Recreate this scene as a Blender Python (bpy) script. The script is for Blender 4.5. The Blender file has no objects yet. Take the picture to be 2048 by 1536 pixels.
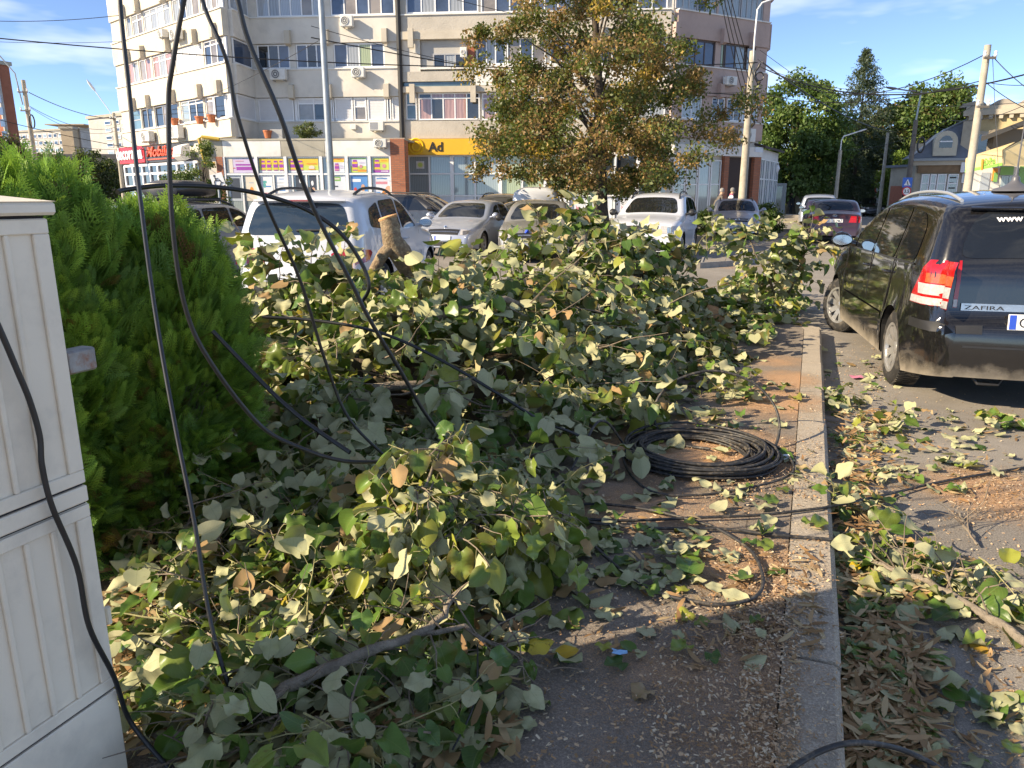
import bpy, bmesh, math, random
import numpy as np
from mathutils import Vector, Matrix

R = math.radians
rng = random.Random(7)
nrng = np.random.default_rng(11)
scene = bpy.context.scene
COL = scene.collection

# ------------------------------------------------------------------ camera
CAM_H, PITCH, FPX = 1.6, R(14.1), 1500.0
cam_data = bpy.data.cameras.new('camera')
cam_data.sensor_width = 36.0
cam_data.lens = FPX / 2048.0 * 36.0
cam_data.clip_start, cam_data.clip_end = 0.05, 3000.0
cam = bpy.data.objects.new('camera', cam_data)
COL.objects.link(cam)
cam.location = (0, 0, CAM_H)
cam.rotation_euler = (R(90) - PITCH, 0, 0)
scene.camera = cam

# ------------------------------------------------------------------ light
SUN_DIR = Vector((1.0, 0.36, -0.57)).normalized()          # the way the light travels
SUN_EL = math.asin(-SUN_DIR.z)
SUN_AZ = math.atan2(-SUN_DIR.x, -SUN_DIR.y)                # clockwise from +Y
world = bpy.data.worlds.new('World')
scene.world = world
world.use_nodes = True
nt = world.node_tree
nt.nodes.clear()
w_out = nt.nodes.new('ShaderNodeOutputWorld')
w_bg = nt.nodes.new('ShaderNodeBackground')
w_sky = nt.nodes.new('ShaderNodeTexSky')
w_sky.sky_type = 'NISHITA'
w_sky.sun_disc = False
w_sky.sun_elevation = SUN_EL
w_sky.sun_rotation = SUN_AZ
w_sky.air_density, w_sky.dust_density, w_sky.ozone_density = 0.46, 0.0, 5.5
w_sky.altitude = 1500
w_bg.inputs['Strength'].default_value = 0.142
# thin high cloud
w_tc = nt.nodes.new('ShaderNodeTexCoord')
w_map = nt.nodes.new('ShaderNodeMapping')
w_map.inputs['Scale'].default_value = (1.6, 1.6, 7.0)
w_noise = nt.nodes.new('ShaderNodeTexNoise')
w_noise.inputs['Scale'].default_value = 2.6
w_noise.inputs['Detail'].default_value = 4
w_noise.inputs['Roughness'].default_value = 0.58
w_ramp = nt.nodes.new('ShaderNodeValToRGB')
w_ramp.color_ramp.elements[0].position, w_ramp.color_ramp.elements[1].position = 0.47, 0.8
w_ramp.color_ramp.elements[1].color = (0.4, 0.4, 0.4, 1)
w_mix = nt.nodes.new('ShaderNodeMixRGB')
w_mix.inputs[2].default_value = (6.0, 6.5, 7.2, 1)
nt.links.new(w_tc.outputs['Generated'], w_map.inputs['Vector'])
nt.links.new(w_map.outputs['Vector'], w_noise.inputs['Vector'])
nt.links.new(w_noise.outputs['Fac'], w_ramp.inputs['Fac'])
nt.links.new(w_ramp.outputs['Color'], w_mix.inputs[0])
nt.links.new(w_sky.outputs['Color'], w_mix.inputs[1])
nt.links.new(w_mix.outputs['Color'], w_bg.inputs['Color'])
nt.links.new(w_bg.outputs['Background'], w_out.inputs['Surface'])

sun_data = bpy.data.lights.new('sun', 'SUN')
sun_data.energy = 3.3
sun_data.angle = R(0.55)
sun_data.color = (1.0, 0.95, 0.87)
sun = bpy.data.objects.new('sun', sun_data)
COL.objects.link(sun)
sun.location = (-30, -10, 30)
sun.rotation_euler = SUN_DIR.to_track_quat('-Z', 'Y').to_euler()

vs = scene.view_settings
vs.view_transform, vs.look, vs.gamma, vs.exposure = 'Standard', 'None', 1.0, 1.42
vs.use_white_balance, vs.white_balance_temperature, vs.white_balance_tint = True, 8600, 10
vs.use_curve_mapping = False
scene.cycles.max_bounces = 6
scene.cycles.transparent_max_bounces = 8

# ------------------------------------------------------------------ survey: picture measurements to places
CP, SP = math.cos(PITCH), math.sin(PITCH)
def ray(x, y):
    u, v = (x - 1024) / FPX, (768 - y) / FPX
    return Vector((u, CP + v * SP, -SP + v * CP))
def at(x, y, Y):
    r = ray(x, y); t = Y / r.y
    return Vector((r.x * t, Y, CAM_H + r.z * t))
def gnd(x, y, z=0.0):
    r = ray(x, y); t = (z - CAM_H) / r.z
    return Vector((r.x * t, r.y * t, z))

# ------------------------------------------------------------------ scene helpers
WM = {}
def setp(o, label=None, cat=None, group=None, kind=None):
    if label: o['label'] = label
    if cat: o['category'] = cat
    if group: o['group'] = group
    if kind: o['kind'] = kind
    return o
def thing(name, label, cat, loc=(0, 0, 0), rz=0.0, group=None, kind=None):
    o = bpy.data.objects.new(name, None)
    o.empty_display_size = 0.1
    COL.objects.link(o)
    o.location = loc; o.rotation_euler = (0, 0, rz)
    WM[o.name] = Matrix.Translation(Vector(loc)) @ Matrix.Rotation(rz, 4, 'Z')
    return setp(o, label, cat, group, kind)
def link(name, me, parent=None):
    o = bpy.data.objects.new(name, me)
    COL.objects.link(o)
    if parent is not None:
        o.parent = parent
        WM[o.name] = WM[parent.name].copy()
    else:
        WM[o.name] = Matrix.Identity(4)
    return o
def smooth(me, on=True):
    me.polygons.foreach_set('use_smooth', [on] * len(me.polygons))
def np_mesh(name, v, f, mats=(), smooth_on=False, cols=None, uvs=None):
    """v (n,3) ; f (m,k) all of one size ; cols (n,4) per vertex"""
    me = bpy.data.meshes.new(name)
    v = np.asarray(v, dtype=np.float32); f = np.asarray(f, dtype=np.int32)
    n, m, k = len(v), len(f), f.shape[1]
    me.vertices.add(n); me.vertices.foreach_set('co', v.ravel())
    me.loops.add(m * k); me.loops.foreach_set('vertex_index', f.ravel())
    me.polygons.add(m)
    me.polygons.foreach_set('loop_start', np.arange(0, m * k, k, dtype=np.int32))
    me.polygons.foreach_set('loop_total', np.full(m, k, dtype=np.int32))
    me.update(calc_edges=True)
    if cols is not None:
        a = me.color_attributes.new('tint', 'FLOAT_COLOR', 'POINT')
        a.data.foreach_set('color', np.asarray(cols, dtype=np.float32).ravel())
    if uvs is not None:
        u = me.uv_layers.new(name='uv')
        u.data.foreach_set('uv', np.asarray(uvs, dtype=np.float32)[f.ravel()].ravel())
    for mt in mats: me.materials.append(mt)
    if smooth_on: smooth(me)
    return me

class MB:
    """collects geometry of ONE part"""
    def __init__(s, M=None):
        s.v, s.f, s.m, s.M = [], [], [], M
        s.mi = 0
    def add(s, vs, fs):
        b = len(s.v)
        if s.M is not None: vs = [s.M @ Vector(p) for p in vs]
        s.v += [tuple(p) for p in vs]
        for f in fs:
            s.f.append(tuple(i + b for i in f)); s.m.append(s.mi)
        return s
    def box(s, x0, x1, y0, y1, z0, z1):
        vs = [(x0,y0,z0),(x1,y0,z0),(x1,y1,z0),(x0,y1,z0),(x0,y0,z1),(x1,y0,z1),(x1,y1,z1),(x0,y1,z1)]
        return s.add(vs, [(0,3,2,1),(4,5,6,7),(0,1,5,4),(1,2,6,5),(2,3,7,6),(3,0,4,7)])
    def bbox(s, x0, x1, y0, y1, z0, z1, b=0.01):
        """box with chamfered edges"""
        vs, fs = [], []
        xs, ys, zs = (x0, x1), (y0, y1), (z0, z1)
        idx = {}
        for i in (0,1):
            for j in (0,1):
                for k in (0,1):
                    sx, sy, sz = (1,-1)[i]*b, (1,-1)[j]*b, (1,-1)[k]*b
                    for a, p in enumerate(((xs[i], ys[j]+sy, zs[k]+sz), (xs[i]+sx, ys[j], zs[k]+sz), (xs[i]+sx, ys[j]+sy, zs[k]))):
                        idx[i,j,k,a] = len(vs); vs.append(p)
        bm = bmesh.new()
        for p in vs: bm.verts.new(p)
        r = bmesh.ops.convex_hull(bm, input=bm.verts)
        bm.verts.ensure_lookup_table(); bm.verts.index_update()
        v2 = [tuple(v.co) for v in bm.verts]; f2 = [tuple(v.index for v in f.verts) for f in bm.faces]
        bm.free()
        return s.add(v2, f2)
    def quad(s, a, b, c, d): return s.add([a, b, c, d], [(0,1,2,3)])
    def poly(s, pts): return s.add(pts, [tuple(range(len(pts)))])
    def prism(s, pts, d):
        """flat polygon pts swept by vector d"""
        n = len(pts); d = Vector(d)
        vs = [Vector(p) for p in pts] + [Vector(p) + d for p in pts]
        fs = [tuple(range(n))[::-1], tuple(range(n, 2*n))] + [(i, (i+1) % n, n+(i+1) % n, n+i) for i in range(n)]
        return s.add(vs, fs)
    def tube(s, pts, rad, n=8, cap=True, sq=1.0):
        pts = [Vector(p) for p in pts]
        if not hasattr(rad, '__len__'): rad = [rad] * len(pts)
        vs, fs = [], []
        up = None
        for i, p in enumerate(pts):
            t = (pts[min(i+1, len(pts)-1)] - pts[max(i-1, 0)])
            if t.length < 1e-9: t = Vector((0,0,1))
            t.normalize()
            if up is None:
                up = Vector((0,0,1)) if abs(t.z) < 0.9 else Vector((1,0,0))
            a = t.cross(up); a.normalize(); up = a.cross(t); up.normalize()
            for k in range(n):
                th = 2*math.pi*k/n
                vs.append(p + (a*math.cos(th) + up*math.sin(th)*sq)*rad[i])
        for i in range(len(pts)-1):
            for k in range(n):
                k2 = (k+1) % n
                fs.append((i*n+k, i*n+k2, (i+1)*n+k2, (i+1)*n+k))
        if cap:
            fs.append(tuple(range(n))[::-1]); fs.append(tuple((len(pts)-1)*n+k for k in range(n)))
        return s.add(vs, fs)
    def cyl(s, p, q, r, n=12, r2=None): return s.tube([p, q], [r, r if r2 is None else r2], n)
    def lathe(s, prof, n=16, axis='z', c=(0,0,0), cap=True):
        """prof: (radius, height) pairs"""
        vs, fs = [], []
        c = Vector(c)
        for r, h in prof:
            for k in range(n):
                th = 2*math.pi*k/n; a, b = r*math.cos(th), r*math.sin(th)
                vs.append(c + Vector({'z': (a,b,h), 'y': (a,h,b), 'x': (h,a,b)}[axis]))
        for i in range(len(prof)-1):
            for k in range(n):
                k2 = (k+1) % n
                fs.append((i*n+k, i*n+k2, (i+1)*n+k2, (i+1)*n+k))
        if cap:
            fs.append(tuple(range(n))[::-1]); fs.append(tuple((len(prof)-1)*n+k for k in range(n)))
        return s.add(vs, fs)
    def mesh(s, name, mats, local=None, sm=False):
        me = bpy.data.meshes.new(name)
        v = s.v if local is None else [tuple(local @ Vector(p)) for p in s.v]
        me.from_pydata(v, [], s.f)
        if not isinstance(mats, (list, tuple)): mats = [mats]
        for mt in mats: me.materials.append(mt)
        if len(mats) > 1: me.polygons.foreach_set('material_index', s.m)
        bm = bmesh.new(); bm.from_mesh(me); bmesh.ops.recalc_face_normals(bm, faces=bm.faces); bm.to_mesh(me); bm.free()
        if sm:
            smooth(me)
            try: me.set_sharp_from_angle(angle=R(sm if sm is not True else 40))
            except Exception: pass
        return me
    def build(s, name, mats, parent=None, world=True, sm=False, label=None, cat=None, group=None, kind=None):
        loc = None
        if parent is not None and world: loc = WM[parent.name].inverted()
        o = link(name, s.mesh(name, mats, loc, sm), parent)
        return setp(o, label, cat, group, kind)
def own_base(o):
    """move a single-mesh thing's origin to its base"""
    me = o.data
    n = len(me.vertices); a = np.empty(n*3, dtype=np.float32); me.vertices.foreach_get('co', a); a = a.reshape(-1, 3)
    c = np.array([(a[:,0].min()+a[:,0].max())/2, (a[:,1].min()+a[:,1].max())/2, a[:,2].min()])
    me.vertices.foreach_set('co', (a - c).astype(np.float32).ravel()); me.update()
    o.location = c
    return o

# ------------------------------------------------------------------ materials
MATS = {}
def sock(b, *names):
    for n in names:
        if n in b.inputs: return b.inputs[n]
def mat(name, col, rough=0.6, metal=0.0, spec=0.5, var=0.0, scale=6.0, bump=0.0, bscale=40.0, coat=0.0, dirt=None, emit=0.0):
    """plain paint-like surface; var = mottling amount, bump = relief, dirt=(colour, amount, scale)"""
    if name in MATS: return MATS[name]
    m = bpy.data.materials.new(name); m.use_nodes = True
    t = m.node_tree; b = t.nodes['Principled BSDF']
    b.inputs['Base Color'].default_value = (*col, 1)
    b.inputs['Roughness'].default_value = rough
    b.inputs['Metallic'].default_value = metal
    sock(b, 'Specular IOR Level', 'Specular').default_value = spec
    if coat: sock(b, 'Coat Weight', 'Clearcoat').default_value = coat; sock(b, 'Coat Roughness', 'Clearcoat Roughness').default_value = 0.04
    tc = t.nodes.new('ShaderNodeTexCoord')
    last = None
    def noise(sc, det=5, rg=0.6):
        n = t.nodes.new('ShaderNodeTexNoise'); n.inputs['Scale'].default_value = sc
        n.inputs['Detail'].default_value = det; n.inputs['Roughness'].default_value = rg
        t.links.new(tc.outputs['Object'], n.inputs['Vector']); return n
    if var or dirt:
        n = noise(scale)
        r = t.nodes.new('ShaderNodeValToRGB')
        r.color_ramp.elements[0].position, r.color_ramp.elements[1].position = 0.3, 0.7
        r.color_ramp.elements[0].color = (*[c*(1-var) for c in col], 1)
        r.color_ramp.elements[1].color = (*[min(1, c*(1+var*0.7)) for c in col], 1)
        t.links.new(n.outputs['Fac'], r.inputs['Fac']); last = r.outputs['Color']
        if dirt:
            dc, amt, ds = dirt
            n2 = noise(ds, 8, 0.65)
            r2 = t.nodes.new('ShaderNodeValToRGB')
            r2.color_ramp.elements[0].position, r2.color_ramp.elements[1].position = 0.5, 0.72
            r2.color_ramp.elements[1].color = (amt, amt, amt, 1)
            mx = t.nodes.new('ShaderNodeMixRGB'); mx.inputs[2].default_value = (*dc, 1)
            t.links.new(n2.outputs['Fac'], r2.inputs['Fac']); t.links.new(r2.outputs['Color'], mx.inputs[0])
            t.links.new(last, mx.inputs[1]); last = mx.outputs['Color']
        t.links.new(last, b.inputs['Base Color'])
    if bump:
        n3 = noise(bscale, 6, 0.6)
        bp = t.nodes.new('ShaderNodeBump'); bp.inputs['Strength'].default_value = bump; bp.inputs['Distance'].default_value = 0.02
        t.links.new(n3.outputs['Fac'], bp.inputs['Height']); t.links.new(bp.outputs['Normal'], b.inputs['Normal'])
    if emit:
        sock(b, 'Emission Color', 'Emission').default_value = (*col, 1); b.inputs['Emission Strength'].default_value = emit
    MATS[name] = m
    return m
def nodes(m): return m.node_tree, m.node_tree.nodes['Principled BSDF']
# ------------------------------------------------------------------ ground
H21 = Vector((0.363, 0.932, 0)).normalized()       # the way the kerb runs
N21 = Vector((-H21.y, H21.x, 0))                    # to the left of it
K0 = Vector((0.894, 1.69, 0))
def kp(s, w, z=0.0): return K0 + H21 * s + N21 * w + Vector((0, 0, z))
SW_END = 7.75
def link_noise(t, vec, sc, det=5, rg=0.6):
    n = t.nodes.new('ShaderNodeTexNoise'); n.inputs['Scale'].default_value = sc
    n.inputs['Detail'].default_value = det; n.inputs['Roughness'].default_value = rg
    t.links.new(vec, n.inputs['Vector']); return n.outputs['Fac']
def maprange(t, v, a, b, c=0.0, d=1.0):
    m = t.nodes.new('ShaderNodeMapRange'); m.clamp = True
    for i, x in enumerate((a, b, c, d)): m.inputs[1+i].default_value = x
    t.links.new(v, m.inputs[0]); return m.outputs[0]
def math2(t, op, a, b):
    m = t.nodes.new('ShaderNodeMath'); m.operation = op
    for i, x in enumerate((a, b)):
        if isinstance(x, (int, float)): m.inputs[i].default_value = x
        else: t.links.new(x, m.inputs[i])
    return m.outputs[0]
def mixc(t, fac, a, b):
    m = t.nodes.new('ShaderNodeMixRGB')
    for i, x in enumerate((fac, a, b)):
        if isinstance(x, (int, float)): m.inputs[i].default_value = x
        elif isinstance(x, tuple): m.inputs[i].default_value = (*x, 1)
        else: t.links.new(x, m.inputs[i])
    return m.outputs[0]
def asphalt(name, base, dust, patches, chips=0.5, crack=0.0):
    """patches: (x, y, radius, strength) spots where sawdust lies"""
    m = bpy.data.materials.new(name); m.use_nodes = True
    t, b = nodes(m)
    g = t.nodes.new('ShaderNodeNewGeometry'); P = g.outputs['Position']
    big = link_noise(t, P, 0.5, 4, 0.65); mid = link_noise(t, P, 7, 3, 0.7); fine = link_noise(t, P, 130, 1, 0.7); fine2 = link_noise(t, P, 420, 0, 0.6)
    c = mixc(t, maprange(t, big, 0.3, 0.72), tuple(x*0.72 for x in base), dust)
    c = mixc(t, maprange(t, mid, 0.35, 0.75, 0, 0.35), c, tuple(x*0.45 for x in base))
    c = mixc(t, maprange(t, fine, 0.42, 0.72, 0, 0.6), c, tuple(min(1, x*1.9) for x in base))
    c = mixc(t, maprange(t, fine2, 0.55, 0.75, 0, 0.5), c, tuple(x*0.35 for x in base))
    if crack:
        vo = t.nodes.new('ShaderNodeTexVoronoi'); vo.feature = 'DISTANCE_TO_EDGE'; vo.inputs['Scale'].default_value = 0.8
        wn = t.nodes.new('ShaderNodeTexNoise'); wn.inputs['Scale'].default_value = 2.5; wn.inputs['Detail'].default_value = 6
        t.links.new(P, wn.inputs['Vector'])
        vm = t.nodes.new('ShaderNodeMixRGB'); vm.inputs[0].default_value = 0.22
        t.links.new(P, vm.inputs[1]); t.links.new(wn.outputs['Color'], vm.inputs[2]); t.links.new(vm.outputs[0], vo.inputs['Vector'])
        c = mixc(t, maprange(t, vo.outputs['Distance'], 0.0, 0.006, crack, 0.0), c, (0.02, 0.018, 0.016))
    # sawdust
    tot = None
    for (x, y, r, s) in patches:
        d = t.nodes.new('ShaderNodeVectorMath'); d.operation = 'DISTANCE'; d.inputs[1].default_value = (x, y, 0.06)
        t.links.new(P, d.inputs[0])
        v = maprange(t, d.outputs['Value'], r*0.25, r, s, 0.0)
        tot = v if tot is None else math2(t, 'MAXIMUM', tot, v)
    if tot is not None:
        # broad banks of dust broken up by grain
        bank = math2(t, 'ADD', math2(t, 'MULTIPLY', link_noise(t, P, 3.2, 4, 0.7), 0.6), math2(t, 'MULTIPLY', link_noise(t, P, 150, 3, 0.8), 0.85))
        mask = maprange(t, math2(t, 'ADD', bank, math2(t, 'SUBTRACT', math2(t, 'MULTIPLY', tot, 0.52), 0.5)), 0.58, 0.86)
        grain = link_noise(t, P, 300, 1, 0.7)
        sd = mixc(t, maprange(t, grain, 0.3, 0.7), (0.36, 0.18, 0.085), (0.72, 0.47, 0.29))
        c = mixc(t, mask, c, sd)
        hgt = math2(t, 'ADD', math2(t, 'MULTIPLY', fine, 0.6), math2(t, 'MULTIPLY', mask, math2(t, 'ADD', 0.5, grain)))
    else: hgt = fine
    t.links.new(c, b.inputs['Base Color'])
    b.inputs['Roughness'].default_value = 0.92
    sock(b, 'Specular IOR Level', 'Specular').default_value = 0.25
    bp = t.nodes.new('ShaderNodeBump'); bp.inputs['Strength'].default_value = 0.7; bp.inputs['Distance'].default_value = 0.006
    t.links.new(hgt, bp.inputs['Height']); t.links.new(bp.outputs['Normal'], b.inputs['Normal'])
    return m
g1, g2 = gnd(1990, 985), gnd(2040, 1010)
M_ROAD = asphalt('road_asphalt', (0.235, 0.21, 0.182), (0.34, 0.305, 0.262), [(g1.x, g1.y, 0.9, 1.15), (gnd(1750, 740).x, gnd(1750, 740).y, 0.7, 0.75), (gnd(1800,1180).x, gnd(1800,1180).y, 1.3, 0.62), (gnd(1560, 600).x, gnd(1560, 600).y, 1.4, 0.8), (gnd(1480, 535).x, gnd(1480, 535).y, 1.5, 0.85)])
sd = []
for (x, y, r, s) in [(1400, 900, 1.1, 1.3), (1560, 800, 0.9, 1.35), (1590, 760, 0.7, 1.3), (1300, 1010, 0.9, 1.0), (1500, 1130, 0.6, 1.15), (1640, 1150, 0.45, 1.0), (1480, 1380, 1.1, 0.92), (1200, 1000, 0.9, 0.85), (1560, 720, 0.7, 1.0)]:
    p = gnd(x, y, 0.12); sd.append((p.x, p.y, r, s))
M_WALK = asphalt('walk_asphalt', (0.215, 0.18, 0.148), (0.30, 0.25, 0.205), sd, crack=0.6)
M_KERB = asphalt('kerb_concrete', (0.36, 0.305, 0.24), (0.46, 0.395, 0.315), [(a, b_, r*0.8, s*0.8) for (a, b_, r, s) in sd])

road = MB(); road.quad((-900, -300, 0), (900, -300, 0), (900, 1500, 0), (-900, 1500, 0))
road.build('road', M_ROAD, kind='structure')

# footway sheet, a gentle grid so it can undulate
def sheet(name, f, ns, nw, s0, s1, w0, w1, z, m, amp=0.004, sc=2.0):
    v = []; fc = []
    for i in range(ns+1):
        for j in range(nw+1):
            s_, w_ = s0 + (s1-s0)*i/ns, w0 + (w1-w0)*j/nw
            p = f(s_, w_, z); p.z += amp*math.sin(s_*sc+w_*1.7)*math.cos(w_*sc*1.3-s_*0.6); v.append(tuple(p))
    for i in range(ns):
        for j in range(nw):
            a = i*(nw+1)+j; fc.append((a, a+nw+1, a+nw+2, a+1))
    return link(name, np_mesh(name, v, fc, [m], True))
o = sheet('footway', kp, 60, 14, -7, SW_END, 0.185, 2.15, 0.112, M_WALK); setp(o, kind='structure')
skirt = MB(); skirt.prism([kp(SW_END, 0.185, 0), kp(SW_END, 2.15, 0), kp(SW_END+0.16, 2.15, 0), kp(SW_END+0.16, 0.185, 0)], (0, 0, 0.105))
skirt.build('footway_edge', M_KERB, kind='structure')
# kerb stones, each its own piece
kerb = thing('kerb', None, None, kp(0, 0.09), kind='structure')
s = -6.3; k = 0
while s < SW_END - 0.8:
    L = 0.97
    jit = [rng.uniform(-0.005, 0.005) for _ in range(4)]
    z1 = 0.12 + rng.uniform(-0.003, 0.004)
    b = MB()
    c = 0.012
    prof = [(0.0+jit[0], -0.1), (0.0+jit[0], z1-0.02), (0.02+jit[0], z1), (0.18, z1), (0.18, -0.1)]
    pts = [kp(s+0.004, w, z) for (w, z) in prof]
    b.prism(pts, H21*(L-0.016))
    b.build('kerb_stone', M_KERB, kerb)
    s += L
# rounded corner of the kerb at the crossing
nseg, rad = 5, 0.55
for i in range(nseg):
    a0, a1 = math.pi/2*i/nseg, math.pi/2*(i+1)/nseg - 0.02
    def cp(a, r, z): return kp(s + r*math.sin(a), rad - r*math.cos(a), z)
    b = MB(); pts = []
    for a in (a0, (a0+a1)/2, a1): pts.append(cp(a, rad, -0.05))
    for a in (a1, (a0+a1)/2, a0): pts.append(cp(a, rad-0.19, -0.05))
    b.prism(pts, (0, 0, 0.165 - i*0.012)); b.build('kerb_stone', M_KERB, kerb)
# planting strip
M_SOIL = asphalt('soil_earth', (0.075, 0.052, 0.036), (0.10, 0.07, 0.045), [])
o = sheet('planting_strip', kp, 50, 20, -7, SW_END+0.1, 2.15, 5.2, 0.118, M_SOIL, 0.03, 3.1); setp(o, kind='structure')
edge = thing('strip_border', None, None, kp(0, 5.3), kind='structure')
s = -5
while s < SW_END - 0.6:
    b = MB(); b.prism([kp(s, w, z) for (w, z) in ((5.2, -0.1), (5.2, 0.14), (5.36, 0.14), (5.36, -0.1))], H21*0.97); b.build('kerb_stone', M_KERB, edge); s += 0.98

# traffic island in the side road
M_KERB2 = mat('island_kerb', (0.3, 0.28, 0.25), 0.9, var=0.25, scale=5, bump=0.3)
def island(name, pts, z=0.13, w=0.16):
    t = thing(name, None, None, pts[0], kind='structure')
    n = len(pts)
    c = sum((Vector(p) for p in pts), Vector())/n
    ins = [Vector(p) + (c-Vector(p)).normalized()*w for p in pts]
    for i in range(n):
        a, b_ = Vector(pts[i]), Vector(pts[(i+1) % n]); ai, bi = ins[i], ins[(i+1) % n]
        L = (b_-a).length; k = max(1, int(L/1.0))
        for j in range(k):
            f0, f1 = j/k + 0.006/L*1, (j+1)/k - 0.006/L
            q = MB(); q.prism([a.lerp(b_, f0), a.lerp(b_, f1), ai.lerp(bi, f1), ai.lerp(bi, f0)], (0, 0, z)); q.build('kerb_stone', M_KERB2, t)
    q = MB(); q.poly([Vector((p.x, p.y, z-0.02)) for p in ins]); q.build('paving', M_ROAD, t)
    return t
ip = [gnd(1400, 537), gnd(1500, 530), gnd(1550, 500), gnd(1640, 478), gnd(1630, 468), gnd(1560, 480), gnd(1470, 510), gnd(1405, 522)]
island('traffic_island', ip)
# lane dashes far down the street
M_LINE = mat('line_paint', (0.75, 0.75, 0.72), 0.7, var=0.2, scale=20)
for (x, y) in ((1737, 447), (1735, 434), (1741, 466)):
    p = gnd(x, y, 0.004); b = MB(); d = Vector((0.36, 0.93, 0)); n = Vector((-0.93, 0.36, 0))*0.07
    b.quad(p-n, p+n, p+n+d*2.2, p-n+d*2.2); b.build('road_marking', M_LINE, kind='structure')
# pavement on the far side of the square
far = MB()
far.prism([(-60, 33.2, 0), (4, 33.2, 0), (20.5, 36.5, 0), (22, 41, 0), (30, 75, 0), (12, 80, 0), (-60, 80, 0)], (0, 0, 0.12))
far.build('far_pavement', mat('far_paving', (0.26, 0.24, 0.215), 0.9, var=0.2, scale=1.5, bump=0.2), kind='structure')
# ------------------------------------------------------------------ lettering
def text_mesh(s, size, depth=0.0, align='LEFT', shear=0.0, bold=0.0):
    cu = bpy.data.curves.new('letters', 'FONT')
    cu.body, cu.size, cu.extrude, cu.align_x, cu.align_y, cu.shear = s, size, depth, align, 'BOTTOM_BASELINE', shear
    cu.offset = bold
    cu.resolution_u = 3
    o = bpy.data.objects.new('letters', cu)
    COL.objects.link(o)
    dg = bpy.context.evaluated_depsgraph_get()
    me = bpy.data.meshes.new_from_object(o.evaluated_get(dg))
    bpy.data.objects.remove(o); bpy.data.curves.remove(cu)
    return me
def lettering(name, s, size, M, m, parent, depth=0.0, align='LEFT', shear=0.0, bold=0.0, fit=None):
    """M maps text plane (x right, y up) to world"""
    me = text_mesh(s, size, depth, align, shear, bold)
    if fit:
        xs = [v.co.x for v in me.vertices]
        k = fit/max(1e-6, max(xs)-min(xs)); me.transform(Matrix.Diagonal((k, 1, 1, 1)))
    me.transform((WM[parent.name].inverted() if parent else Matrix.Identity(4)) @ M)
    me.materials.clear(); me.materials.append(m)
    return link(name, me, parent)
def frame(o, xa, ya):
    """matrix with columns x, y, x cross y and origin o"""
    xa, ya = Vector(xa).normalized(), Vector(ya).normalized(); za = xa.cross(ya)
    return Matrix(((xa.x, ya.x, za.x, o[0]), (xa.y, ya.y, za.y, o[1]), (xa.z, ya.z, za.z, o[2]), (0, 0, 0, 1)))

# ------------------------------------------------------------------ cars
def paint(name, col, metal=0.0, rough=0.28, dust=(0.42, 0.36, 0.28), dz=0.55, damt=0.75):
    m = bpy.data.materials.new(name); m.use_nodes = True
    t, b = nodes(m)
    sock(b, 'Coat Weight', 'Clearcoat').default_value = 0.8
    sock(b, 'Coat Roughness', 'Clearcoat Roughness').default_value = 0.05
    b.inputs['Metallic'].default_value = metal
    tc = t.nodes.new('ShaderNodeTexCoord'); P = tc.outputs['Object']
    sx = t.nodes.new('ShaderNodeSeparateXYZ'); t.links.new(P, sx.inputs[0])
    low = maprange(t, sx.outputs['Z'], 0.18, dz, damt, 0.0)
    n = link_noise(t, P, 5.0, 8, 0.7); n2 = link_noise(t, P, 60, 3, 0.6)
    d = maprange(t, math2(t, 'ADD', math2(t, 'MULTIPLY', low, 0.75), math2(t, 'MULTIPLY', n, 0.45)), 0.36, 0.72, 0.0, damt)
    film = maprange(t, n2, 0.3, 0.8, 0.0, 0.02)
    t.links.new(mixc(t, math2(t, 'MAXIMUM', d, film), col, dust), b.inputs['Base Color'])
    t.links.new(math2(t, 'ADD', maprange(t, d, 0, 1, rough, 0.85), film), b.inputs['Roughness'])
    t.links.new(maprange(t, d, 0, 0.5, 0.8, 0.0), sock(b, 'Coat Weight', 'Clearcoat'))
    return m
def glassy(name, col=(0.012, 0.014, 0.016), rough=0.03, spec=0.8):
    return mat(name, col, rough, spec=spec, var=0.3, scale=1.2)
M_GLASS = glassy('car_glass')
M_GLASS_B = glassy('car_glass_blue', (0.02, 0.035, 0.05), 0.03, 1.0)
M_TYRE = mat('tyre_rubber', (0.022, 0.021, 0.02), 0.85, var=0.3, scale=25, dirt=((0.25, 0.21, 0.16), 0.6, 9), bump=0.4, bscale=60)
M_RIM = mat('alloy', (0.55, 0.54, 0.52), 0.32, metal=0.7, var=0.15, scale=8, dirt=((0.3, 0.25, 0.19), 0.6, 7))
M_TRIM = mat('black_trim', (0.02, 0.02, 0.021), 0.5, var=0.2)
M_UNDER = mat('underbody', (0.01, 0.01, 0.01), 0.9)
M_RED = mat('red_lens', (0.42, 0.008, 0.01), 0.12, coat=0.6, var=0.15, scale=30)
M_DKRED = mat('dark_red_lens', (0.25, 0.008, 0.01), 0.12, coat=0.6)
M_CLEAR = mat('clear_lens', (0.45, 0.43, 0.42), 0.12, coat=0.8, var=0.25, scale=40)
M_AMBER = mat('amber_lens', (0.6, 0.1, 0.04), 0.15, coat=0.5, var=0.3, scale=50)
M_CHROME = mat('chrome', (0.75, 0.75, 0.76), 0.12, metal=1.0)
M_PLATE = mat('plate_white', (0.78, 0.78, 0.76), 0.4, spec=0.4, var=0.05)
M_PBLUE = mat('plate_blue', (0.02, 0.08, 0.5), 0.4)
M_INK = mat('black_ink', (0.012, 0.012, 0.014), 0.6)
M_WHITE = mat('white_print', (0.8, 0.8, 0.8), 0.5)

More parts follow.
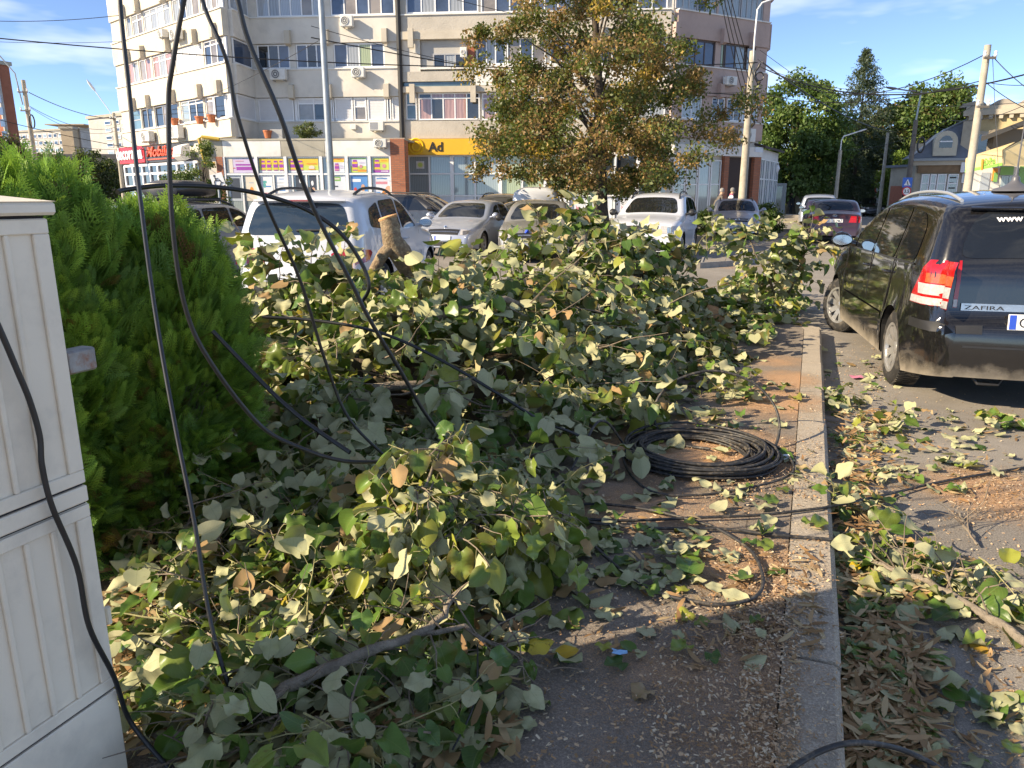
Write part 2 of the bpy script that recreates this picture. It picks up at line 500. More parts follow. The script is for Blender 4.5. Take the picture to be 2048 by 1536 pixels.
def chaikin(p, it=2):
    for _ in range(it):
        q = [p[0]]
        for a, b in zip(p[:-1], p[1:]):
            q += [(a[0]*.75+b[0]*.25, a[1]*.75+b[1]*.25), (a[0]*.25+b[0]*.75, a[1]*.25+b[1]*.75)]
        q.append(p[-1]); p = q
    return p
class CarShape:
    def __init__(s, top, hw, belt, wheels, wr, sill=0.2, tum=0.3, r=0.12, pf=0.16, pr=0.1, af=0.9, ar=0.7, crown=0.04, gap=0.05):
        s.top = np.array(chaikin(top, 2)); s.hw, s.belt, s.wheels, s.wr, s.sill, s.tum, s.r = hw, belt, wheels, wr, sill, tum, r
        s.pf, s.pr, s.af, s.ar, s.crown = pf, pr, af, ar, crown
        s.xf, s.xr = s.top[:, 0].max(), s.top[:, 0].min()
        s.ra = wr + gap
        xs = []
        for xw in wheels:
            for k in range(17): xs.append(xw + s.ra*math.cos(math.pi*k/16))
        xs += list(np.linspace(s.xr+0.1, s.xf-0.1, 40))
        order = np.argsort(s.top[:, 0]); tx, tz = s.top[order, 0], s.top[order, 1]
        extra = [(x, float(np.interp(x, tx, tz))) for x in xs]
        allp = [tuple(p) for p in s.top] + [e for e in extra]
        # keep the walk along the curve: sort by x (front first), ties by curve order
        allp.sort(key=lambda p: -p[0])
        nf = [p for p in allp if p[0] > s.xf-0.3]; nf_c = [tuple(p) for p in s.top if p[0] > s.xf-0.3]
        s.st = []
        for p in allp:
            if not s.st or abs(p[0]-s.st[-1][0]) + abs(p[1]-s.st[-1][1]) > 0.008: s.st.append(p)
        s.st = np.array(s.st)
    def dist(s, x, z):
        P = s.top; a, b = P[:-1], P[1:]; d = b-a
        q = np.array([x, z]) - a
        t = np.clip((q*d).sum(1)/np.maximum((d*d).sum(1), 1e-12), 0, 1)
        e = q - d*t[:, None]
        return float(np.sqrt((e*e).sum(1)).min())
    def base(s, x, z):
        w = s.hw
        if x > s.xf-s.af: w *= 1 - s.pf*((x-(s.xf-s.af))/s.af)**2
        if x < s.xr+s.ar: w *= 1 - s.pr*(((s.xr+s.ar)-x)/s.ar)**2
        if z > s.belt: w -= (z-s.belt)*s.tum + 0.012
        else:
            k = (z-0.62)/0.45; w -= 0.028*k*k
            if 0.70 < z < 0.76: w += 0.006
        for xw in s.wheels:
            dd = math.hypot(x-xw, z-s.wr)
            if dd < s.ra+0.1: w += 0.02*max(0, 1-(dd-s.ra)/0.1)
        return w
    def W(s, x, z, d=None):
        if d is None: d = s.dist(x, z)
        w = s.base(x, z)
        if d < s.r: w += -s.r + math.sqrt(max(0, s.r*s.r-(s.r-d)**2))
        return w
    def zb(s, x):
        z = s.sill
        e = min(s.xf-x, x-s.xr)
        if e < 0.5: z += 0.07*(1-e/0.5)
        for xw in s.wheels:
            if abs(x-xw) < s.ra: z = max(z, s.wr + math.sqrt(max(0, s.ra**2-(x-xw)**2)))
        return z
    def side_point(s, x, z, sgn, off=0.0):
        e = 0.01
        w = s.W(x, z)
        gx = (s.W(x+e, z)-s.W(x-e, z))/(2*e); gz = (s.W(x, z+e)-s.W(x, z-e))/(2*e)
        n = Vector((-gx, 1, -gz)); n.normalize()
        p = Vector((x, w, z)) + n*off
        return Vector((p.x, p.y*sgn, p.z))
    def band_curve(s, part):
        i = int(np.argmax(s.top[:, 1]))
        c = s.top[i:] if part == 'rear' else s.top[:i+1][::-1]
        return c      # from the roof down
    def band_point(s, y, z, part, off=0.0):
        c = s.band_curve(part)
        zz = np.minimum.accumulate(c[:, 1] - np.arange(len(c))*1e-6)
        x = float(np.interp(-z, -zz, c[:, 0])); x2 = float(np.interp(-(z-0.02), -zz, c[:, 0])); x1 = float(np.interp(-(z+0.02), -zz, c[:, 0]))
        t = Vector((x2-x1, 0, -0.04)).normalized()
        n = Vector((-t.z, 0, t.x)) if part == 'front' else Vector((t.z, 0, -t.x))
        if part == 'front' and n.x < 0 or part == 'rear' and n.x > 0: n = -n
        we = s.W(x, z, 0.0); y = max(-we, min(we, y)); f = y/we
        return Vector((x, y, z)) + n*(s.crown*(1-f*f)+off)
def grid_panel(poly, fn, step=0.07):
    bm = bmesh.new()
    vs = [bm.verts.new((a, b, 0)) for a, b in poly]
    bm.faces.new(vs)
    bmesh.ops.triangulate(bm, faces=bm.faces[:])
    lo = [min(p[i] for p in poly) for i in (0, 1)]; hi = [max(p[i] for p in poly) for i in (0, 1)]
    for ax in (0, 1):
        k = lo[ax]+step
        while k < hi[ax]-1e-4:
            no = (1, 0, 0) if ax == 0 else (0, 1, 0); co = (k, 0, 0) if ax == 0 else (0, k, 0)
            bmesh.ops.bisect_plane(bm, geom=bm.verts[:]+bm.edges[:]+bm.faces[:], plane_co=co, plane_no=no, dist=1e-5)
            k += step
    bmesh.ops.remove_doubles(bm, verts=bm.verts[:], dist=1e-5)
    bm.verts.index_update()
    v = [fn(p.co.x, p.co.y) for p in bm.verts]; f = [tuple(q.index for q in g.verts) for g in bm.faces]
    bm.free()
    return v, f
def rounded(poly, k=0.15):
    q = []
    n = len(poly)
    for i in range(n):
        a, b, c = Vector(poly[i-1]), Vector(poly[i]), Vector(poly[(i+1) % n])
        la, lc = min((a-b).length*0.4, k), min((c-b).length*0.4, k)
        p0, p1 = b+(a-b).normalized()*la, b+(c-b).normalized()*lc
        for t in (0, .25, .5, .75, 1):
            q.append(tuple((1-t)**2*p0 + 2*t*(1-t)*b + t*t*p1))
    return q
def make_car(S, root, body_mat, o):
    """o: options.  All in the car's own frame (x ahead, y left)"""
    def put(name, v, f, m, sm=True, parent=root):
        b = MB(); b.add(v, f)
        return b.build(name, m, parent, world=False, sm=60 if sm else False)
    # body skin
    st = S.st; n = len(st); rows = 15
    v, f = [], []
    for sg in (1, -1):
        b0 = len(v)
        for (x, zt) in st:
            zb = min(S.zb(x), zt-0.002)
            for j in range(rows+1):
                t = j/rows; t = 1-(1-t)**1.7
                z = zb+(zt-zb)*t
                v.append((x, sg*S.W(x, z, 0.0 if j == rows else None), z))
        for i in range(n-1):
            for j in range(rows):
                a = b0+i*(rows+1)+j; q = (a, a+rows+1, a+rows+2, a+1)
                f.append(q if sg < 0 else q[::-1])
    cols = 10; b0 = len(v)
    for i, (x, zt) in enumerate(st):
        a, c = st[max(i-1, 0)], st[min(i+1, n-1)]
        t = Vector((c[0]-a[0], 0, c[1]-a[1]));  t = t.normalized() if t.length > 1e-9 else Vector((0, 0, 1))
        nn = Vector((t.z, 0, -t.x)); nn = nn if i == 0 or i == n-1 or True else nn
        if nn.dot(Vector((x*0.15, 0, 1.0)) if abs(x) < max(S.xf, -S.xr)-0.25 else Vector((x, 0, 0.3))) < 0: nn = -nn
        we = S.W(x, zt, 0.0)
        for k in range(cols+1):
            g = -1+2*k/cols
            p = Vector((x, we*g, zt)) + nn*S.crown*(1-g*g)
            v.append(tuple(p))
    for i in range(n-1):
        for k in range(cols):
            a = b0+i*(cols+1)+k; f.append((a, a+1, a+cols+2, a+cols+1))
    bm = bmesh.new(); bv = [bm.verts.new(p) for p in v]
    for q in f:
        try: bm.faces.new([bv[i] for i in q])
        except ValueError: pass
    bmesh.ops.remove_doubles(bm, verts=bm.verts[:], dist=0.0015)
    bmesh.ops.recalc_face_normals(bm, faces=bm.faces[:])
    me = bpy.data.meshes.new('body'); bm.to_mesh(me); bm.free()
    me.materials.append(body_mat); smooth(me); me.set_sharp_from_angle(angle=R(50))
    link('body', me, root)
    # dark underside and wheel housings
    u = MB()
    for i in range(n-1):
        (x0, z0), (x1, z1) = st[i], st[i+1]
        a0, a1 = min(S.zb(x0), z0)+0.004, min(S.zb(x1), z1)+0.004
        w0, w1 = S.W(x0, a0)-0.012, S.W(x1, a1)-0.012
        u.quad((x0, -w0, a0), (x1, -w1, a1), (x1, w1, a1), (x0, w0, a0))
    u.build('underbody', M_UNDER, root, world=False)
    gl = o.get('glass', M_GLASS)
    # side glass
    for poly in o.get('side_glass', []):
        rp = rounded(poly, 0.07)
        for sg in (1, -1):
            vv, ff = grid_panel(rp, lambda x, z: S.side_point(x, z, sg, 0.004)); put('side_window', vv, ff, gl)
    if o.get('window_line'):
        for sg in (1, -1):
            (xa, za), (xb, zb_) = o['window_line']
            vv, ff = grid_panel([(xa, za), (xb, zb_), (xb, zb_+0.014), (xa, za+0.014)], lambda x, z: S.side_point(x, z, sg, 0.007)); put('window_trim', vv, ff, o.get('line_mat', M_CHROME))
    for key, part, nm in (('windshield', 'front', 'windshield'), ('rear_glass', 'rear', 'rear_window')):
        if key in o:
            z0, z1, w0, w1 = o[key]
            rp = rounded([(-w0, z0), (w0, z0), (w1, z1), (-w1, z1)], 0.12)
            vv, ff = grid_panel(rp, lambda y, z: S.band_point(y, z, part, 0.005), 0.09); ob = put(nm, vv, ff, gl)
            if o.get('wiper') == key:
                b = MB(); b.tube([S.band_point(y, z, part, 0.022) for y, z in ((-0.05, z0+0.035), (-0.3, z0+0.06), (-0.55, z0+0.07))][::-1] if False else [S.band_point(y, z0+0.05+0.03*abs(y), part, 0.022) for y in (0.0, -0.2, -0.4, -0.55)], [0.016, 0.013, 0.011, 0.008], 6)
                b.build('wiper', M_TRIM, ob, world=False)
    # panels given by side or band polygons
    for (nm, where, poly, m, off, mir) in o.get('panels', []):
        for sg in ((1, -1) if mir else (1,)):
            if where == 'side': vv, ff = grid_panel(poly, lambda x, z: S.side_point(x, z, sg, off))
            else: vv, ff = grid_panel([(y*sg, z) for y, z in poly], lambda y, z: S.band_point(y, z, where, off))
            put(nm, vv, ff, m)
    # door seams
    for pts in o.get('seams', []):
        for sg in (1, -1):
            b = MB(); q = [S.side_point(x, z, sg, 0.0) for x, z in pts]
            b.tube(q, 0.0045, 5); b.build('door_seam', M_UNDER, root, world=False)
    for (x, z) in o.get('handles', []):
        for sg in (1, -1):
            b = MB(); b.tube([S.side_point(x+d, z, sg, h) for d, h in ((-0.1, 0.0), (-0.085, 0.03), (0, 0.037), (0.085, 0.03), (0.1, 0.0))], 0.014, 6, sq=0.8); b.build('door_handle', o.get('handle_mat', body_mat), root, world=False, sm=60)
    # mirrors
    if 'mirror' in o:
        x, z = o['mirror']
        for sg in (1, -1):
            p = S.side_point(x, z, sg, 0)
            b = MB(); bmx = []
            prof = [(0.0, .06), (0.03, .085), (0.09, .09), (0.15, .07), (0.175, .02)]
            vs, fs = [], []
            for (dx, hz) in prof:
                for k in range(12):
                    th = 2*math.pi*k/12
                    vs.append((p.x - 0.07 + dx, p.y + sg*(0.15 + 0.115*math.cos(th)*(1-0.5*dx/0.2)), p.z + 0.05 + hz*math.sin(th)))
            for i in range(len(prof)-1):
                for k in range(12): fs.append((i*12+k, i*12+(k+1) % 12, (i+1)*12+(k+1) % 12, (i+1)*12+k))
            fs.append(tuple(48+k for k in range(12)))
            fs.append(tuple(range(12)))
            b.add(vs, fs); b.tube([(p.x, p.y-sg*0.02, p.z), (p.x+0.01, p.y+sg*0.07, p.z+0.02)], [0.035, 0.025], 8)
            ob = b.build('wing_mirror', o.get('mirror_mat', body_mat), root, world=False, sm=60)
            g = MB(); g.poly([(p.x-0.074, p.y+sg*(0.15+0.1*math.cos(2*math.pi*k/14)), p.z+0.05+0.055*math.sin(2*math.pi*k/14)) for k in range(14)]); g.build('mirror_glass', M_CHROME, ob, world=False)
    # roof rails
    if 'rails' in o:
        x0, x1, h = o['rails'][:3]
        for sg in (1, -1):
            pts = []
            for k in range(15):
                x = x0+(x1-x0)*k/14
                zt = float(np.interp(x, S.top[::-1, 0], S.top[::-1, 1])); w = S.W(x, zt, 0.0)-0.01
                e = min(k, 14-k); pts.append((x, sg*w, zt+0.012+h*min(1, e/2.5)))
            b = MB(); b.tube(pts, o.get('rail_r', 0.02), 8); b.build('roof_rail', o.get('rail_mat', M_TRIM), root, world=False, sm=60)
    if 'antenna' in o:
        x, = o['antenna']; zt = float(np.interp(x, S.top[::-1, 0], S.top[::-1, 1]))+S.crown
        b = MB(); b.prism([(x-0.09, -0.02, zt-0.004), (x+0.07, -0.02, zt-0.004), (x-0.07, -0.01, zt+0.06)], (0, 0.04, 0)); b.build('antenna', M_TRIM, root, world=False)
    # wheels
    for xi, xw in enumerate(S.wheels):
        for sg in (1, -1):
            r = S.wr; yw = S.hw-0.115
            tw = MB(); tw.lathe([(r*0.66, -0.1), (r*0.8, -0.108), (r*0.94, -0.1), (r, -0.075), (r, 0.075), (r*0.94, 0.1), (r*0.8, 0.108), (r*0.66, 0.1)], 36, 'y', cap=False)
            if o.get('tread'):
                for k in range(60):
                    a = 2*math.pi*k/60
                    for (y0, y1, da) in ((-0.085, -0.03, 0.05), (-0.028, 0.028, -0.03), (0.03, 0.085, 0.05)):
                        pts = [(math.cos(a+q*0.028+da*(yy-y0)/0.06)*(r+0.006), yy, math.sin(a+q*0.028+da*(yy-y0)/0.06)*(r+0.006)) for yy, q in ((y0, -1), (y1, -1), (y1, 1), (y0, 1))]
                        tw.prism(pts, (-math.cos(a)*0.012, 0, -math.sin(a)*0.012))
            Mw = Matrix.Translation((xw, sg*yw, r)) @ Matrix.Rotation(o.get('steer', 0) if xi == 0 else 0, 4, 'Z')
            def xf(b):
                b.v = [tuple(Mw @ Vector(p)) for p in b.v]; return b
            wo = xf(tw).build('wheel', M_TYRE, root, world=False, sm=50)
            rm = MB(); s2 = sg
            rr = r*0.68
            rm.lathe([(rr*0.99, -0.1), (rr*0.99, 0.1)], 30, 'y', cap=False)
            rm.lathe([(rr*1.0, s2*0.088), (rr*1.0, s2*0.104), (rr*0.9, s2*0.1), (rr*0.88, s2*0.07)], 30, 'y', cap=False)
            ns = o.get('spokes', 7)
            for k in range(ns):
                a = 2*math.pi*(k+0.3)/ns
                ca, sa = math.cos(a), math.sin(a)
                w1, w2 = rr*0.14, rr*0.17
                q = []
                for (rad_, wd, yy) in ((rr*0.16, w1, 0.06), (rr*0.93, w2, 0.093)):
                    for e in (-1, 1):
                        for dy in (0.0, -0.03): q.append((rad_*ca - e*wd*sa, s2*(yy+dy), rad_*sa + e*wd*ca))
                rm.add(q, [(0, 2, 6, 4), (1, 5, 7, 3), (0, 4, 5, 1), (2, 3, 7, 6)])
            rm.lathe([(0.0, s2*0.085), (rr*0.13, s2*0.082), (rr*0.24, s2*0.07), (rr*0.26, s2*0.03)], 18, 'y', cap=False)
            xf(rm).build('rim', o.get('rim_mat', M_RIM), wo, world=False, sm=40)
            bd = MB(); bd.lathe([(0.02, s2*0.03), (rr*0.75, s2*0.03), (rr*0.75, s2*0.0)], 24, 'y'); xf(bd).build('brake_disc', M_UNDER, wo, world=False)
    # plates
    for (part, y, z, txt, w) in o.get('plates', []):
        p = S.band_point(y, z, part, 0.012); sgx = 1 if part == 'front' else -1
        xa = Vector((0, sgx, 0)); ya = Vector((-0.12*sgx, 0, 1)).normalized()
        M = frame(p, xa, ya)
        pb = MB(M); pb.bbox(-w/2, w/2, -0.058, 0.058, -0.008, 0.006, 0.003); po = pb.build('number_plate', M_PLATE, root, world=False)
        bb = MB(M); bb.box(-w/2+0.006, -w/2+0.05, -0.052, 0.052, 0.007, 0.0085); bb.build('country_band', M_PBLUE, po, world=False)
        me = text_mesh(txt, 0.1, 0, 'LEFT'); xs = [q.co.x for q in me.vertices]
        kx = min(1.0, (w-0.08)/max(0.01, max(xs))) if len(xs) else 1
        me.transform(M @ Matrix.Translation((-w/2+0.065, -0.036, 0.0085)) @ Matrix.Diagonal((kx, 1, 1, 1))); me.materials.clear(); me.materials.append(M_INK); link('plate_lettering', me, po)
    return root
def place_car(name, label, base, heading, group=None, cat='car'):
    """heading: the way the car faces, as a vector"""
    return thing(name, label, cat, base, math.atan2(heading[1], heading[0]), group)
# ------------------------------------------------------------------ near black people carrier
P_BLACK = paint('paint_black', (0.006, 0.006, 0.007), 0.0, 0.1, dz=0.44, damt=0.7)
d_ = Vector((0.232, 0.972, 0)).normalized(); l_ = Vector((-d_.y, d_.x, 0))
wheel_at = gnd(1797, 766)
zc = wheel_at + d_*1.35 - l_*0.785
zaf = place_car('people_carrier', 'dusty black people carrier parked right of the kerb, nearest vehicle, rear towards us', zc, d_)
SZ = CarShape([(2.282,.26),(2.28,.36),(2.272,.5),(2.24,.66),(2.13,.80),(1.86,.93),(1.40,1.04),(1.08,1.12),(0.30,1.485),(-.1,1.575),(-.7,1.61),(-1.35,1.595),(-1.82,1.545),(-1.985,1.49),(-2.085,1.20),(-2.13,1.05),(-2.145,.86),(-2.16,.70),(-2.225,.66),(-2.24,.52),(-2.246,.38),(-2.25,.27)],
              0.9, 1.03, (1.35, -1.35), 0.318, sill=0.2, tum=0.27, r=0.13, pf=0.17, pr=0.12, ar=0.55, crown=0.045)
zl = [(-2.3,1.13),(-1.99,1.125),(-1.93,1.06),(-1.815,0.86),(-1.80,0.785),(-2.3,.785)]
zr = [(0.655,1.13),(0.9,1.13),(0.9,.785),(0.665,.785),(0.66,.95)]
M_ZSTRIP = mat('chrome_strip', (0.5, 0.5, 0.5), 0.25, metal=0.9, dirt=((0.3, 0.27, 0.22), 0.4, 14), var=0.2)
make_car(SZ, zaf, P_BLACK, dict(
    side_glass=[[(0.93,1.075),(0.62,1.06),(0.62,1.25)], [(0.56,1.055),(-.20,1.055),(-.20,1.50),(0.18,1.42),(.56,1.27)],
                [(-.29,1.055),(-1.06,1.065),(-1.06,1.505),(-.29,1.515)], [(-1.16,1.07),(-1.70,1.10),(-1.66,1.36),(-1.50,1.46),(-1.16,1.495)]],
    window_line=((0.9, 1.045), (-1.72, 1.06)), line_mat=M_TRIM,
    windshield=(1.14, 1.47, 0.70, 0.58), rear_glass=(1.145, 1.475, 0.70, 0.56), wiper='rear_glass',
    panels=[('tail_light', 'side', zl, M_RED, 0.006, True), ('tail_light', 'rear', zr, M_RED, 0.006, True),
            ('reversing_lens', 'side', [(-2.3,.865),(-1.93,.865),(-1.90,.945),(-2.3,.945)], M_CLEAR, 0.010, True), ('reversing_lens', 'rear', [(0.69,.865),(0.9,.865),(0.9,.945),(0.69,.945)], M_CLEAR, 0.010, True),
            ('indicator_lens', 'side', [(-2.3,.955),(-2.0,.955),(-1.99,1.03),(-2.3,1.03)], M_AMBER, 0.010, True), ('indicator_lens', 'rear', [(0.7,.955),(0.9,.955),(0.9,1.03),(0.7,1.03)], M_AMBER, 0.010, True),
            ('clear_strip', 'side', [(-2.3,.79),(-1.815,.79),(-1.82,.845),(-2.3,.845)], M_CLEAR, 0.011, True), ('clear_strip', 'rear', [(0.668,.79),(0.9,.79),(0.9,.845),(0.668,.845)], M_CLEAR, 0.011, True),
            ('chrome_bar', 'rear', [(-0.64,.765),(0.64,.765),(0.64,.82),(-0.64,.82)], M_ZSTRIP, 0.016, False),
            ('bumper_groove', 'rear', [(-0.62,.50),(0.62,.50),(0.62,.515),(-0.62,.515)], M_TRIM, 0.004, False),
            ('side_moulding', 'side', [(0.95,.50),(-0.92,.50),(-0.92,.56),(0.95,.56)], P_BLACK, 0.014, True),
            ('bumper_moulding', 'side', [(-1.85,.60),(-2.3,.60),(-2.3,.67),(-1.85,.67)], M_TRIM, 0.010, True), ('bumper_moulding', 'rear', [(0.5,.60),(0.9,.60),(0.9,.655),(0.5,.655)], M_TRIM, 0.010, True),
            ('headlight', 'side', [(2.3,.62),(1.95,.66),(1.72,.82),(1.95,.86),(2.3,.74)], M_CLEAR, 0.005, True)],
    seams=[[(0.98,.3),(0.98,.6),(0.93,.9),(0.93,1.05)], [(-.24,.28),(-.24,.7),(-.25,1.04),(-.25,1.5)], [(-.98,.5),(-1.06,.75),(-1.11,1.04),(-1.11,1.49)], [(-1.0,.5),(-.95,.35),(-.93,.28)]],
    handles=[(-.12,.93),(-.94,.94)], mirror=(0.68, 1.08), rail_r=0.014, rails=(-1.75, 0.15, 0.018), rail_mat=mat('silver_rail', (0.62, 0.64, 0.66), 0.3, metal=0.6),
    spokes=9, tread=True, steer=R(24), plates=[('rear', 0.08, 0.665, 'GL', 0.52)]))
# lettering on the tailgate
def gate_text(nm, txt, size, y, z, fit, m, off, bold=0.0):
    a, c, e = SZ.band_point(y, z, 'rear', off), SZ.band_point(y-fit, z, 'rear', off), SZ.band_point(y-fit/2, z, 'rear', off)
    up = SZ.band_point(y-fit/2, z+0.05, 'rear', off) - e
    xa = (c-a).normalized(); nn = xa.cross(up).normalized()
    a = a + nn*max(0, (e-(a+c)/2).dot(nn))
    lettering(nm, txt, size, WM[zaf.name] @ frame(a, xa, nn.cross(xa)), m, zaf, 0.001, bold=bold, fit=fit)
gate_text('model_lettering', 'ZAFIRA', 0.042, 0.62, 0.775, 0.26, M_TRIM, 0.019)
gate_text('web_lettering', 'www', 0.07, 0.44, 1.40, 0.17, M_WHITE, 0.009, 0.002)
# spoiler lip, brake light and taxi style aerial foot
b = MB()
b.tube([(-1.995+0.035*(abs(y)/0.6)**2-SZ.crown*(1-(y/0.6)**2)*0.9, y, 1.505) for y in (-0.6, -0.45, -0.3, -0.15, 0, 0.15, 0.3, 0.45, 0.6)], 0.028, 8, sq=0.5); b.build('spoiler', P_BLACK, zaf, world=False, sm=60)
b = MB()
for y in (-0.2,): b.box(-2.068, -2.05, -0.17, 0.17, 1.478, 1.495)
b.build('brake_light', M_DKRED, zaf, world=False)
b = MB(); b.lathe([(0.16, 1.635), (0.145, 1.655), (0.08, 1.675), (0.045, 1.70), (0.03, 1.72), (0.028, 1.745), (0.012, 1.76), (0.006, 1.86), (0.003, 2.25)], 20, 'z', (-1.3, 0.1, 0)); b.build('roof_antenna', mat('antenna_grey', (0.1, 0.1, 0.11), 0.4), zaf, world=False, sm=40)
b = MB(); b.tube([(-2.12, 0.45, 0.3), (-2.0, 0.45, 0.29), (-1.7, 0.45, 0.28)], 0.028, 8); b.build('exhaust_pipe', M_RIM, zaf, world=False)
b = MB(); b.tube([(-2.2, 0.5, 0.27), (-2.22, 0.47, 0.225), (-2.22, 0.33, 0.225), (-2.2, 0.3, 0.27)], 0.012, 6); b.build('tow_eye', M_TRIM, zaf, world=False)
# ------------------------------------------------------------------ the other cars
TOPS = {
 'suv': ([(2.235,.28),(2.225,.5),(2.19,.74),(2.08,.90),(1.75,1.0),(1.2,1.07),(0.95,1.13),(0.2,1.56),(-.2,1.63),(-.8,1.65),(-1.45,1.625),(-1.86,1.575),(-1.985,1.52),(-2.09,1.22),(-2.14,1.04),(-2.17,.85),(-2.19,.7),(-2.245,.62),(-2.255,.45),(-2.26,.3)], 0.905, 1.08, (1.33, -1.28), 0.345, 0.26),
 'sedan': ([(2.33,.26),(2.32,.45),(2.27,.62),(2.12,.72),(1.7,.84),(1.2,.93),(1.0,.96),(0.25,1.36),(-.2,1.44),(-.7,1.45),(-1.1,1.40),(-1.72,1.07),(-1.9,1.03),(-2.22,.99),(-2.29,.90),(-2.32,.7),(-2.345,.5),(-2.355,.3)], 0.87, 0.96, (1.42, -1.28), 0.315, 0.2),
 'estate': ([(2.33,.26),(2.32,.45),(2.28,.62),(2.15,.74),(1.7,.86),(1.2,.95),(1.0,.98),(0.25,1.38),(-.2,1.455),(-.9,1.465),(-1.6,1.44),(-2.05,1.38),(-2.18,1.15),(-2.26,.95),(-2.31,.75),(-2.345,.5),(-2.355,.3)], 0.885, 0.97, (1.42, -1.30), 0.315, 0.2),
}
def shape(kind, sc=1.0):
    top, hw, belt, wh, wr, sill = TOPS[kind]
    return CarShape(top, hw, belt, wh, wr, sill, tum=0.3, r=0.12, pf=0.15 if kind == 'suv' else 0.2)
SG = {
 'suv': [[(0.55,1.12),(-.25,1.12),(-.25,1.55),(0.1,1.47)], [(-.32,1.12),(-1.1,1.13),(-1.1,1.53),(-.32,1.56)], [(-1.17,1.14),(-1.72,1.19),(-1.62,1.42),(-1.17,1.52)]],
 'sedan': [[(0.62,.99),(-.2,1.0),(-.2,1.36),(0.15,1.29)], [(-.27,1.0),(-1.2,1.02),(-.95,1.33),(-.27,1.37)]],
 'estate': [[(0.62,1.01),(-.2,1.02),(-.2,1.38),(0.15,1.31)], [(-.27,1.02),(-1.1,1.03),(-1.1,1.37),(-.27,1.39)], [(-1.17,1.04),(-1.95,1.08),(-1.85,1.30),(-1.17,1.36)]],
}
WS = {'suv': (1.15, 1.52, .70, .56), 'sedan': (.99, 1.36, .70, .55), 'estate': (1.01, 1.38, .72, .57)}
RG = {'suv': (1.09, 1.49, .72, .60), 'sedan': (1.09, 1.36, .62, .5), 'estate': (1.02, 1.34, .68, .55)}
SEAM = {'suv': [[(0.75,.35),(0.78,.7),(0.72,1.08)], [(-.28,.3),(-.28,1.08)], [(-.95,.5),(-1.1,.8),(-1.13,1.1)]], 'sedan': [[(0.9,.3),(0.92,.7),(0.85,.95)], [(-.23,.26),(-.23,.97)], [(-.9,.45),(-1.1,.75),(-1.22,1.0)]]}
SEAM['estate'] = SEAM['sedan']
GRILLE_CH = mat('grille_bar', (0.55, 0.55, 0.56), 0.2, metal=0.9)
def fronts(kind, low=0.0, g=(0.42, .62, .74), lamp=(0.48, .80), slim=False, chrome=True):
    """headlights, grille, lower intake for the front band"""
    z0, z1 = g[1], g[2]
    P = [('grille', 'front', [(-g[0], z0), (g[0], z0), (g[0]*1.05, z1), (-g[0]*1.05, z1)], M_TRIM, 0.006, False),
         ('lower_intake', 'front', [(-0.5, .30), (0.5, .30), (0.55, .42), (-0.55, .42)], M_TRIM, 0.006, False),
         ('headlight', 'front', [(lamp[0], z0+.0), (0.92, z0+0.03), (0.92, z1+0.0), (lamp[0]-0.02, z1+0.01)], M_CLEAR, 0.008, True),
         ('headlight', 'side', [(2.5, z0+.02), (2.0, z0+.05), (1.86, z1+.03), (2.5, z1+.01)], M_CLEAR, 0.006, True)]
    if chrome: P.append(('grille_bar', 'front', [(-g[0], (z0+z1)/2-.012), (g[0], (z0+z1)/2-.012), (g[0], (z0+z1)/2+.012), (-g[0], (z0+z1)/2+.012)], GRILLE_CH, 0.012, False))
    return P
def std_car(kind, name, label, base, heading, pm, extra=None, group=None, cat='car', scale=1.0):
    root = place_car(name, label, base, heading, group, cat)
    S = shape(kind)
    o = dict(side_glass=SG[kind], windshield=WS[kind], rear_glass=RG[kind], seams=SEAM[kind], mirror=(0.72, S.belt+0.05), handles=[(-.12, S.belt-0.12), (-.98, S.belt-0.11)], panels=[])
    o.update(extra or {})
    make_car(S, root, pm, o)
    if scale != 1.0: root.scale = (scale,)*3
    return root, S
def at_ground(x, Y, z=0.0):
    p = at(x, 400, Y); return Vector((p.x, Y, z))
def uv(x, y): return Vector((x, y, 0)).normalized()
P_WHITE = paint('paint_white', (0.58, 0.6, 0.64), 0.0, 0.3, damt=0.3)
P_SILVER = paint('paint_silver', (0.40, 0.44, 0.52), 0.5, 0.35, damt=0.35)
P_BEIGE = paint('paint_champagne', (0.36, 0.35, 0.33), 0.5, 0.35, damt=0.3)
P_GREY = paint('paint_grey', (0.22, 0.23, 0.25), 0.4, 0.35, damt=0.3)
P_MAROON = paint('paint_maroon', (0.05, 0.014, 0.019), 0.35, 0.28, damt=0.3)
P_DARK = paint('paint_dark', (0.02, 0.02, 0.022), 0.1, 0.25, damt=0.3)
P_OLIVE = paint('paint_olive', (0.05, 0.045, 0.036), 0.3, 0.3, damt=0.3)
P_VIOLET = paint('paint_violet', (0.035, 0.03, 0.07), 0.3, 0.3, damt=0.3)
P_TAN = paint('paint_silver_taupe', (0.40, 0.41, 0.46), 0.5, 0.35, damt=0.3)
STD_F = (0.42, .58, .70)

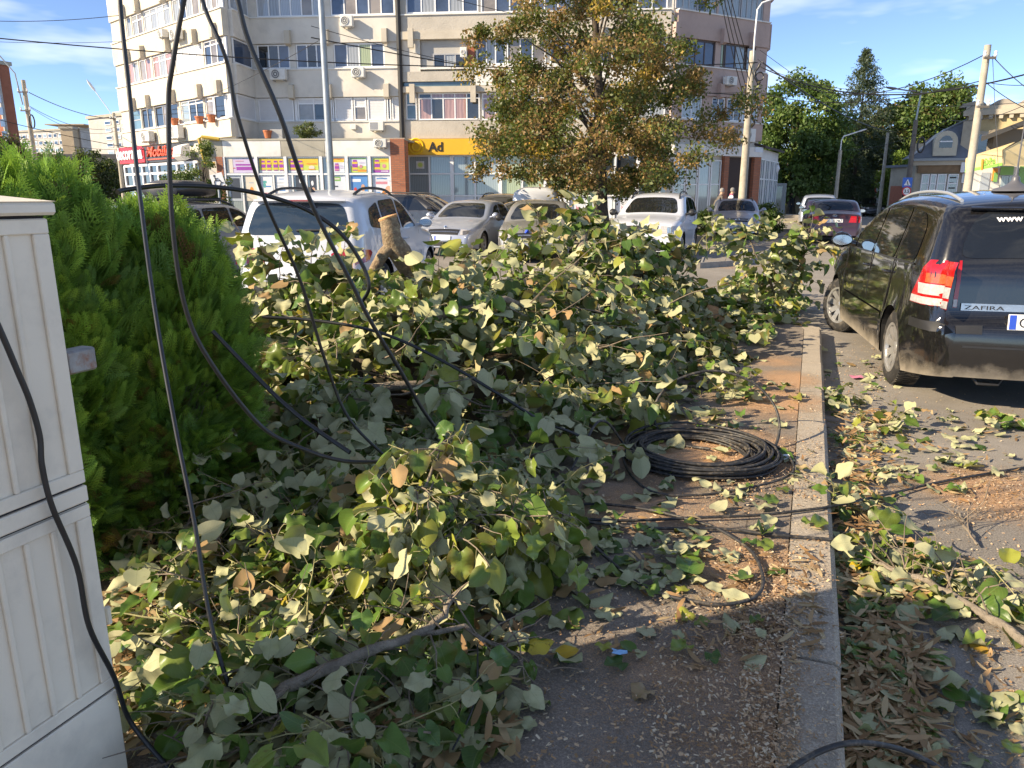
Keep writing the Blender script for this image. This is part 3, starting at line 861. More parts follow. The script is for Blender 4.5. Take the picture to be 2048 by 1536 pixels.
h = uv(0.13, 0.99)
rc = at_ground(584, 9.9)
tl_s = [(-2.3,.72),(-1.92,.76),(-1.80,.86),(-1.86,.90),(-2.3,.93)]; tl_r = [(0.46,.72),(0.9,.72),(0.9,.93),(0.58,.92),(0.46,.86)]
root, S = std_car('suv', 'white_suv', 'white SUV behind the cut trunk, rear window and black roof rails towards us', rc + h*2.25, h, P_WHITE, dict(
    glass=M_GLASS_B, rails=(-1.6, 0.25, 0.05), antenna=(-1.55,), wiper='rear_glass',
    panels=[('tail_light', 'side', tl_s, M_RED, 0.006, True), ('tail_light', 'rear', tl_r, M_RED, 0.006, True), ('lens_stripe', 'rear', [(0.56,.80),(0.8,.80),(0.8,.83),(0.56,.83)], M_CLEAR, 0.01, True),
            ('rear_pillar_trim', 'rear', [(0.735,1.09),(0.80,1.09),(0.70,1.5),(0.635,1.5)], M_TRIM, 0.005, True),
            ('lower_bumper', 'rear', [(-0.8,.32),(0.8,.32),(0.8,.5),(-0.8,.5)], M_TRIM, 0.006, False)]))
b = MB(); b.tube([(-2.045+0.05*(abs(y)/0.62)**2-0.03*(1-(y/0.62)**2), y, 1.535) for y in (-0.62, -0.45, -0.25, 0, 0.25, 0.45, 0.62)], 0.045, 8, sq=0.45); b.build('spoiler', P_WHITE, root, world=False, sm=60)
b = MB(); b.box(-2.128, -2.1, -0.22, 0.22, 1.528, 1.546); b.build('brake_light', M_DKRED, root, world=False)

h = uv(-0.27, -0.96)
root, S = std_car('sedan', 'silver_hatchback', 'silver hatchback parked facing us right of the white SUV', at_ground(884, 20.3) - h*2.3, h, P_SILVER, dict(panels=fronts('sedan', g=STD_F), handles=[], plates=[('front', 0, .5, '', .46)], mirror_mat=P_SILVER))
b = MB(WM[root.name]); b.M = None
for k in range(-8, 9):
    y = k*0.05; p = S.band_point(y, .64, 'front', 0.012); b.box(p.x-0.004, p.x+0.006, y-0.006, y+0.006, .60, .69)
b.build('grille_slats', M_TRIM, root, world=False)
b = MB(); p = S.band_point(0, .735, 'front', 0.01); b.lathe([(0.045, -0.004), (0.045, 0.006), (0.03, 0.01)], 16, 'x', p); b.build('badge', M_CHROME, root, world=False)

h = uv(-0.12, -0.99)
root, S = std_car('sedan', 'champagne_saloon', 'champagne saloon facing us with leafy twigs across its bonnet', at_ground(1062, 18.3) - h*2.3, h, P_BEIGE, dict(panels=fronts('sedan', g=(0.42, .59, .69)), handles=[], mirror=(0.72, 1.0), mirror_mat=M_TRIM))
# a cloth caught at the bonnet
p = S.band_point(-0.12, .72, 'front', 0.03); q = WM[root.name] @ p
b = MB(); b.tube([q+Vector((0,0,.06)), q+Vector((.02,-.01,0)), q+Vector((-.02,-.02,-.06)), q+Vector((.0,-.01,-.1))], [0.03, 0.09, 0.07, 0.01], 7, sq=0.5); o = b.build('blue_cloth', mat('blue_cloth', (0.02, 0.08, 0.6), 0.8), sm=60, label='small bright blue cloth caught on the front of the champagne saloon', cat='cloth'); own_base(o)

h = uv(-0.86, -0.5)
std_car('sedan', 'black_saloon', 'black saloon with silver alloy wheels, half hidden behind the champagne saloon', at_ground(1040, 24.6), h, P_DARK, dict(panels=fronts('sedan', g=STD_F), spokes=6))
h = uv(0.93, -0.36)
std_car('suv', 'black_suv', 'black SUV with roof rails, half hidden between white SUV and silver hatchback', at_ground(850, 27.0), h, P_DARK, dict(panels=fronts('suv', g=(0.42, .66, .82)), rails=(-1.6, 0.25, 0.05)))
h = uv(-0.25, -0.97)
std_car('suv', 'olive_suv', 'dark olive SUV facing us behind the silver hatchback', at_ground(985, 27.6) - h*1.0, h, P_OLIVE, dict(panels=fronts('suv', g=(0.42, .66, .82)), rails=(-1.5, 0.2, 0.04)))
h = uv(-0.34, -0.94)
root, S = std_car('suv', 'white_crossover', 'white crossover facing us with black roof rails, under the big tree', at_ground(1284, 18.6, -0.0) - h*2.2, h, P_WHITE, dict(panels=fronts('suv', g=(0.40, .70, .86)) , rails=(-1.5, 0.25, 0.05), mirror_mat=M_TRIM, plates=[('front', 0, .56, '', .46)]))
h = uv(-0.24, -0.97)
root, S = std_car('estate', 'silver_estate', 'silver grey estate car facing us in front of the concrete lamp pole', at_ground(1478, 28.3, 0.0) - h*2.3, h, P_TAN, dict(panels=fronts('estate', g=(0.36, .64, .74), lamp=(0.46, .8)), rails=(-1.9, 0.1, 0.04), rail_mat=M_TRIM, plates=[('front', 0, .52, 'GL 51 MUP', .52)], handles=[]))
b = MB(); p = S.band_point(0, .69, 'front', 0.02); b.lathe([(0.055, -0.004), (0.07, 0.006), (0.055, 0.012)], 18, 'x', p, cap=False); b.box(p.x, p.x+0.01, -0.06, 0.06, p.z-0.008, p.z+0.008); b.build('badge', M_CHROME, root, world=False)
h = uv(0.36, 0.93)
rc = at_ground(1673, 25.6)
root, S = std_car('sedan', 'maroon_saloon', 'maroon saloon driving away down the street, red tail lights', rc + h*2.3, h, P_MAROON, dict(
    panels=[('tail_light', 'rear', [(0.44,.73),(0.9,.73),(0.9,.93),(0.5,.93)], M_RED, 0.006, True), ('tail_light', 'side', [(-2.4,.73),(-2.02,.78),(-1.95,.9),(-2.4,.93)], M_RED, 0.006, True), ('bumper_line', 'rear', [(-0.8,.58),(0.8,.58),(0.8,.6),(-0.8,.6)], M_TRIM, 0.006, False)],
    plates=[('rear', 0, .78, 'GL 30 MRX', .52)], mirror_mat=P_MAROON))
b = MB(); p = S.band_point(0, .93, 'rear', 0.01)
for (ry, rz) in ((0.06, 0.04), (0.02, 0.036)):
    b.tube([(p.x, ry*math.cos(a*math.pi/8), p.z+rz*math.sin(a*math.pi/8)) for a in range(17)], 0.006, 5)
b.build('badge', M_CHROME, root, world=False)
# grey estate with a roof box, beyond the hedge
h = uv(0.2, 0.98)
root, S = std_car('estate', 'grey_estate', 'grey estate car with a black roof box, behind the hedge', at_ground(398, 15.2) , h, P_GREY, dict(panels=[('tail_light', 'rear', [(0.55,.72),(0.9,.72),(0.9,1.0),(0.62,1.0)], M_DKRED, 0.006, True)], rails=(-1.8, 0.2, 0.05)))
def loft_box(stations, n=14):
    b = MB(); vs, fs = [], []
    for (x, w, h_, z0) in stations:
        for k in range(n):
            a = 2*math.pi*k/n; c, s_ = math.cos(a), math.sin(a)
            vs.append((x, w*math.copysign(abs(c)**0.5, c), z0 + h_*(0.5+0.5*math.copysign(abs(s_)**0.6, s_))))
    for i in range(len(stations)-1):
        for k in range(n): fs.append((i*n+k, i*n+(k+1) % n, (i+1)*n+(k+1) % n, (i+1)*n+k))
    fs.append(tuple(range(n))); fs.append(tuple((len(stations)-1)*n+k for k in range(n)))
    return b.add(vs, fs)
W_ = WM[root.name]
bx = thing('roof_box', 'black plastic roof box on top of the grey estate car', 'roof box', W_ @ Vector((-0.6, 0, 1.58)), root.rotation_euler.z)
loft_box([(-.62, .2, .12, .02), (-.58, .36, .24, .0), (-.3, .42, .3, 0), (.3, .42, .3, 0), (.65, .36, .22, .0), (.8, .2, .1, .02)]).build('shell', mat('box_plastic', (0.02, 0.02, 0.022), 0.35, var=0.2), bx, world=False, sm=50)
b = MB()
for x in (-0.4, 0.4): MB().box(x-0.03, x+0.03, -0.6, 0.6, -0.05, -0.02).build('cross_bar', M_TRIM, bx, world=False)
# white van whose roof shows over the saloon
h = uv(0.1, 0.99)
root, S = std_car('estate', 'white_van', 'white panel van, only its rounded roof showing behind the champagne saloon', at_ground(1078, 29.5), h, P_WHITE, dict(side_glass=[], seams=[], mirror=(0.7, 1.05)))
loft_box([(-2.2, .72, .78, 1.0), (-2.12, .80, .86, 1.0), (-1.0, .82, .92, 1.0), (0.2, .80, .88, 1.0), (0.5, .7, .5, 1.0)]).build('load_box', P_WHITE, root, world=False, sm=60)
# cars far down the street
for (x, Y, hx, hy, pm, kind, lab) in ((1652, 34.5, .36, .93, P_VIOLET, 'estate', 'dark violet estate just ahead of the maroon saloon'), (1638, 41, .36, .93, P_SILVER, 'suv', 'silver car parked at the left kerb beyond the violet estate'),
        (1745, 62, -.3, -.95, P_DARK, 'sedan', 'dark car coming towards us far down the street'), (1722, 68, -.3, -.95, P_GREY, 'suv', 'grey car parked far down the street beside the dark one'), (1704, 72, -.3, -.95, P_OLIVE, 'suv', 'farthest brown car at the end of the tree lined street')):
    std_car(kind, 'parked_car' if Y > 40 else 'street_car', lab, at_ground(x, Y), uv(hx, hy), pm, dict(handles=[], seams=[], panels=([('tail_light', 'rear', [(0.55,.75),(0.9,.75),(0.9,.98),(0.62,.98)], M_RED, 0.006, True)] if hy > 0 else fronts('sedan', g=STD_F))))
# ------------------------------------------------------------------ apartment building behind the square
def plaster(name, col, rough=0.9, stain=0.35, bump=0.25, bscale=30):
    return mat(name, col, rough, spec=0.2, var=0.12, scale=0.6, dirt=(tuple(c*0.55 for c in col), stain, 1.3), bump=bump, bscale=bscale)
M_CREAM = plaster('plaster_cream', (0.64, 0.575, 0.47))
M_GREY_P = plaster('plaster_warm_grey', (0.66, 0.615, 0.545))
M_PEBBLE = plaster('pebble_dash', (0.50, 0.455, 0.39), bump=0.8, bscale=14)
M_PINK = plaster('plaster_pink', (0.48, 0.355, 0.31))
M_BEAM = plaster('concrete_beam', (0.56, 0.50, 0.41))
M_WHITEP = plaster('plaster_white', (0.74, 0.72, 0.68), stain=0.5)
M_BAND = plaster('fascia_beige', (0.40, 0.375, 0.31), stain=0.6)
M_PVC = mat('white_frame', (0.78, 0.78, 0.78), 0.4)
M_BROWNF = mat('brown_frame', (0.07, 0.035, 0.025), 0.4)
M_GREYF = mat('grey_frame', (0.36, 0.36, 0.37), 0.4)
M_SHUT = mat('roller_shutter', (0.66, 0.66, 0.67), 0.5, var=0.04)
def win_glass(name, col, curtain=None, rough=0.04, spec=0.9, sc=2.0):
    m = bpy.data.materials.new(name); m.use_nodes = True
    t, b = nodes(m); b.inputs['Roughness'].default_value = rough
    sock(b, 'Specular IOR Level', 'Specular').default_value = spec
    tc = t.nodes.new('ShaderNodeTexCoord')
    if curtain:
        w = t.nodes.new('ShaderNodeTexWave'); w.inputs['Scale'].default_value = sc; w.inputs['Distortion'].default_value = 2.5; w.inputs['Detail'].default_value = 2
        t.links.new(tc.outputs['Object'], w.inputs['Vector'])
        t.links.new(mixc(t, w.outputs['Fac'], tuple(c*0.7 for c in curtain), curtain), b.inputs['Base Color'])
    else:
        n = link_noise(t, tc.outputs['Object'], 0.9, 3, 0.6)
        t.links.new(mixc(t, maprange(t, n, 0.35, 0.65), tuple(c*0.5 for c in col), col), b.inputs['Base Color'])
    MATS[name] = m
    return m
GL = {'dark': win_glass('pane_dark', (0.03, 0.035, 0.04)), 'blue': win_glass('pane_blue', (0.07, 0.10, 0.16)), 'net': win_glass('pane_net_curtain', None, (0.34, 0.36, 0.37)),
      'blind': win_glass('pane_blind', None, (0.42, 0.46, 0.50), sc=4), 'pink': win_glass('pane_pink_curtain', None, (0.44, 0.26, 0.23), sc=1.6), 'teal': win_glass('pane_teal', (0.12, 0.2, 0.22)),
      'tan': win_glass('pane_tan_blind', (0.3, 0.26, 0.22)), 'green': win_glass('pane_green_curtain', None, (0.36, 0.42, 0.24), sc=3), 'grey': win_glass('pane_grey_curtain', None, (0.30, 0.36, 0.38), sc=3.5), 'shut': M_SHUT}
class Facade:
    def __init__(s, p0, p1):
        s.o = Vector((p0[0], p0[1], 0)); d = Vector((p1[0]-p0[0], p1[1]-p0[1], 0)); s.len = d.length; s.a = d.normalized()
        s.n = Vector((s.a.y, -s.a.x, 0))           # outwards, to the viewer
        s.M = Matrix(((s.a.x, s.n.x, 0, s.o.x), (s.a.y, s.n.y, 0, s.o.y), (0, 0, 1, 0), (0, 0, 0, 1)))
    def px(s, x, y):
        r = ray(x, y); c = Vector((0, 0, CAM_H)); t = (s.o-c).dot(s.n)/r.dot(s.n); p = c+r*t
        return ((p-s.o).dot(s.a), p.z)
    def rect(s, x0, x1, y0, y1):
        xm, ym = (x0+x1)/2, (y0+y1)/2
        return s.px(x0, ym)[0], s.px(x1, ym)[0], s.px(xm, y1)[1], s.px(xm, y0)[1]
def window(par, F, r, cols=3, glass='dark', fm=None, d=0.02, transom=None, fw=0.06, name='window', rows=1):
    """r: (s0, s1, z0, z1). Frame as the part, each pane a sub-part"""
    s0, s1, z0, z1 = r; fm = fm or M_PVC
    b = MB(F.M)
    b.box(s0, s0+fw, d, d+0.07, z0, z1); b.box(s1-fw, s1, d, d+0.07, z0, z1)
    b.box(s0+fw, s1-fw, d, d+0.07, z0, z0+fw); b.box(s0+fw, s1-fw, d, d+0.07, z1-fw, z1)
    w = (s1-s0-2*fw)/cols
    zt = [z0+fw, z1-fw] if not transom else [z0+fw, z0+(z1-z0)*transom, z1-fw]
    for k in range(1, cols): b.box(s0+fw+k*w-fw/2, s0+fw+k*w+fw/2, d, d+0.06, z0+fw, z1-fw)
    if transom: b.box(s0+fw, s1-fw, d+0.002, d+0.058, zt[1]-fw/2, zt[1]+fw/2)
    wo = b.build(name, fm, par)
    for k in range(cols):
        for j in range(len(zt)-1):
            g = glass if isinstance(glass, str) else glass[(k + j*cols) % len(glass)]
            p = MB(F.M); a0, a1 = s0+fw+k*w+0.0, s0+fw+(k+1)*w
            if g == 'shut':
                n = max(3, int((zt[j+1]-zt[j])/0.07))
                for q in range(n):
                    za, zb = zt[j]+(zt[j+1]-zt[j])*q/n, zt[j]+(zt[j+1]-zt[j])*(q+1)/n
                    p.box(a0, a1, d+0.02, d+0.034, za+0.006, zb)
                p.build('shutter', M_SHUT, wo)
            else:
                p.box(a0, a1, d+0.024+0.004*math.sin(k*2.3+s0), d+0.034+0.004*math.sin(k*2.3+s0), zt[j], zt[j+1]); p.build('pane', GL[g], wo)
    return wo
def slab(par, F, s0, s1, d0, d1, z0, z1, m, name): return MB(F.M).box(s0, s1, d0, d1, z0, z1).build(name, m, par)

c0, c1 = at(470, 250, 38.0), at(250, 250, 46.8)
pA0, pA1 = at(512, 250, 40.3), at(808, 250, 39.6)
pB1 = at(1341, 150, 38.3)
pC1 = at(1527, 150, 41.3)
FW = Facade((c1.x, c1.y), (c0.x, c0.y)); FR = Facade((c0.x, c0.y), (pA0.x, pA0.y)); FA = Facade((pA0.x, pA0.y), (pA1.x, pA1.y)); FB = Facade((pA1.x, pA1.y), (pB1.x, pB1.y)); FC = Facade((pB1.x, pB1.y), (pC1.x, pC1.y))
apt = thing('apartment_building', 'cream and pink apartment block with shops along its ground floor', 'building', (pA1.x, 45, 0.12))
back = [(pC1.x+0.6, 48.5), (-22.0, 52.5)]
foot = [(c1.x, c1.y), (c0.x, c0.y), (pA0.x, pA0.y), (pA1.x, pA1.y), (pB1.x, pB1.y), (pC1.x, pC1.y)] + back
ZT = 19.0
core = MB(); core.prism([(x, y, 0.1) for x, y in foot], (0, 0, ZT)); core.build('wall', M_GREY_P, apt)
rf = MB(); rf.prism([(x, y, ZT+0.1) for x, y in foot], (0, 0, 0.3)); rf.build('roof', M_BAND, apt)
def zA(y): return FA.px(660, y)[1]
Z4, Z3, Z2 = (zA(34), zA(-16)), (zA(138), zA(87)), (zA(243), zA(195))
Z5 = (Z4[0]+2.72, Z4[1]+2.72); Z6 = (Z5[0]+2.72, Z5[1]+2.72)
def bands(F, m, d=0.22, s0=None, s1=None, lip=M_WHITEP, low=None):
    s0 = 0.0 if s0 is None else s0; s1 = F.len if s1 is None else s1
    zs = [(Z2[1], Z3[0]), (Z3[1], Z4[0]), (Z4[1], Z5[0]), (Z5[1], Z6[0]), (Z6[1], ZT)]
    zs.append((low if low else zA(279), Z2[0]))
    for (a, b) in zs:
        slab(apt, F, s0, s1, 0.002, d, a, b-0.05, m, 'spandrel'); slab(apt, F, s0, s1, 0.003, d+0.06, b-0.05, b, lip, 'sill')
def corbels(F, ss, m=None, w=0.26):
    for z in (Z2[1], Z3[1], Z4[1]):
        for s_ in ss:
            b = MB(F.M); b.prism([(s_-w/2, 0.225, z+0.6), (s_-w/2, 0.48, z+0.55), (s_-w/2, 0.48, z-0.05), (s_-w/2, 0.3, z-0.12), (s_-w/2, 0.225, z-0.12)], (w, 0, 0)); b.build('corbel', m or M_BEAM, apt)
bands(FW, M_CREAM); bands(FR, M_GREY_P, d=0.2, s0=0.23); bands(FA, M_GREY_P); bands(FC, M_PINK, d=0.22, s0=0.12)
sA = lambda x, y=115: FA.px(x, y)[0]
corbels(FA, [sA(583), sA(658), sA(774)])
corbels(FW, [FW.px(x, 130)[0] for x in (268, 298, 350, 405, 445)], M_BEAM)
corbels(FC, [FC.px(x, 100)[0] for x in (1341, 1437, 1495)], M_PINK)
def row(F, z, spec, m):
    """spec of windows across a storey; piers fill between them"""
    last = 0.02
    for (x0, x1, cols, g, fr, tr) in spec:
        ym = {Z4: 10, Z3: 112, Z2: 218}.get(z, 60)
        s0, s1 = max(F.px(x0, ym)[0], last+0.02), min(F.px(x1, ym)[0], F.len-0.02)
        if s0-last > 0.1: slab(apt, F, last+0.012, s0-0.008, 0.003, 0.14, z[0]+0.01, z[1]-0.01, m, 'pier')
        window(apt, F, (s0, s1, z[0]+0.03, z[1]-0.03), cols, g, fr, 0.03, tr)
        last = s1
    if F.len-last > 0.1: slab(apt, F, last+0.012, F.len-0.01, 0.003, 0.14, z[0]+0.01, z[1]-0.01, m, 'pier')
row(FA, Z4, [(514, 650, 6, ('blind', 'net', 'blind', 'blind', 'tan', 'blind'), None, None), (662, 790, 5, ('blue', 'tan', 'blue', 'tan', 'blue'), None, None)], M_GREY_P)
row(FA, Z3, [(517, 581, 3, ('dark', 'dark', 'blue'), None, None), (594, 656, 3, ('blue', 'dark', 'blue'), None, None), (669, 770, 4, ('blue', 'net', 'green', 'blue'), None, None)], M_GREY_P)
row(FA, Z2, [(519, 557, 1, 'shut', None, None), (558, 589, 1, 'shut', None, None), (591, 596, 1, 'dark', None, None), (597, 661, 2, ('tan', 'dark', 'shut', 'shut'), None, 0.76), (663, 669, 1, 'dark', None, None), (671, 707, 1, 'shut', None, None), (709, 734, 1, ('tan', 'shut'), None, 0.6), (736, 773, 1, 'shut', None, None), (775, 783, 1, 'dark', None, None), (785, 800, 1, 'shut', None, None)], M_WHITEP)
row(FW, Z4, [(252, 262, 1, 'net', None, None), (264, 285, 2, ('net', 'tan'), None, .7), (288, 343, 4, ('blind', 'net', 'blind', 'net'), None, .75), (348, 402, 4, ('net', 'blue', 'net', 'tan'), None, None), (406, 467, 4, ('tan', 'net', 'tan', 'blind'), None, None)], M_CREAM)
row(FW, Z3, [(258, 278, 2, ('pink', 'net'), None, None), (280, 304, 2, ('tan', 'pink'), None, None), (308, 347, 3, ('pink', 'net', 'pink'), None, .72), (354, 410, 4, 'shut', None, None), (413, 452, 3, ('blue', 'tan', 'blue'), None, .8), (454, 468, 1, 'blue', None, None)], M_CREAM)
row(FW, Z2, [(262, 284, 1, 'teal', M_GREYF, .5), (286, 308, 2, 'dark', M_GREYF, None), (313, 360, 3, ('dark', 'tan', 'dark'), M_GREYF, None), (367, 412, 3, ('grey', 'dark', 'dark'), None, .82), (416, 432, 1, 'tan', None, .8), (433, 455, 1, 'dark', None, None), (456, 468, 1, 'shut', None, None)], M_CREAM)
for z in (Z5, Z6):
    for F, m in ((FA, M_GREY_P), (FW, M_CREAM), (FC, M_PINK)):
        n = max(2, int(F.len/3))
        for k in range(n): window(apt, F, (F.len*k/n+0.15, F.len*(k+1)/n-0.15, z[0]+0.03, z[1]-0.03), 3, 'blue', None, 0.03)
for z, g in ((Z4, 'blind'), (Z3, 'blue'), (Z2, 'shut')): window(apt, FR, (0.3, FR.len-0.08, z[0]+0.03, z[1]-0.03), 1 if z != Z4 else 2, g, None, 0.03)
row(FC, Z4, [(1347, 1390, 3, 'grey', M_GREYF, None), (1392, 1430, 2, ('dark', 'grey'), M_GREYF, None), (1434, 1478, 3, 'grey', M_GREYF, None), (1480, 1524, 4, 'grey', M_GREYF, None)], M_PINK)
row(FC, Z3, [(1367, 1426, 3, 'blue', M_BROWNF, None), (1437, 1446, 1, 'green', M_BROWNF, None), (1447, 1488, 2, ('blue', 'grey'), M_BROWNF, None), (1490, 1507, 1, 'grey', M_BROWNF, None)], M_PINK)
row(FC, Z2, [(1360, 1400, 2, 'grey', None, None), (1420, 1446, 2, 'blue', None, None), (1450, 1480, 2, ('blue', 'dark'), None, None), (1482, 1512, 2, 'grey', None, None)], M_PINK)
# pebble-dash bay with a loggia
sB = lambda x, y=115: FB.px(x, y)[0]
zB = lambda y: FB.px(950, y)[1]
slab(apt, FB, 0.05, FB.len-0.1, 0.002, 0.22, zB(62), Z4[0]-0.06, M_PEBBLE, 'spandrel'); slab(apt, FB, 0.05, FB.len-0.1, 0.003, 0.28, Z4[0]-0.06, Z4[0], M_WHITEP, 'sill')
slab(apt, FB, 0.05, FB.len-0.1, 0.003, 0.34, zB(79), zB(63), M_BEAM, 'beam'); slab(apt, FB, 0.05, FB.len-0.1, 0.003, 0.30, zB(185), zB(173), M_BEAM, 'beam')
slab(apt, FB, 0.05, sB(948), 0.003, 0.26, zB(163), zB(143), M_PEBBLE, 'balcony_parapet'); slab(apt, FB, sB(842), sB(946), 0.003, 0.3, zB(139), zB(135), M_WHITEP, 'balcony_rail')
slab(apt, FB, 0.05, sB(946), 0.1, 0.14, zB(172), zB(164), GL['teal'], 'glass_strip')
slab(apt, FB, sB(949), sB(1335), 0.003, 0.24, zB(172), zB(131), M_WHITEP, 'spandrel'); slab(apt, FB, 0.05, FB.len-0.1, 0.002, 0.22, zB(277), zB(242), M_PEBBLE, 'spandrel')
slab(apt, FB, 0.05, FB.len-0.1, 0.002, 0.22, Z4[1], Z5[0], M_PEBBLE, 'spandrel'); slab(apt, FB, 0.05, FB.len-0.1, 0.002, 0.22, Z5[1], ZT, M_PEBBLE, 'spandrel')
slab(apt, FB, 0.05, sB(842), 0.003, 0.2, zB(143), zB(79), M_GREY_P, 'pier'); slab(apt, FB, sB(938), sB(950), 0.003, 0.22, zB(135), zB(79), mat('brick_plain', (0.36, 0.12, 0.07), 0.85, var=0.2, scale=12), 'pier')
slab(apt, FB, sB(843), sB(937), 0.004, 0.06, zB(136), zB(80), mat('loggia_shade', (0.42, 0.4, 0.37), 0.9), 'loggia_wall'); window(apt, FB, (sB(867), sB(935), zB(136), zB(107)), 3, ('dark', 'net', 'dark'), M_GREYF, 0.07)
for x in (826, 948, 1075, 1200): 
    for zt in (zB(63), zB(174)):
        b = MB(FB.M); b.box(sB(x)-.13, sB(x)+.13, 0.345, 0.5, zt-0.75, zt+0.12); b.build('corbel', M_BEAM, apt)
for (x0, x1, y0, y1, c, g, tr) in ((813, 957, -16, 27, 5, ('blue', 'net', 'blue', 'net', 'blue'), None), (962, 1050, -16, 26, 3, ('tan', 'blue', 'blue'), None), (1060, 1200, -16, 27, 5, 'blue', None), (1215, 1335, -16, 28, 4, 'blue', None),
        (953, 1012, 76, 130, 3, ('blue', 'net', 'blue'), None), (1014, 1092, 76, 130, 3, ('tan', 'blue', 'tan'), None), (1100, 1190, 78, 131, 4, 'blue', None), (1200, 1333, 80, 133, 6, 'blue', None),
        (813, 834, 186, 240, 1, 'teal', .55), (838, 960, 186, 240, 5, ('pink', 'dark', 'pink', 'pink', 'dark', 'dark', 'pink', 'pink', 'pink', 'dark'), .8), (965, 1090, 186, 240, 5, ('pink', 'dark', 'pink', 'dark', 'pink'), .8), (1100, 1330, 188, 241, 8, 'net', None)):
    window(apt, FB, FB.rect(x0, x1, y0, y1), c, g, None, 0.03, tr)
dp = MB(); p0, p1 = FB.M @ Vector((-0.04, 0.3, zB(276))), FB.M @ Vector((-0.04, 0.3, ZT)); dp.cyl(p0, p1, 0.12, 10); dp.build('downpipe', mat('dark_pipe', (0.03, 0.03, 0.03), 0.6), apt)
# end corner, stepped strips beyond the pink bay
FE = Facade((pC1.x, pC1.y), back[0])
for (a, b) in ((Z2[1], Z3[0]), (Z3[1], Z4[0]), (Z4[1], Z5[0])): slab(apt, FE, 0.25, FE.len, 0.002, 0.3, a, b, M_PINK, 'spandrel')

# ------------------------------------------------------------------ ground floor shops
def brickmat():
    m = bpy.data.materials.new('brick_face'); m.use_nodes = True; t, b = nodes(m)
    tc = t.nodes.new('ShaderNodeTexCoord'); mp = t.nodes.new('ShaderNodeMapping'); mp.inputs['Rotation'].default_value = (R(90), 0, 0)
    br = t.nodes.new('ShaderNodeTexBrick'); br.inputs['Scale'].default_value = 1.0
    br.inputs['Color1'].default_value, br.inputs['Color2'].default_value, br.inputs['Mortar'].default_value = (0.42, 0.15, 0.08, 1), (0.33, 0.11, 0.06, 1), (0.2, 0.12, 0.09, 1)
    br.inputs['Brick Width'].default_value, br.inputs['Row Height'].default_value, br.inputs['Mortar Size'].default_value = 0.26, 0.085, 0.012
    t.links.new(tc.outputs['Object'], mp.inputs[0]); t.links.new(mp.outputs[0], br.inputs['Vector']); t.links.new(br.outputs['Color'], b.inputs['Base Color'])
    b.inputs['Roughness'].default_value = 0.9
    return m
M_BRICK = brickmat()
g0, g1 = at(400, 330, 37.7), at(783, 330, 37.0)
FG = Facade((g0.x, g0.y), (g1.x, g1.y))
zG = lambda y: FG.px(640, y)[1]
sG = lambda x, y=330: FG.px(x, y)[0]
shop = MB(FG.M); shop.box(0.4, FG.len+0.02, -2.2, -0.05, 0.1, zG(281)); shop.build('shop_front', M_GREY_P, apt)
slab(apt, FG, 0.0, FG.len+0.7, -2.2, 0.12, zG(281), zG(277), M_BAND, 'terrace_slab')
for (x0, x1, m) in ((402, 449, M_BAND), (450, 565, M_WHITEP), (566, 652, M_BAND), (653, 783, M_WHITEP)): slab(apt, FG, sG(x0), sG(x1), -0.05, 0.1, zG(313), zG(281.5), m, 'fascia')
slab(apt, FG, sG(783)+0.02, sG(812), -0.6, 0.25, 0.1, zG(279), M_BRICK, 'brick_pier'); slab(apt, FG, sG(435), sG(448), -0.6, 0.12, 0.1, zG(313), M_BRICK, 'brick_pier')
slab(apt, FG, 0.42, sG(434), -0.65, -0.6, 0.1, zG(313), mat('brick_plain', (0.36, 0.12, 0.07)), 'brick_wall')
SHOPX = [(450, 512, 1), (516, 571, 1), (573, 637, 1), (650, 691, 1), (697, 737, 1), (742, 782, 1)]
PC = {k: mat('print_'+k, c, 0.35, var=0.06, scale=3) for k, c in dict(lime=(0.5, 0.6, 0.12), yellow=(0.72, 0.5, 0.06), violet=(0.33, 0.06, 0.36), pink=(0.6, 0.25, 0.3), pale=(0.62, 0.66, 0.72), green=(0.2, 0.42, 0.12), orange=(0.75, 0.28, 0.05), sky=(0.08, 0.25, 0.55), skin=(0.62, 0.36, 0.24), lilac=(0.55, 0.48, 0.66), grey=(0.4, 0.45, 0.5), cream=(0.66, 0.6, 0.5), red=(0.6, 0.06, 0.05), ink=(0.06, 0.07, 0.09), teal=(0.1, 0.4, 0.38), white=(0.75, 0.76, 0.78)).items()}
PK = list(PC)
def poster(F, r, bg, shapes, par=apt, d=0.012, name='poster'):
    """shapes: (u0,u1,v0,v1,colour) in 0..1, or (u,v,rx,ry,colour,'o') for a disc"""
    s0, s1, z0, z1 = r; b = MB(F.M); b.mi = PK.index(bg); b.box(s0, s1, d, d+0.006, z0, z1)
    for i, q in enumerate(shapes):
        dd = d+0.008+0.0012*i; b.mi = PK.index(q[4])
        if len(q) == 6: b.poly([(s0+(s1-s0)*(q[0]+q[2]*math.cos(a*math.pi/8)), dd, z0+(z1-z0)*(q[1]+q[3]*math.sin(a*math.pi/8))) for a in range(16)])
        else: b.quad((s0+(s1-s0)*q[0], dd, z0+(z1-z0)*q[2]), (s0+(s1-s0)*q[1], dd, z0+(z1-z0)*q[2]), (s0+(s1-s0)*q[1], dd, z0+(z1-z0)*q[3]), (s0+(s1-s0)*q[0], dd, z0+(z1-z0)*q[3]))
    return b.build(name, [PC[k] for k in PK], par)
def bottle(u, w, v0, v1, c1='violet', c2='yellow'):
    h = v1-v0
    return [(u-w, u+w, v0, v0+h*.82, c2), (u-w*.75, u+w*.75, v0+h*.8, v0+h*.98, c1), (u-w, u+w, v0+h*.3, v0+h*.62, c1), (u-w*.9, u+w*.9, v0+h*.02, v0+h*.1, c1)]
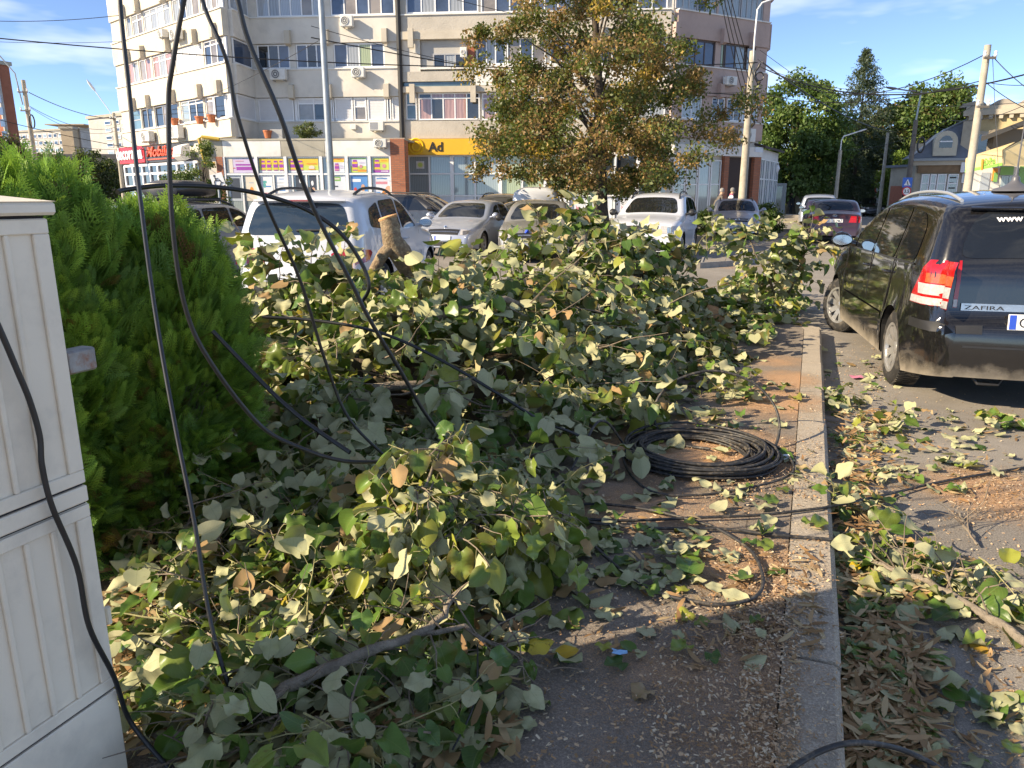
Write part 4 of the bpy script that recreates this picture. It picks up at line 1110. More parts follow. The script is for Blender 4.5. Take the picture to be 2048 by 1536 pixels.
# glazing frame
fr = MB(FG.M)
for x in (449, 514, 572, 643, 694, 739.5, 783): fr.box(sG(x)-0.07, sG(x)+0.07, 0.0, 0.1, 0.35, zG(313))
fr.box(sG(449), sG(783), 0.002, 0.08, zG(350), zG(346.5)); fr.box(sG(449), sG(783), 0.002, 0.08, zG(314.5), zG(313)-0.01); fr.box(sG(449), sG(783), -0.01, 0.12, 0.12, 0.45)
for x in (483, 546, 584, 612, 634): fr.box(sG(x)-0.035, sG(x)+0.035, 0.003, 0.07, 0.4, zG(350))
fr.build('shop_glazing_frame', M_PVC, apt)
slab(apt, FG, sG(449), sG(783), -0.04, 0.0, 0.45, zG(313)-0.02, GL['grey'], 'shop_glass')
U = lambda x0, x1: (sG(x0)+0.08, sG(x1)-0.08, zG(346)+0.02, zG(315)-0.04)
poster(FG, U(452, 513), 'lilac', [(.3, .95, .5, .62, 'violet'), (.32, .9, .18, .42, 'violet'), (.36, .9, .45, .48, 'pale'), (.1, .28, .3, .36, 'red'), (.3, .6, .8, .86, 'pink'), (0, .2, 0, 1, 'cream')])
for (a, b) in ((516, 570), (574, 640)):
    sh = [(0, 1, 0, .16, 'pale'), (.0, 1, .16, .5, 'lime')]
    us = (.16, .4, .68, .92) if a == 516 else (.14, .4)
    for u in us: sh += bottle(u, .09, .14, .86)
    if a != 516: sh += [(.62, .95, .6, .66, 'orange'), (.78, .36, .1, .14, 'cream', 'o'), (.66, .9, .2, .26, 'orange')]
    poster(FG, U(a, b), 'yellow', sh)
poster(FG, U(650, 692), 'pale', [(0, 1, .72, 1, 'yellow'), (.15, 1, .9, 1, 'orange'), (.02, .3, .0, .55, 'green'), (.16, .72, .12, .16, 'skin', 'o'), (.06, .26, .5, .62, 'skin')] + bottle(.58, .12, .1, .66, 'violet', 'pink') + [(.75, .97, .3, .36, 'lilac'), (.75, .97, .45, .5, 'lilac')])
poster(FG, U(698, 736), 'pale', [(0, 1, 0, .45, 'lime'), (0, 1, .92, 1, 'green'), (.45, 1, .05, .2, 'orange')] + bottle(.28, .17, .12, .9) + [(.66, .42, .1, .12, 'pink', 'o'), (.56, .9, .66, .72, 'lilac')])
poster(FG, U(743, 781), 'lime', [(0, 1, 0, .18, 'violet'), (.45, 1, .7, .95, 'yellow'), (.5, .95, .06, .12, 'pale')] + bottle(.26, .17, .14, .9) + [(.7, .45, .12, .14, 'pink', 'o'), (.55, .9, .8, .86, 'orange')])
L_ = lambda x0, x1, y1=402: (sG(x0)+0.06, sG(x1)-0.06, max(0.5, zG(y1)), zG(351))
poster(FG, L_(453, 482), 'grey', [(.1, .9, .1, .9, 'ink')]); poster(FG, L_(485, 515), 'cream', [(.5, .4, .16, .16, 'orange', 'o'), (.3, .7, .7, .74, 'grey')])
poster(FG, L_(517, 545), 'white', [(.2, .5, .7, .8, 'teal'), (.3, .62, .12, .1, 'teal', 'o'), (.4, .85, .55, .6, 'sky'), (.1, .9, .3, .33, 'pink')]); poster(FG, L_(547, 582), 'white', [(.2, .8, .85, .88, 'sky'), (.1, .9, .7, .73, 'grey'), (.1, .9, .58, .61, 'grey'), (.2, .8, .4, .46, 'sky'), (.15, .85, .25, .28, 'pink')])
poster(FG, L_(587, 610), 'ink', [(.5, .8, .12, .1, 'white', 'o')]); poster(FG, L_(615, 633), 'ink', [(.4, .7, .2, .1, 'white', 'o'), (.5, .4, .3, .14, 'skin', 'o')])
poster(FG, L_(649, 692), 'pale', [(.25, .75, .78, .95, 'green'), (.3, .7, .84, .9, 'cream'), (.4, .6, .55, .6, 'ink'), (.38, .64, .3, .42, 'green')]); poster(FG, L_(698, 736), 'sky', [(.05, .6, .75, .86, 'white'), (.1, .9, .1, .22, 'pink'), (.45, .8, .35, .42, 'white'), (.72, .52, .12, .14, 'skin', 'o'), (.25, .4, .1, .14, 'red', 'o')])
poster(FG, L_(743, 781), 'pale', [(.2, .85, .86, .9, 'sky'), (.15, .85, .66, .76, 'pink'), (.75, .2, .3, .25, 'orange', 'o'), (.9, .4, .2, .2, 'skin', 'o'), (.1, .4, .3, .36, 'sky')])
# yellow shop with tall windows under the big tree
slab(apt, FB, 0.12, sB(1110), 0.235, 0.42, zB(310), zB(278), mat('sign_yellow', (0.78, 0.42, 0.03), 0.45, var=0.05, scale=1), 'shop_sign')
sg = MB(FB.M); cx, cz = sB(836, 294), zB(293)
sg.tube([(cx+0.36*math.cos(a*math.pi/12), 0.43, cz+0.36*math.sin(a*math.pi/12)) for a in range(25)], 0.05, 6); sg.tube([(cx+0.2*math.cos(a*math.pi/12), 0.43, cz+0.2*math.sin(a*math.pi/12)) for a in range(25)], 0.05, 6); sg.build('emblem', mat('sign_gold', (0.85, 0.5, 0.02), 0.4), apt)
lettering('sign_lettering', 'Ad', 0.62, frame(FB.M @ Vector((sB(861, 300), 0.43, zB(303))), FB.a, (0, 0, 1)), M_INK, apt, 0.02, bold=0.012)
slab(apt, FB, 0.3, FB.len, 0.0, 0.03, 0.5, zB(312), GL['grey'], 'shop_glass')
bx = [817, 860, 905, 951, 1001, 1045, 1091, 1138, 1185, 1230, 1275, 1320]
fr = MB(FB.M)
for i, x in enumerate(bx): fr.box(sB(x, 350)-(0.09 if i % 2 == 0 else .04), sB(x, 350)+(0.09 if i % 2 == 0 else .04), 0.031, 0.16, 0.4, zB(311))
fr.box(sB(817, 350), FB.len, 0.032, 0.13, zB(349), zB(346)); fr.box(sB(817, 350), FB.len, 0.032, 0.15, zB(313), zB(310)-0.005); fr.box(sB(817, 350), FB.len, 0.032, 0.12, zB(393), zB(390)); fr.build('shop_glazing_frame', M_PVC, apt)
for i in range(len(bx)-1):
    a, c = sB(bx[i], 350)+0.1, sB(bx[i+1], 350)-0.1
    g = ('grey', 'grey', 'grey', 'grey', 'green', 'green', 'green', 'green', 'dark', 'dark', 'dark')[i]
    for (y0, y1) in ((347, 314), (389.5, 350)): slab(apt, FB, a, c, 0.034, 0.05, zB(y0), zB(y1), GL[g], 'pane')
    poster(FB, (a, c, 0.5, zB(393.5)), 'pale', [(.3, .5, .1, .6, 'pink'), (.42, .7, .12, .2, 'white', 'o'), (.7, .9, .2, .8, 'white')] if i % 2 else [(.1, .9, .1, .4, 'white'), (.6, .6, .2, .3, 'pale', 'o')], d=0.034)
poster(FB, (sB(833, 330), sB(849, 330), zB(337), zB(322)), 'pale', [(.5, .5, .48, .48, 'cream', 'o'), (.5, .5, .3, .3, 'lime', 'o')], d=0.056, name='window_sticker')
# ground floor of the pink end
for (x0, x1, m) in ((1441, 1450, M_BRICK), (1500, 1513, M_BRICK)): slab(apt, FC, FC.px(x0, 350)[0], FC.px(x1, 350)[0], 0.002, 0.25, 0.4, FC.px(x0, 312)[1], m, 'brick_pier')
slab(apt, FC, FC.px(1451, 350)[0], FC.px(1499, 350)[0], 0.004, 0.05, 0.4, FC.px(1470, 315)[1], mat('doorway_dark', (0.045, 0.025, 0.02), 0.7), 'doorway')
slab(apt, FC, 0.2, FC.len, 0.003, 0.3, FC.px(1430, 312)[1], FC.px(1430, 292)[1], M_WHITEP, 'fascia')
for k, (x0, x1) in enumerate(((1344, 1368), (1370, 1392), (1394, 1416), (1418, 1438))):
    r = FC.rect(x0, x1, 320, 410); window(apt, FC, (r[0], r[1], 0.7, r[3]), 1, ('grey', 'tan')[k % 2], None, 0.03, .55, name='shop_window')
# white annexe at the corner of the street
an = thing('corner_annexe', 'small white glazed annexe with sloping roof at the street corner', 'annexe', (pC1.x+0.5, pC1.y+2, 0.12))
q0, q1 = at(1515, 370, 41.2), at(1552, 370, 46.0)
FX = Facade((q0.x, q0.y), (q1.x, q1.y))
zx = FX.px(1518, 296)[1]
b = MB(FX.M); b.box(0.02, FX.len, -3.2, -0.002, 0.12, zx); b.build('wall', M_WHITEP, an)
b = MB(FX.M); b.prism([(-0.2, 0.3, zx), (-0.2, -3.3, zx+1.0), (-0.2, -3.3, zx+1.12), (-0.2, 0.3, zx+0.12)], (FX.len+0.4, 0, 0)); b.build('roof', mat('annexe_roof', (0.06, 0.045, 0.04), 0.8), an)
for k in range(4): window(an, FX, (FX.len*k/4+.1, FX.len*(k+1)/4-.1, 0.9, zx-0.5), 2, 'grey', None, 0.01, .6)
b = MB(); p = at(1551, 345, 46.2); b.tube([p+Vector((0.0, 0, 0.2)), p, p-Vector((0, 0, 3.4))], 0.04, 8); b.build('downpipe', M_GREYF, an)
b = MB(); p = at(1552, 337, 45.8); b.lathe([(0.02, -0.3), (0.13, -0.22), (0.22, 0), (0.16, 0.16), (0.02, 0.23)], 14, 'z', p); b.build('globe_lamp', M_PVC, an, sm=60)
lb = MB(FC.M); r = FC.rect(1501, 1517, 295, 305); lb.box(r[0], r[1], 0.305, 0.33, r[2], r[3]); lb.build('street_name_plate', mat('plate_paper', (0.6, 0.65, 0.72), 0.5), apt)
# raised terrace with steps
b = MB(); b.prism([(4.5, 35.6, 0.12), (pC1.x-1.5, 38.2, 0.12), (pC1.x+0.5, 41, 0.12), (pB1.x, 38.2, 0.12), (4.5, 38.6, 0.12)], (0, 0, 0.38)); b.build('terrace', mat('terrace_stone', (0.33, 0.3, 0.26), 0.9, var=0.2, scale=2), kind='structure')
for i in range(3):
    b = MB(); p = at(1560, 420, 41.0-0.45*i); b.box(p.x-1.0, p.x+1.3, p.y-0.25, p.y+2.0-i*0.3, 0.12, 0.12+0.16*(3-i)); b.build('step', mat('step_stone', (0.36, 0.32, 0.27), 0.9, var=0.15), kind='structure')

# ------------------------------------------------------------------ shop signs on the left wing
FS = Facade(((FW.M @ Vector((-1.0, 0.9, 0))).x, (FW.M @ Vector((-1.0, 0.9, 0))).y), ((FW.M @ Vector((FW.len, 0.9, 0))).x, (FW.M @ Vector((FW.len, 0.9, 0))).y))
def signbox(x0, x1, y0, y1, m, lab, nm):
    s0, s1 = FS.px(x0, 310)[0], FS.px(x1, 310)[0]; z0, z1 = FS.px((x0+x1)/2, y1)[1], FS.px((x0+x1)/2, y0)[1]
    t = thing(nm, lab, 'sign', FS.M @ Vector(((s0+s1)/2, -0.1, z0))); b = MB(FS.M); b.bbox(s0, s1, -0.28, 0.0, z0, z1, 0.02); b.build('board', m, t)
    return t, s0, s1, z0, z1
t, s0, s1, z0, z1 = signbox(238, 288, 298, 327, mat('sign_red', (0.6, 0.03, 0.04), 0.4), 'red shop sign with white lettering decorama on the left wing', 'shop_sign')
b = MB(FS.M); b.box(s0+0.02, s1-0.15, 0.002, 0.02, z0+0.2, z0+0.9); b.build('letter_panel', mat('sign_panel_red', (0.5, 0.02, 0.03), 0.4), t)
lettering('sign_lettering', 'decorama', 0.95, frame(FS.M @ Vector((s0-0.25, 0.03, z0+0.24)), FS.a, (0, 0, 1)), M_WHITE, t, 0.04, bold=0.02, fit=(s1-s0)*1.03)
t, s0, s1, z0, z1 = signbox(290, 362, 290, 324, mat('sign_charcoal', (0.045, 0.048, 0.055), 0.5), 'charcoal shop sign with orange red script lettering Mobiliez', 'shop_sign')
lettering('sign_lettering', 'Mobiliez', 0.72, frame(FS.M @ Vector((s0+0.25, 0.03, z0+0.32)), FS.a, (0, 0, 1)), mat('letter_orange', (0.75, 0.10, 0.03), 0.4), t, 0.06, shear=0.35, bold=0.01, fit=(s1-s0)*0.86)
b = MB(FS.M); b.box(s0+0.2, s1-0.6, 0.003, 0.05, z0+0.14, z0+0.2); b.build('underline', MATS['letter_orange'], t)
sf = thing('wing_shop_front', 'white framed shop glazing below the red and charcoal signs', 'shop front', FS.M @ Vector((5, -0.3, 0.12)))
zf = FS.px(320, 327)[1]
b = MB(FS.M); b.box(FS.px(250, 330)[0], FS.px(396, 330)[0], -0.9, -0.02, 0.1, zf); b.build('wall', GL['dark'], sf)
fr = MB(FS.M)
for x in (252, 268, 287, 302, 318, 340, 357, 375, 392): fr.box(FS.px(x, 350)[0]-0.07, FS.px(x, 350)[0]+0.07, -0.018, 0.06, 0.2, zf)
for y in (328, 346, 372): fr.box(FS.px(250, 330)[0], FS.px(396, 330)[0], -0.017, 0.04, FS.px(320, y)[1]-0.07, FS.px(320, y)[1]+0.05)
fr.build('glazing_frame', M_PVC, sf)
bl = MB(FS.M); s0, s1 = FS.px(366, 310)[0], FS.px(382, 310)[0]; za, zb = FS.px(370, 322)[1], FS.px(370, 288)[1]
bl.prism([(s0, 0.02, zb), (s0, 0.45, zb-0.15), (s0, 0.55, za+0.2), (s0, 0.3, za), (s0, 0.02, za+0.1)], (s1-s0, 0, 0)); o = bl.build('awning_hood', M_WHITEP, label='folded white awning hood beside the charcoal sign', cat='awning'); own_base(o)
gp = MB(); pts = [FG.M @ Vector((sG(448), 0.25, zG(278))), FG.M @ Vector((sG(415), 0.3, zG(273.5))), FG.M @ Vector((sG(409), 0.3, zG(276))), FG.M @ Vector((sG(415.5), 0.3, zG(324))), FG.M @ Vector((sG(420), 0.3, zG(327))), FG.M @ Vector((sG(434), 0.2, zG(327)))]
gp.tube(pts, 0.08, 8); o = gp.build('gas_pipe', mat('pipe_ochre', (0.5, 0.33, 0.05), 0.5), sm=60, label='ochre yellow gas pipe bent round the building corner', cat='pipe'); own_base(o)

# ------------------------------------------------------------------ air conditioners
M_ACW = mat('ac_casing', (0.68, 0.67, 0.63), 0.5, var=0.06, dirt=((0.4, 0.36, 0.3), 0.3, 4))
def ac_unit(F, x0, x1, y0, y1, lab, d=0.24, grid=False):
    s0, s1, z0, z1 = F.rect(x0, x1, y0, y1)
    t = thing('air_conditioner', lab, 'air conditioner', F.M @ Vector(((s0+s1)/2, d+0.1, z0)), group='air conditioners on the apartment building')
    b = MB(F.M); b.bbox(s0, s1, d+0.08, d+0.4, z0, z1, 0.015); b.build('casing', M_ACW, t)
    r = min((z1-z0)*0.42, (s1-s0)*0.3); cx, cz = s0+(s1-s0)*0.38, (z0+z1)/2
    if grid:
        b = MB(F.M)
        for k in range(7): b.box(s0+0.05+k*(s1-s0)*0.08, s0+0.08+k*(s1-s0)*0.08, d+0.402, d+0.412, z0+0.05, z1-0.05)
        b.build('grille', M_GREYF, t)
    else:
        b = MB(F.M); b.lathe([(r, d+0.401), (r, d+0.412), (r*0.25, d+0.415)], 20, 'y', (cx, 0, cz)); b.build('fan', mat('fan_dark', (0.16, 0.16, 0.16), 0.6), t)
        b = MB(F.M); b.tube([(cx+r*math.cos(a*math.pi/10), d+0.415, cz+r*math.sin(a*math.pi/10)) for a in range(21)], 0.018, 5); b.tube([(cx+r*.6*math.cos(a*math.pi/10), d+0.42, cz+r*.6*math.sin(a*math.pi/10)) for a in range(21)], 0.012, 5); b.lathe([(r*.22, d+0.416), (r*.18, d+0.43)], 10, 'y', (cx, 0, cz)); b.build('fan_guard', M_ACW, t)
    for s_ in (s0+0.12, s1-0.12): MB(F.M).box(s_-0.02, s_+0.02, d, d+0.38, z0-0.05, z0-0.01).build('bracket', M_GREYF, t)
ac_unit(FA, 688, 712, 36, 58, 'white air conditioner under the fourth storey blue windows left of the downpipe')
ac_unit(FA, 549, 580, 141, 163, 'white air conditioner on the third storey wall left of the steel pole')
ac_unit(FA, 710, 735, 138, 158, 'white air conditioner on the third storey wall right of the steel pole')
ac_unit(FA, 745, 773, 245, 263, 'air conditioner with grey grille above the brick pier', grid=True)
ac_unit(FG, 752, 777, 279, 296, 'lowest air conditioner, on the white fascia beside the brick pier', d=0.1)
ac_unit(FW, 363, 379, 60, 82, 'air conditioner high on the left wing under the blind windows')
ac_unit(FW, 340, 349, 62, 78, 'narrow air conditioner high on the left wing beside its pair')
ac_unit(FW, 303, 321, 264, 284, 'air conditioner on the left wing above the charcoal sign')
ac_unit(FW, 361, 380, 253, 278, 'air conditioner on the left wing below a terracotta flower box', grid=True)
ac_unit(FC, 1466, 1493, 259, 285, 'air conditioner on the pink bay beside the concrete pole')
ac_unit(FC, 1436, 1456, 156, 173, 'air conditioner on the pink bay under the brown framed windows')
ac_unit(FB, 923, 936, 97, 117, 'air conditioner inside the open loggia', d=-0.0)
# flower pots
M_TERRA = mat('terracotta', (0.5, 0.16, 0.07), 0.8)
for (F, x, y, lab) in ((FW, 416, 249, 'left terracotta pot on the left wing window ledge'), (FW, 440, 246, 'right terracotta pot on the left wing window ledge'), (FW, 366, 252, 'terracotta pot on top of the left wing air conditioner'), (FG, 533, 276, 'small terracotta pot on the shop terrace')):
    s_, z_ = F.px(x, y); p = F.M @ Vector((s_, 0.42 if F is FW else -0.2, z_)); b = MB(); b.lathe([(0.14, 0.0), (0.2, 0.28), (0.22, 0.3), (0.22, 0.36), (0.19, 0.36)], 14, 'z', p); own_base(b.build('flower_pot', M_TERRA, label=lab, cat='flower pot', group='terracotta flower pots'))
b = MB(FG.M); r = FG.rect(537, 562, 258, 277); b.bbox(r[0], r[1], -0.5, -0.2, zG(277), r[3], 0.02); own_base(b.build('metal_cabinet', mat('cabinet_grey', (0.36, 0.36, 0.35), 0.6), label='grey metal box standing on the shop terrace', cat='box'))
b = MB(FA.M); r = FA.rect(705, 716, 250, 260); b.bbox(r[0], r[1], 0.22, 0.36, r[2], r[3], 0.015); own_base(b.build('vent_box', M_ACW, label='small white vent box on the wall above the shop terrace', cat='vent box'))
# ------------------------------------------------------------------ foliage
def leaf_material(name, under=None, trans=0.3, veins=False, rough=0.5):
    """tint = colour of the upper face; under = two colours of the lower face"""
    m = bpy.data.materials.new(name); m.use_nodes = True
    t = m.node_tree; b = t.nodes['Principled BSDF']; out = t.nodes['Material Output']
    at_ = t.nodes.new('ShaderNodeAttribute'); at_.attribute_name = 'tint'
    c = at_.outputs['Color']
    if veins:
        uvn = t.nodes.new('ShaderNodeUVMap'); uvn.uv_map = 'uv'
        sp = t.nodes.new('ShaderNodeSeparateXYZ'); t.links.new(uvn.outputs[0], sp.inputs[0])
        ax = math2(t, 'ABSOLUTE', sp.outputs['X'], 0)
        mid = maprange(t, ax, 0.006, 0.022, 1.0, 0.0)
        w = math2(t, 'SUBTRACT', math2(t, 'MULTIPLY', sp.outputs['Y'], 7.0), math2(t, 'MULTIPLY', ax, 6.0))
        fr_ = math2(t, 'FRACT', w, 0)
        side = maprange(t, math2(t, 'ABSOLUTE', math2(t, 'SUBTRACT', fr_, 0.5), 0), 0.0, 0.1, 0.6, 0.0)
        vein = math2(t, 'MAXIMUM', mid, side)
        ge = t.nodes.new('ShaderNodeNewGeometry')
        n = link_noise(t, ge.outputs['Position'], 60, 3, 0.7)
        blot = math2(t, 'MULTIPLY', maprange(t, n, 0.56, 0.66), maprange(t, at_.outputs['Alpha'], 0.62, 0.9, 0.0, 0.85))
        c = mixc(t, blot, c, (0.13, 0.065, 0.025))
        up = mixc(t, math2(t, 'MULTIPLY', vein, 0.4), c, (0.26, 0.32, 0.1))
        lo = mixc(t, at_.outputs['Alpha'], under[0], under[1])
        lo = mixc(t, maprange(t, at_.outputs['Alpha'], 0.9, 0.94), lo, (0.40, 0.25, 0.12))
        lo = mixc(t, math2(t, 'MULTIPLY', maprange(t, n, 0.6, 0.7), 0.25), lo, (0.2, 0.13, 0.06))
        lo = mixc(t, math2(t, 'MULTIPLY', vein, 0.35), lo, (0.22, 0.25, 0.13))
        c = mixc(t, ge.outputs['Backfacing'], up, lo)
        t.links.new(maprange(t, ge.outputs['Backfacing'], 0, 1, 0.36, 0.8), b.inputs['Roughness'])
    else: b.inputs['Roughness'].default_value = rough
    t.links.new(c, b.inputs['Base Color'])
    sock(b, 'Specular IOR Level', 'Specular').default_value = 0.35
    tr = t.nodes.new('ShaderNodeBsdfTranslucent'); t.links.new(mixc(t, 0.5, at_.outputs['Color'], (0.22, 0.32, 0.03)), tr.inputs['Color'])
    mx = t.nodes.new('ShaderNodeMixShader'); mx.inputs[0].default_value = trans
    t.links.new(b.outputs[0], mx.inputs[1]); t.links.new(tr.outputs[0], mx.inputs[2]); t.links.new(mx.outputs[0], out.inputs['Surface'])
    return m
M_FOL = leaf_material('tree_leaves', trans=0.3)
M_NEEDLE = leaf_material('conifer_needles', trans=0.38, rough=0.6)
M_BARK = mat('bark', (0.10, 0.075, 0.055), 0.95, var=0.45, scale=14, bump=0.9, bscale=35)
M_BARK_G = mat('bark_grey', (0.26, 0.215, 0.165), 0.95, var=0.4, scale=18, bump=0.9, bscale=45)
M_CUT = mat('cut_wood', (0.62, 0.33, 0.15), 0.85, var=0.3, scale=20, bump=0.5, bscale=90)
def unit(a): return a/np.maximum(np.linalg.norm(a, axis=-1, keepdims=True), 1e-9)
def rand_dirs(n): return unit(nrng.normal(size=(n, 3)))
def leaf_quads(P, size, cols, flat=0.3, asp=0.6):
    """simple folded leaves: two quads as a kite with a crease"""
    n = len(P)
    f = rand_dirs(n); f[:, 2] -= 0.25; f = unit(f)
    s_ = unit(np.cross(f, rand_dirs(n))); nn = np.cross(s_, f)
    sz = size[:, None]
    a = P; b = P + f*sz*0.45 + s_*sz*asp*0.5 + nn*sz*0.08; c = P + f*sz; d = P + f*sz*0.45 - s_*sz*asp*0.5 + nn*sz*0.08
    v = np.stack([a, b, c, d], 1).reshape(-1, 3)
    fc = np.arange(n*4).reshape(-1, 4)
    return v, fc, np.repeat(cols, 4, axis=0)
def tree(name, label, base, prof, clumps, per, leaf, palette, weights, clump_r=(0.35, 0.75), trunk_r=0.2, trunk_top=None, group=None, seed=1, lean=(0, 0), bark=None, cat='tree', inner=0.35, limbs=1.0, squash=0.75):
    """prof: list of (height, radius) of the crown"""
    g = np.random.default_rng(seed); r2 = random.Random(seed)
    t = thing(name, label, cat, base, 0, group)
    hs = np.array([p[0] for p in prof]); rs = np.array([p[1] for p in prof])
    # choose heights in proportion to ring area
    hh = np.linspace(hs[0], hs[-1], 200); rr = np.interp(hh, hs, rs); pw = rr**1.4+0.05; pw /= pw.sum()
    z = g.choice(hh, clumps, p=pw); ra = np.interp(z, hs, rs)
    an = g.uniform(0, 2*math.pi, clumps)
    k = np.sqrt(g.uniform(inner, 1.0, clumps)); k *= (0.82+0.3*np.sin(an*3+seed)*np.sin(z*1.7+seed*2)+g.uniform(-.12, .12, clumps))
    C = np.stack([ra*k*np.cos(an)+lean[0]*z, ra*k*np.sin(an)+lean[1]*z, z], 1)
    cr = g.uniform(*clump_r, clumps)
    n = clumps*per
    off = g.normal(size=(clumps, per, 3)); off = unit(off)*(g.uniform(0, 1, (clumps, per, 1))**0.5)*np.array([1, 1, squash])
    P = (C[:, None, :]+off*cr[:, None, None]).reshape(-1, 3)
    pal = np.array(palette); 
    ci = g.choice(len(pal), clumps, p=np.array(weights)/sum(weights))
    cc = np.repeat(pal[ci], per, axis=0)
    alt = pal[g.choice(len(pal), n, p=np.array(weights)/sum(weights))]
    sel = g.uniform(size=(n, 1)) < 0.35
    cc = np.where(sel, alt, cc)*g.uniform(0.65, 1.3, (n, 1))
    cols = np.concatenate([cc, np.ones((n, 1))], 1)
    sz = g.uniform(leaf*0.65, leaf*1.3, n)
    global nrng; keep = nrng; nrng = g
    v, f, c = leaf_quads(P, sz, cols); nrng = keep
    o = link('crown', np_mesh('crown', v, f, [M_FOL], False, c), t); o['kind'] = 'stuff'
    # trunk and limbs
    tt = trunk_top or hs[0]+(hs[-1]-hs[0])*0.75
    wb = MB(); pts, rad = [], []
    for i in range(9):
        f_ = i/8; pts.append((lean[0]*tt*f_+0.08*math.sin(f_*5+seed), lean[1]*tt*f_+0.08*math.cos(f_*4+seed), tt*f_)); rad.append(trunk_r*(1-0.85*f_)*(1.35 if i == 0 else 1))
    wb.tube(pts, rad, 10); wb.build('trunk', bark or M_BARK, t, world=False, sm=60)
    lb = MB()
    order = g.permutation(clumps)[:int(min(clumps, 70)*limbs)]
    for i in order:
        c = Vector(C[i]); h0 = max(0.25*tt, min(c.z*0.62, tt*0.95)); f_ = h0/tt
        p0 = Vector((lean[0]*h0, lean[1]*h0, h0)); m_ = p0.lerp(c, 0.5)+Vector((0, 0, 0.12*(c-p0).length))
        r0 = max(0.018, trunk_r*(1-0.8*f_)*0.28)
        lb.tube([p0, p0.lerp(m_, 0.5)+Vector((r2.uniform(-.1, .1), r2.uniform(-.1, .1), 0)), m_, m_.lerp(c, .5)+Vector((0, 0, r2.uniform(-.1, .1))), c], [r0, r0*.8, r0*.55, r0*.35, 0.006], 5, cap=False)
    o = lb.build('branches', bark or M_BARK, t, world=False, sm=60, kind='stuff')
    return t
# the large tree on the square, turning brown
GREENS = [(0.10, 0.125, 0.035), (0.15, 0.165, 0.05), (0.085, 0.11, 0.03)]
RUST = [(0.27, 0.155, 0.06), (0.32, 0.20, 0.08), (0.24, 0.145, 0.06), (0.40, 0.26, 0.05)]
bt = at_ground(1211, 26.5)
tree('linden_tree', 'large linden with rust and green autumn crown in front of the apartment block', bt, [(1.75, 3.0), (2.3, 4.6), (3.2, 5.2), (4.4, 4.9), (5.6, 4.2), (7.0, 3.7), (8.4, 3.1), (10, 2.4), (11.8, 0.8)], 400, 220, 0.118, GREENS+RUST, [3, 3, 2, 2.6, 2.4, 2.2, 0.5], clump_r=(0.3, 0.72), trunk_r=0.27, trunk_top=9.5, seed=5, inner=0.12, limbs=0.5, lean=(-.08, 0))
# right hand trees
def tr_at(x, Y): return at_ground(x, Y)
DG = [(0.06, 0.11, 0.03), (0.085, 0.15, 0.04), (0.12, 0.19, 0.05), (0.17, 0.23, 0.07)]
tree('walnut_tree', 'dense deep green broadleaf tree just right of the apartment block', tr_at(1582, 62), [(1.2, 2.6), (3.2, 4.0), (5.4, 4.6), (7.6, 4.1), (9.4, 2.9), (10.4, 0.9)], 170, 170, 0.3, DG, [2, 3, 3, 2], clump_r=(0.6, 1.2), trunk_r=0.3, seed=8)
tree('street_tree', 'broad green tree with browning leaves behind the mansard building', tr_at(1838, 66), [(2.5, 2.5), (4, 4.0), (6, 4.6), (8, 4.2), (9.8, 3.0), (11.0, 1.0)], 170, 150, 0.3, DG+[(0.14, 0.12, 0.05)], [2, 3, 3, 2, 1.5], clump_r=(0.6, 1.2), trunk_r=0.3, seed=12)
tree('street_tree', 'brown tinged tree at the end of the street between the utility poles', tr_at(1762, 74), [(1.8, 2.0), (4, 3.5), (6.5, 3.8), (8.5, 2.6), (9.6, 0.8)], 130, 140, 0.3, DG+[(0.2, 0.12, 0.05), (0.16, 0.11, 0.04)], [2, 2, 2, 1, 2, 2], clump_r=(0.6, 1.2), trunk_r=0.25, seed=14)
tree('street_tree', 'shadowy green tree left of the spruce beside the street', tr_at(1650, 72), [(1.5, 2.2), (3.5, 3.4), (5.5, 3.2), (7.0, 2.0), (7.8, 0.6)], 110, 140, 0.28, DG, [3, 3, 2, 1], clump_r=(0.6, 1.1), trunk_r=0.25, seed=16)
tree('street_tree', 'bright lime green small tree beside the warning sign', tr_at(1795, 60), [(1.0, 0.8), (2.5, 1.6), (3.8, 1.4), (4.6, 0.5)], 50, 120, 0.2, [(0.2, 0.28, 0.05), (0.14, 0.22, 0.04)], [1, 1], clump_r=(0.4, 0.7), trunk_r=0.1, seed=17)
for i, (x, Y, h_, w_, sd_) in enumerate(((1690, 95, 9, 6, 21), (1745, 110, 9, 7, 22), (1620, 90, 8, 6, 23), (1900, 85, 9, 6, 24))):
    tree('distant_tree', ('dark distant tree closing the far end of the street', 'farthest tree above the street vanishing point', 'distant tree behind the deep green walnut', 'distant tree behind the classical building roof')[i], tr_at(x, Y), [(0.8, w_*.5), (h_*.4, w_), (h_*.75, w_*.8), (h_, w_*.25)], 90, 120, 0.45, DG, [3, 3, 2, 1], clump_r=(0.9, 1.7), trunk_r=0.3, seed=sd_, group='distant trees')
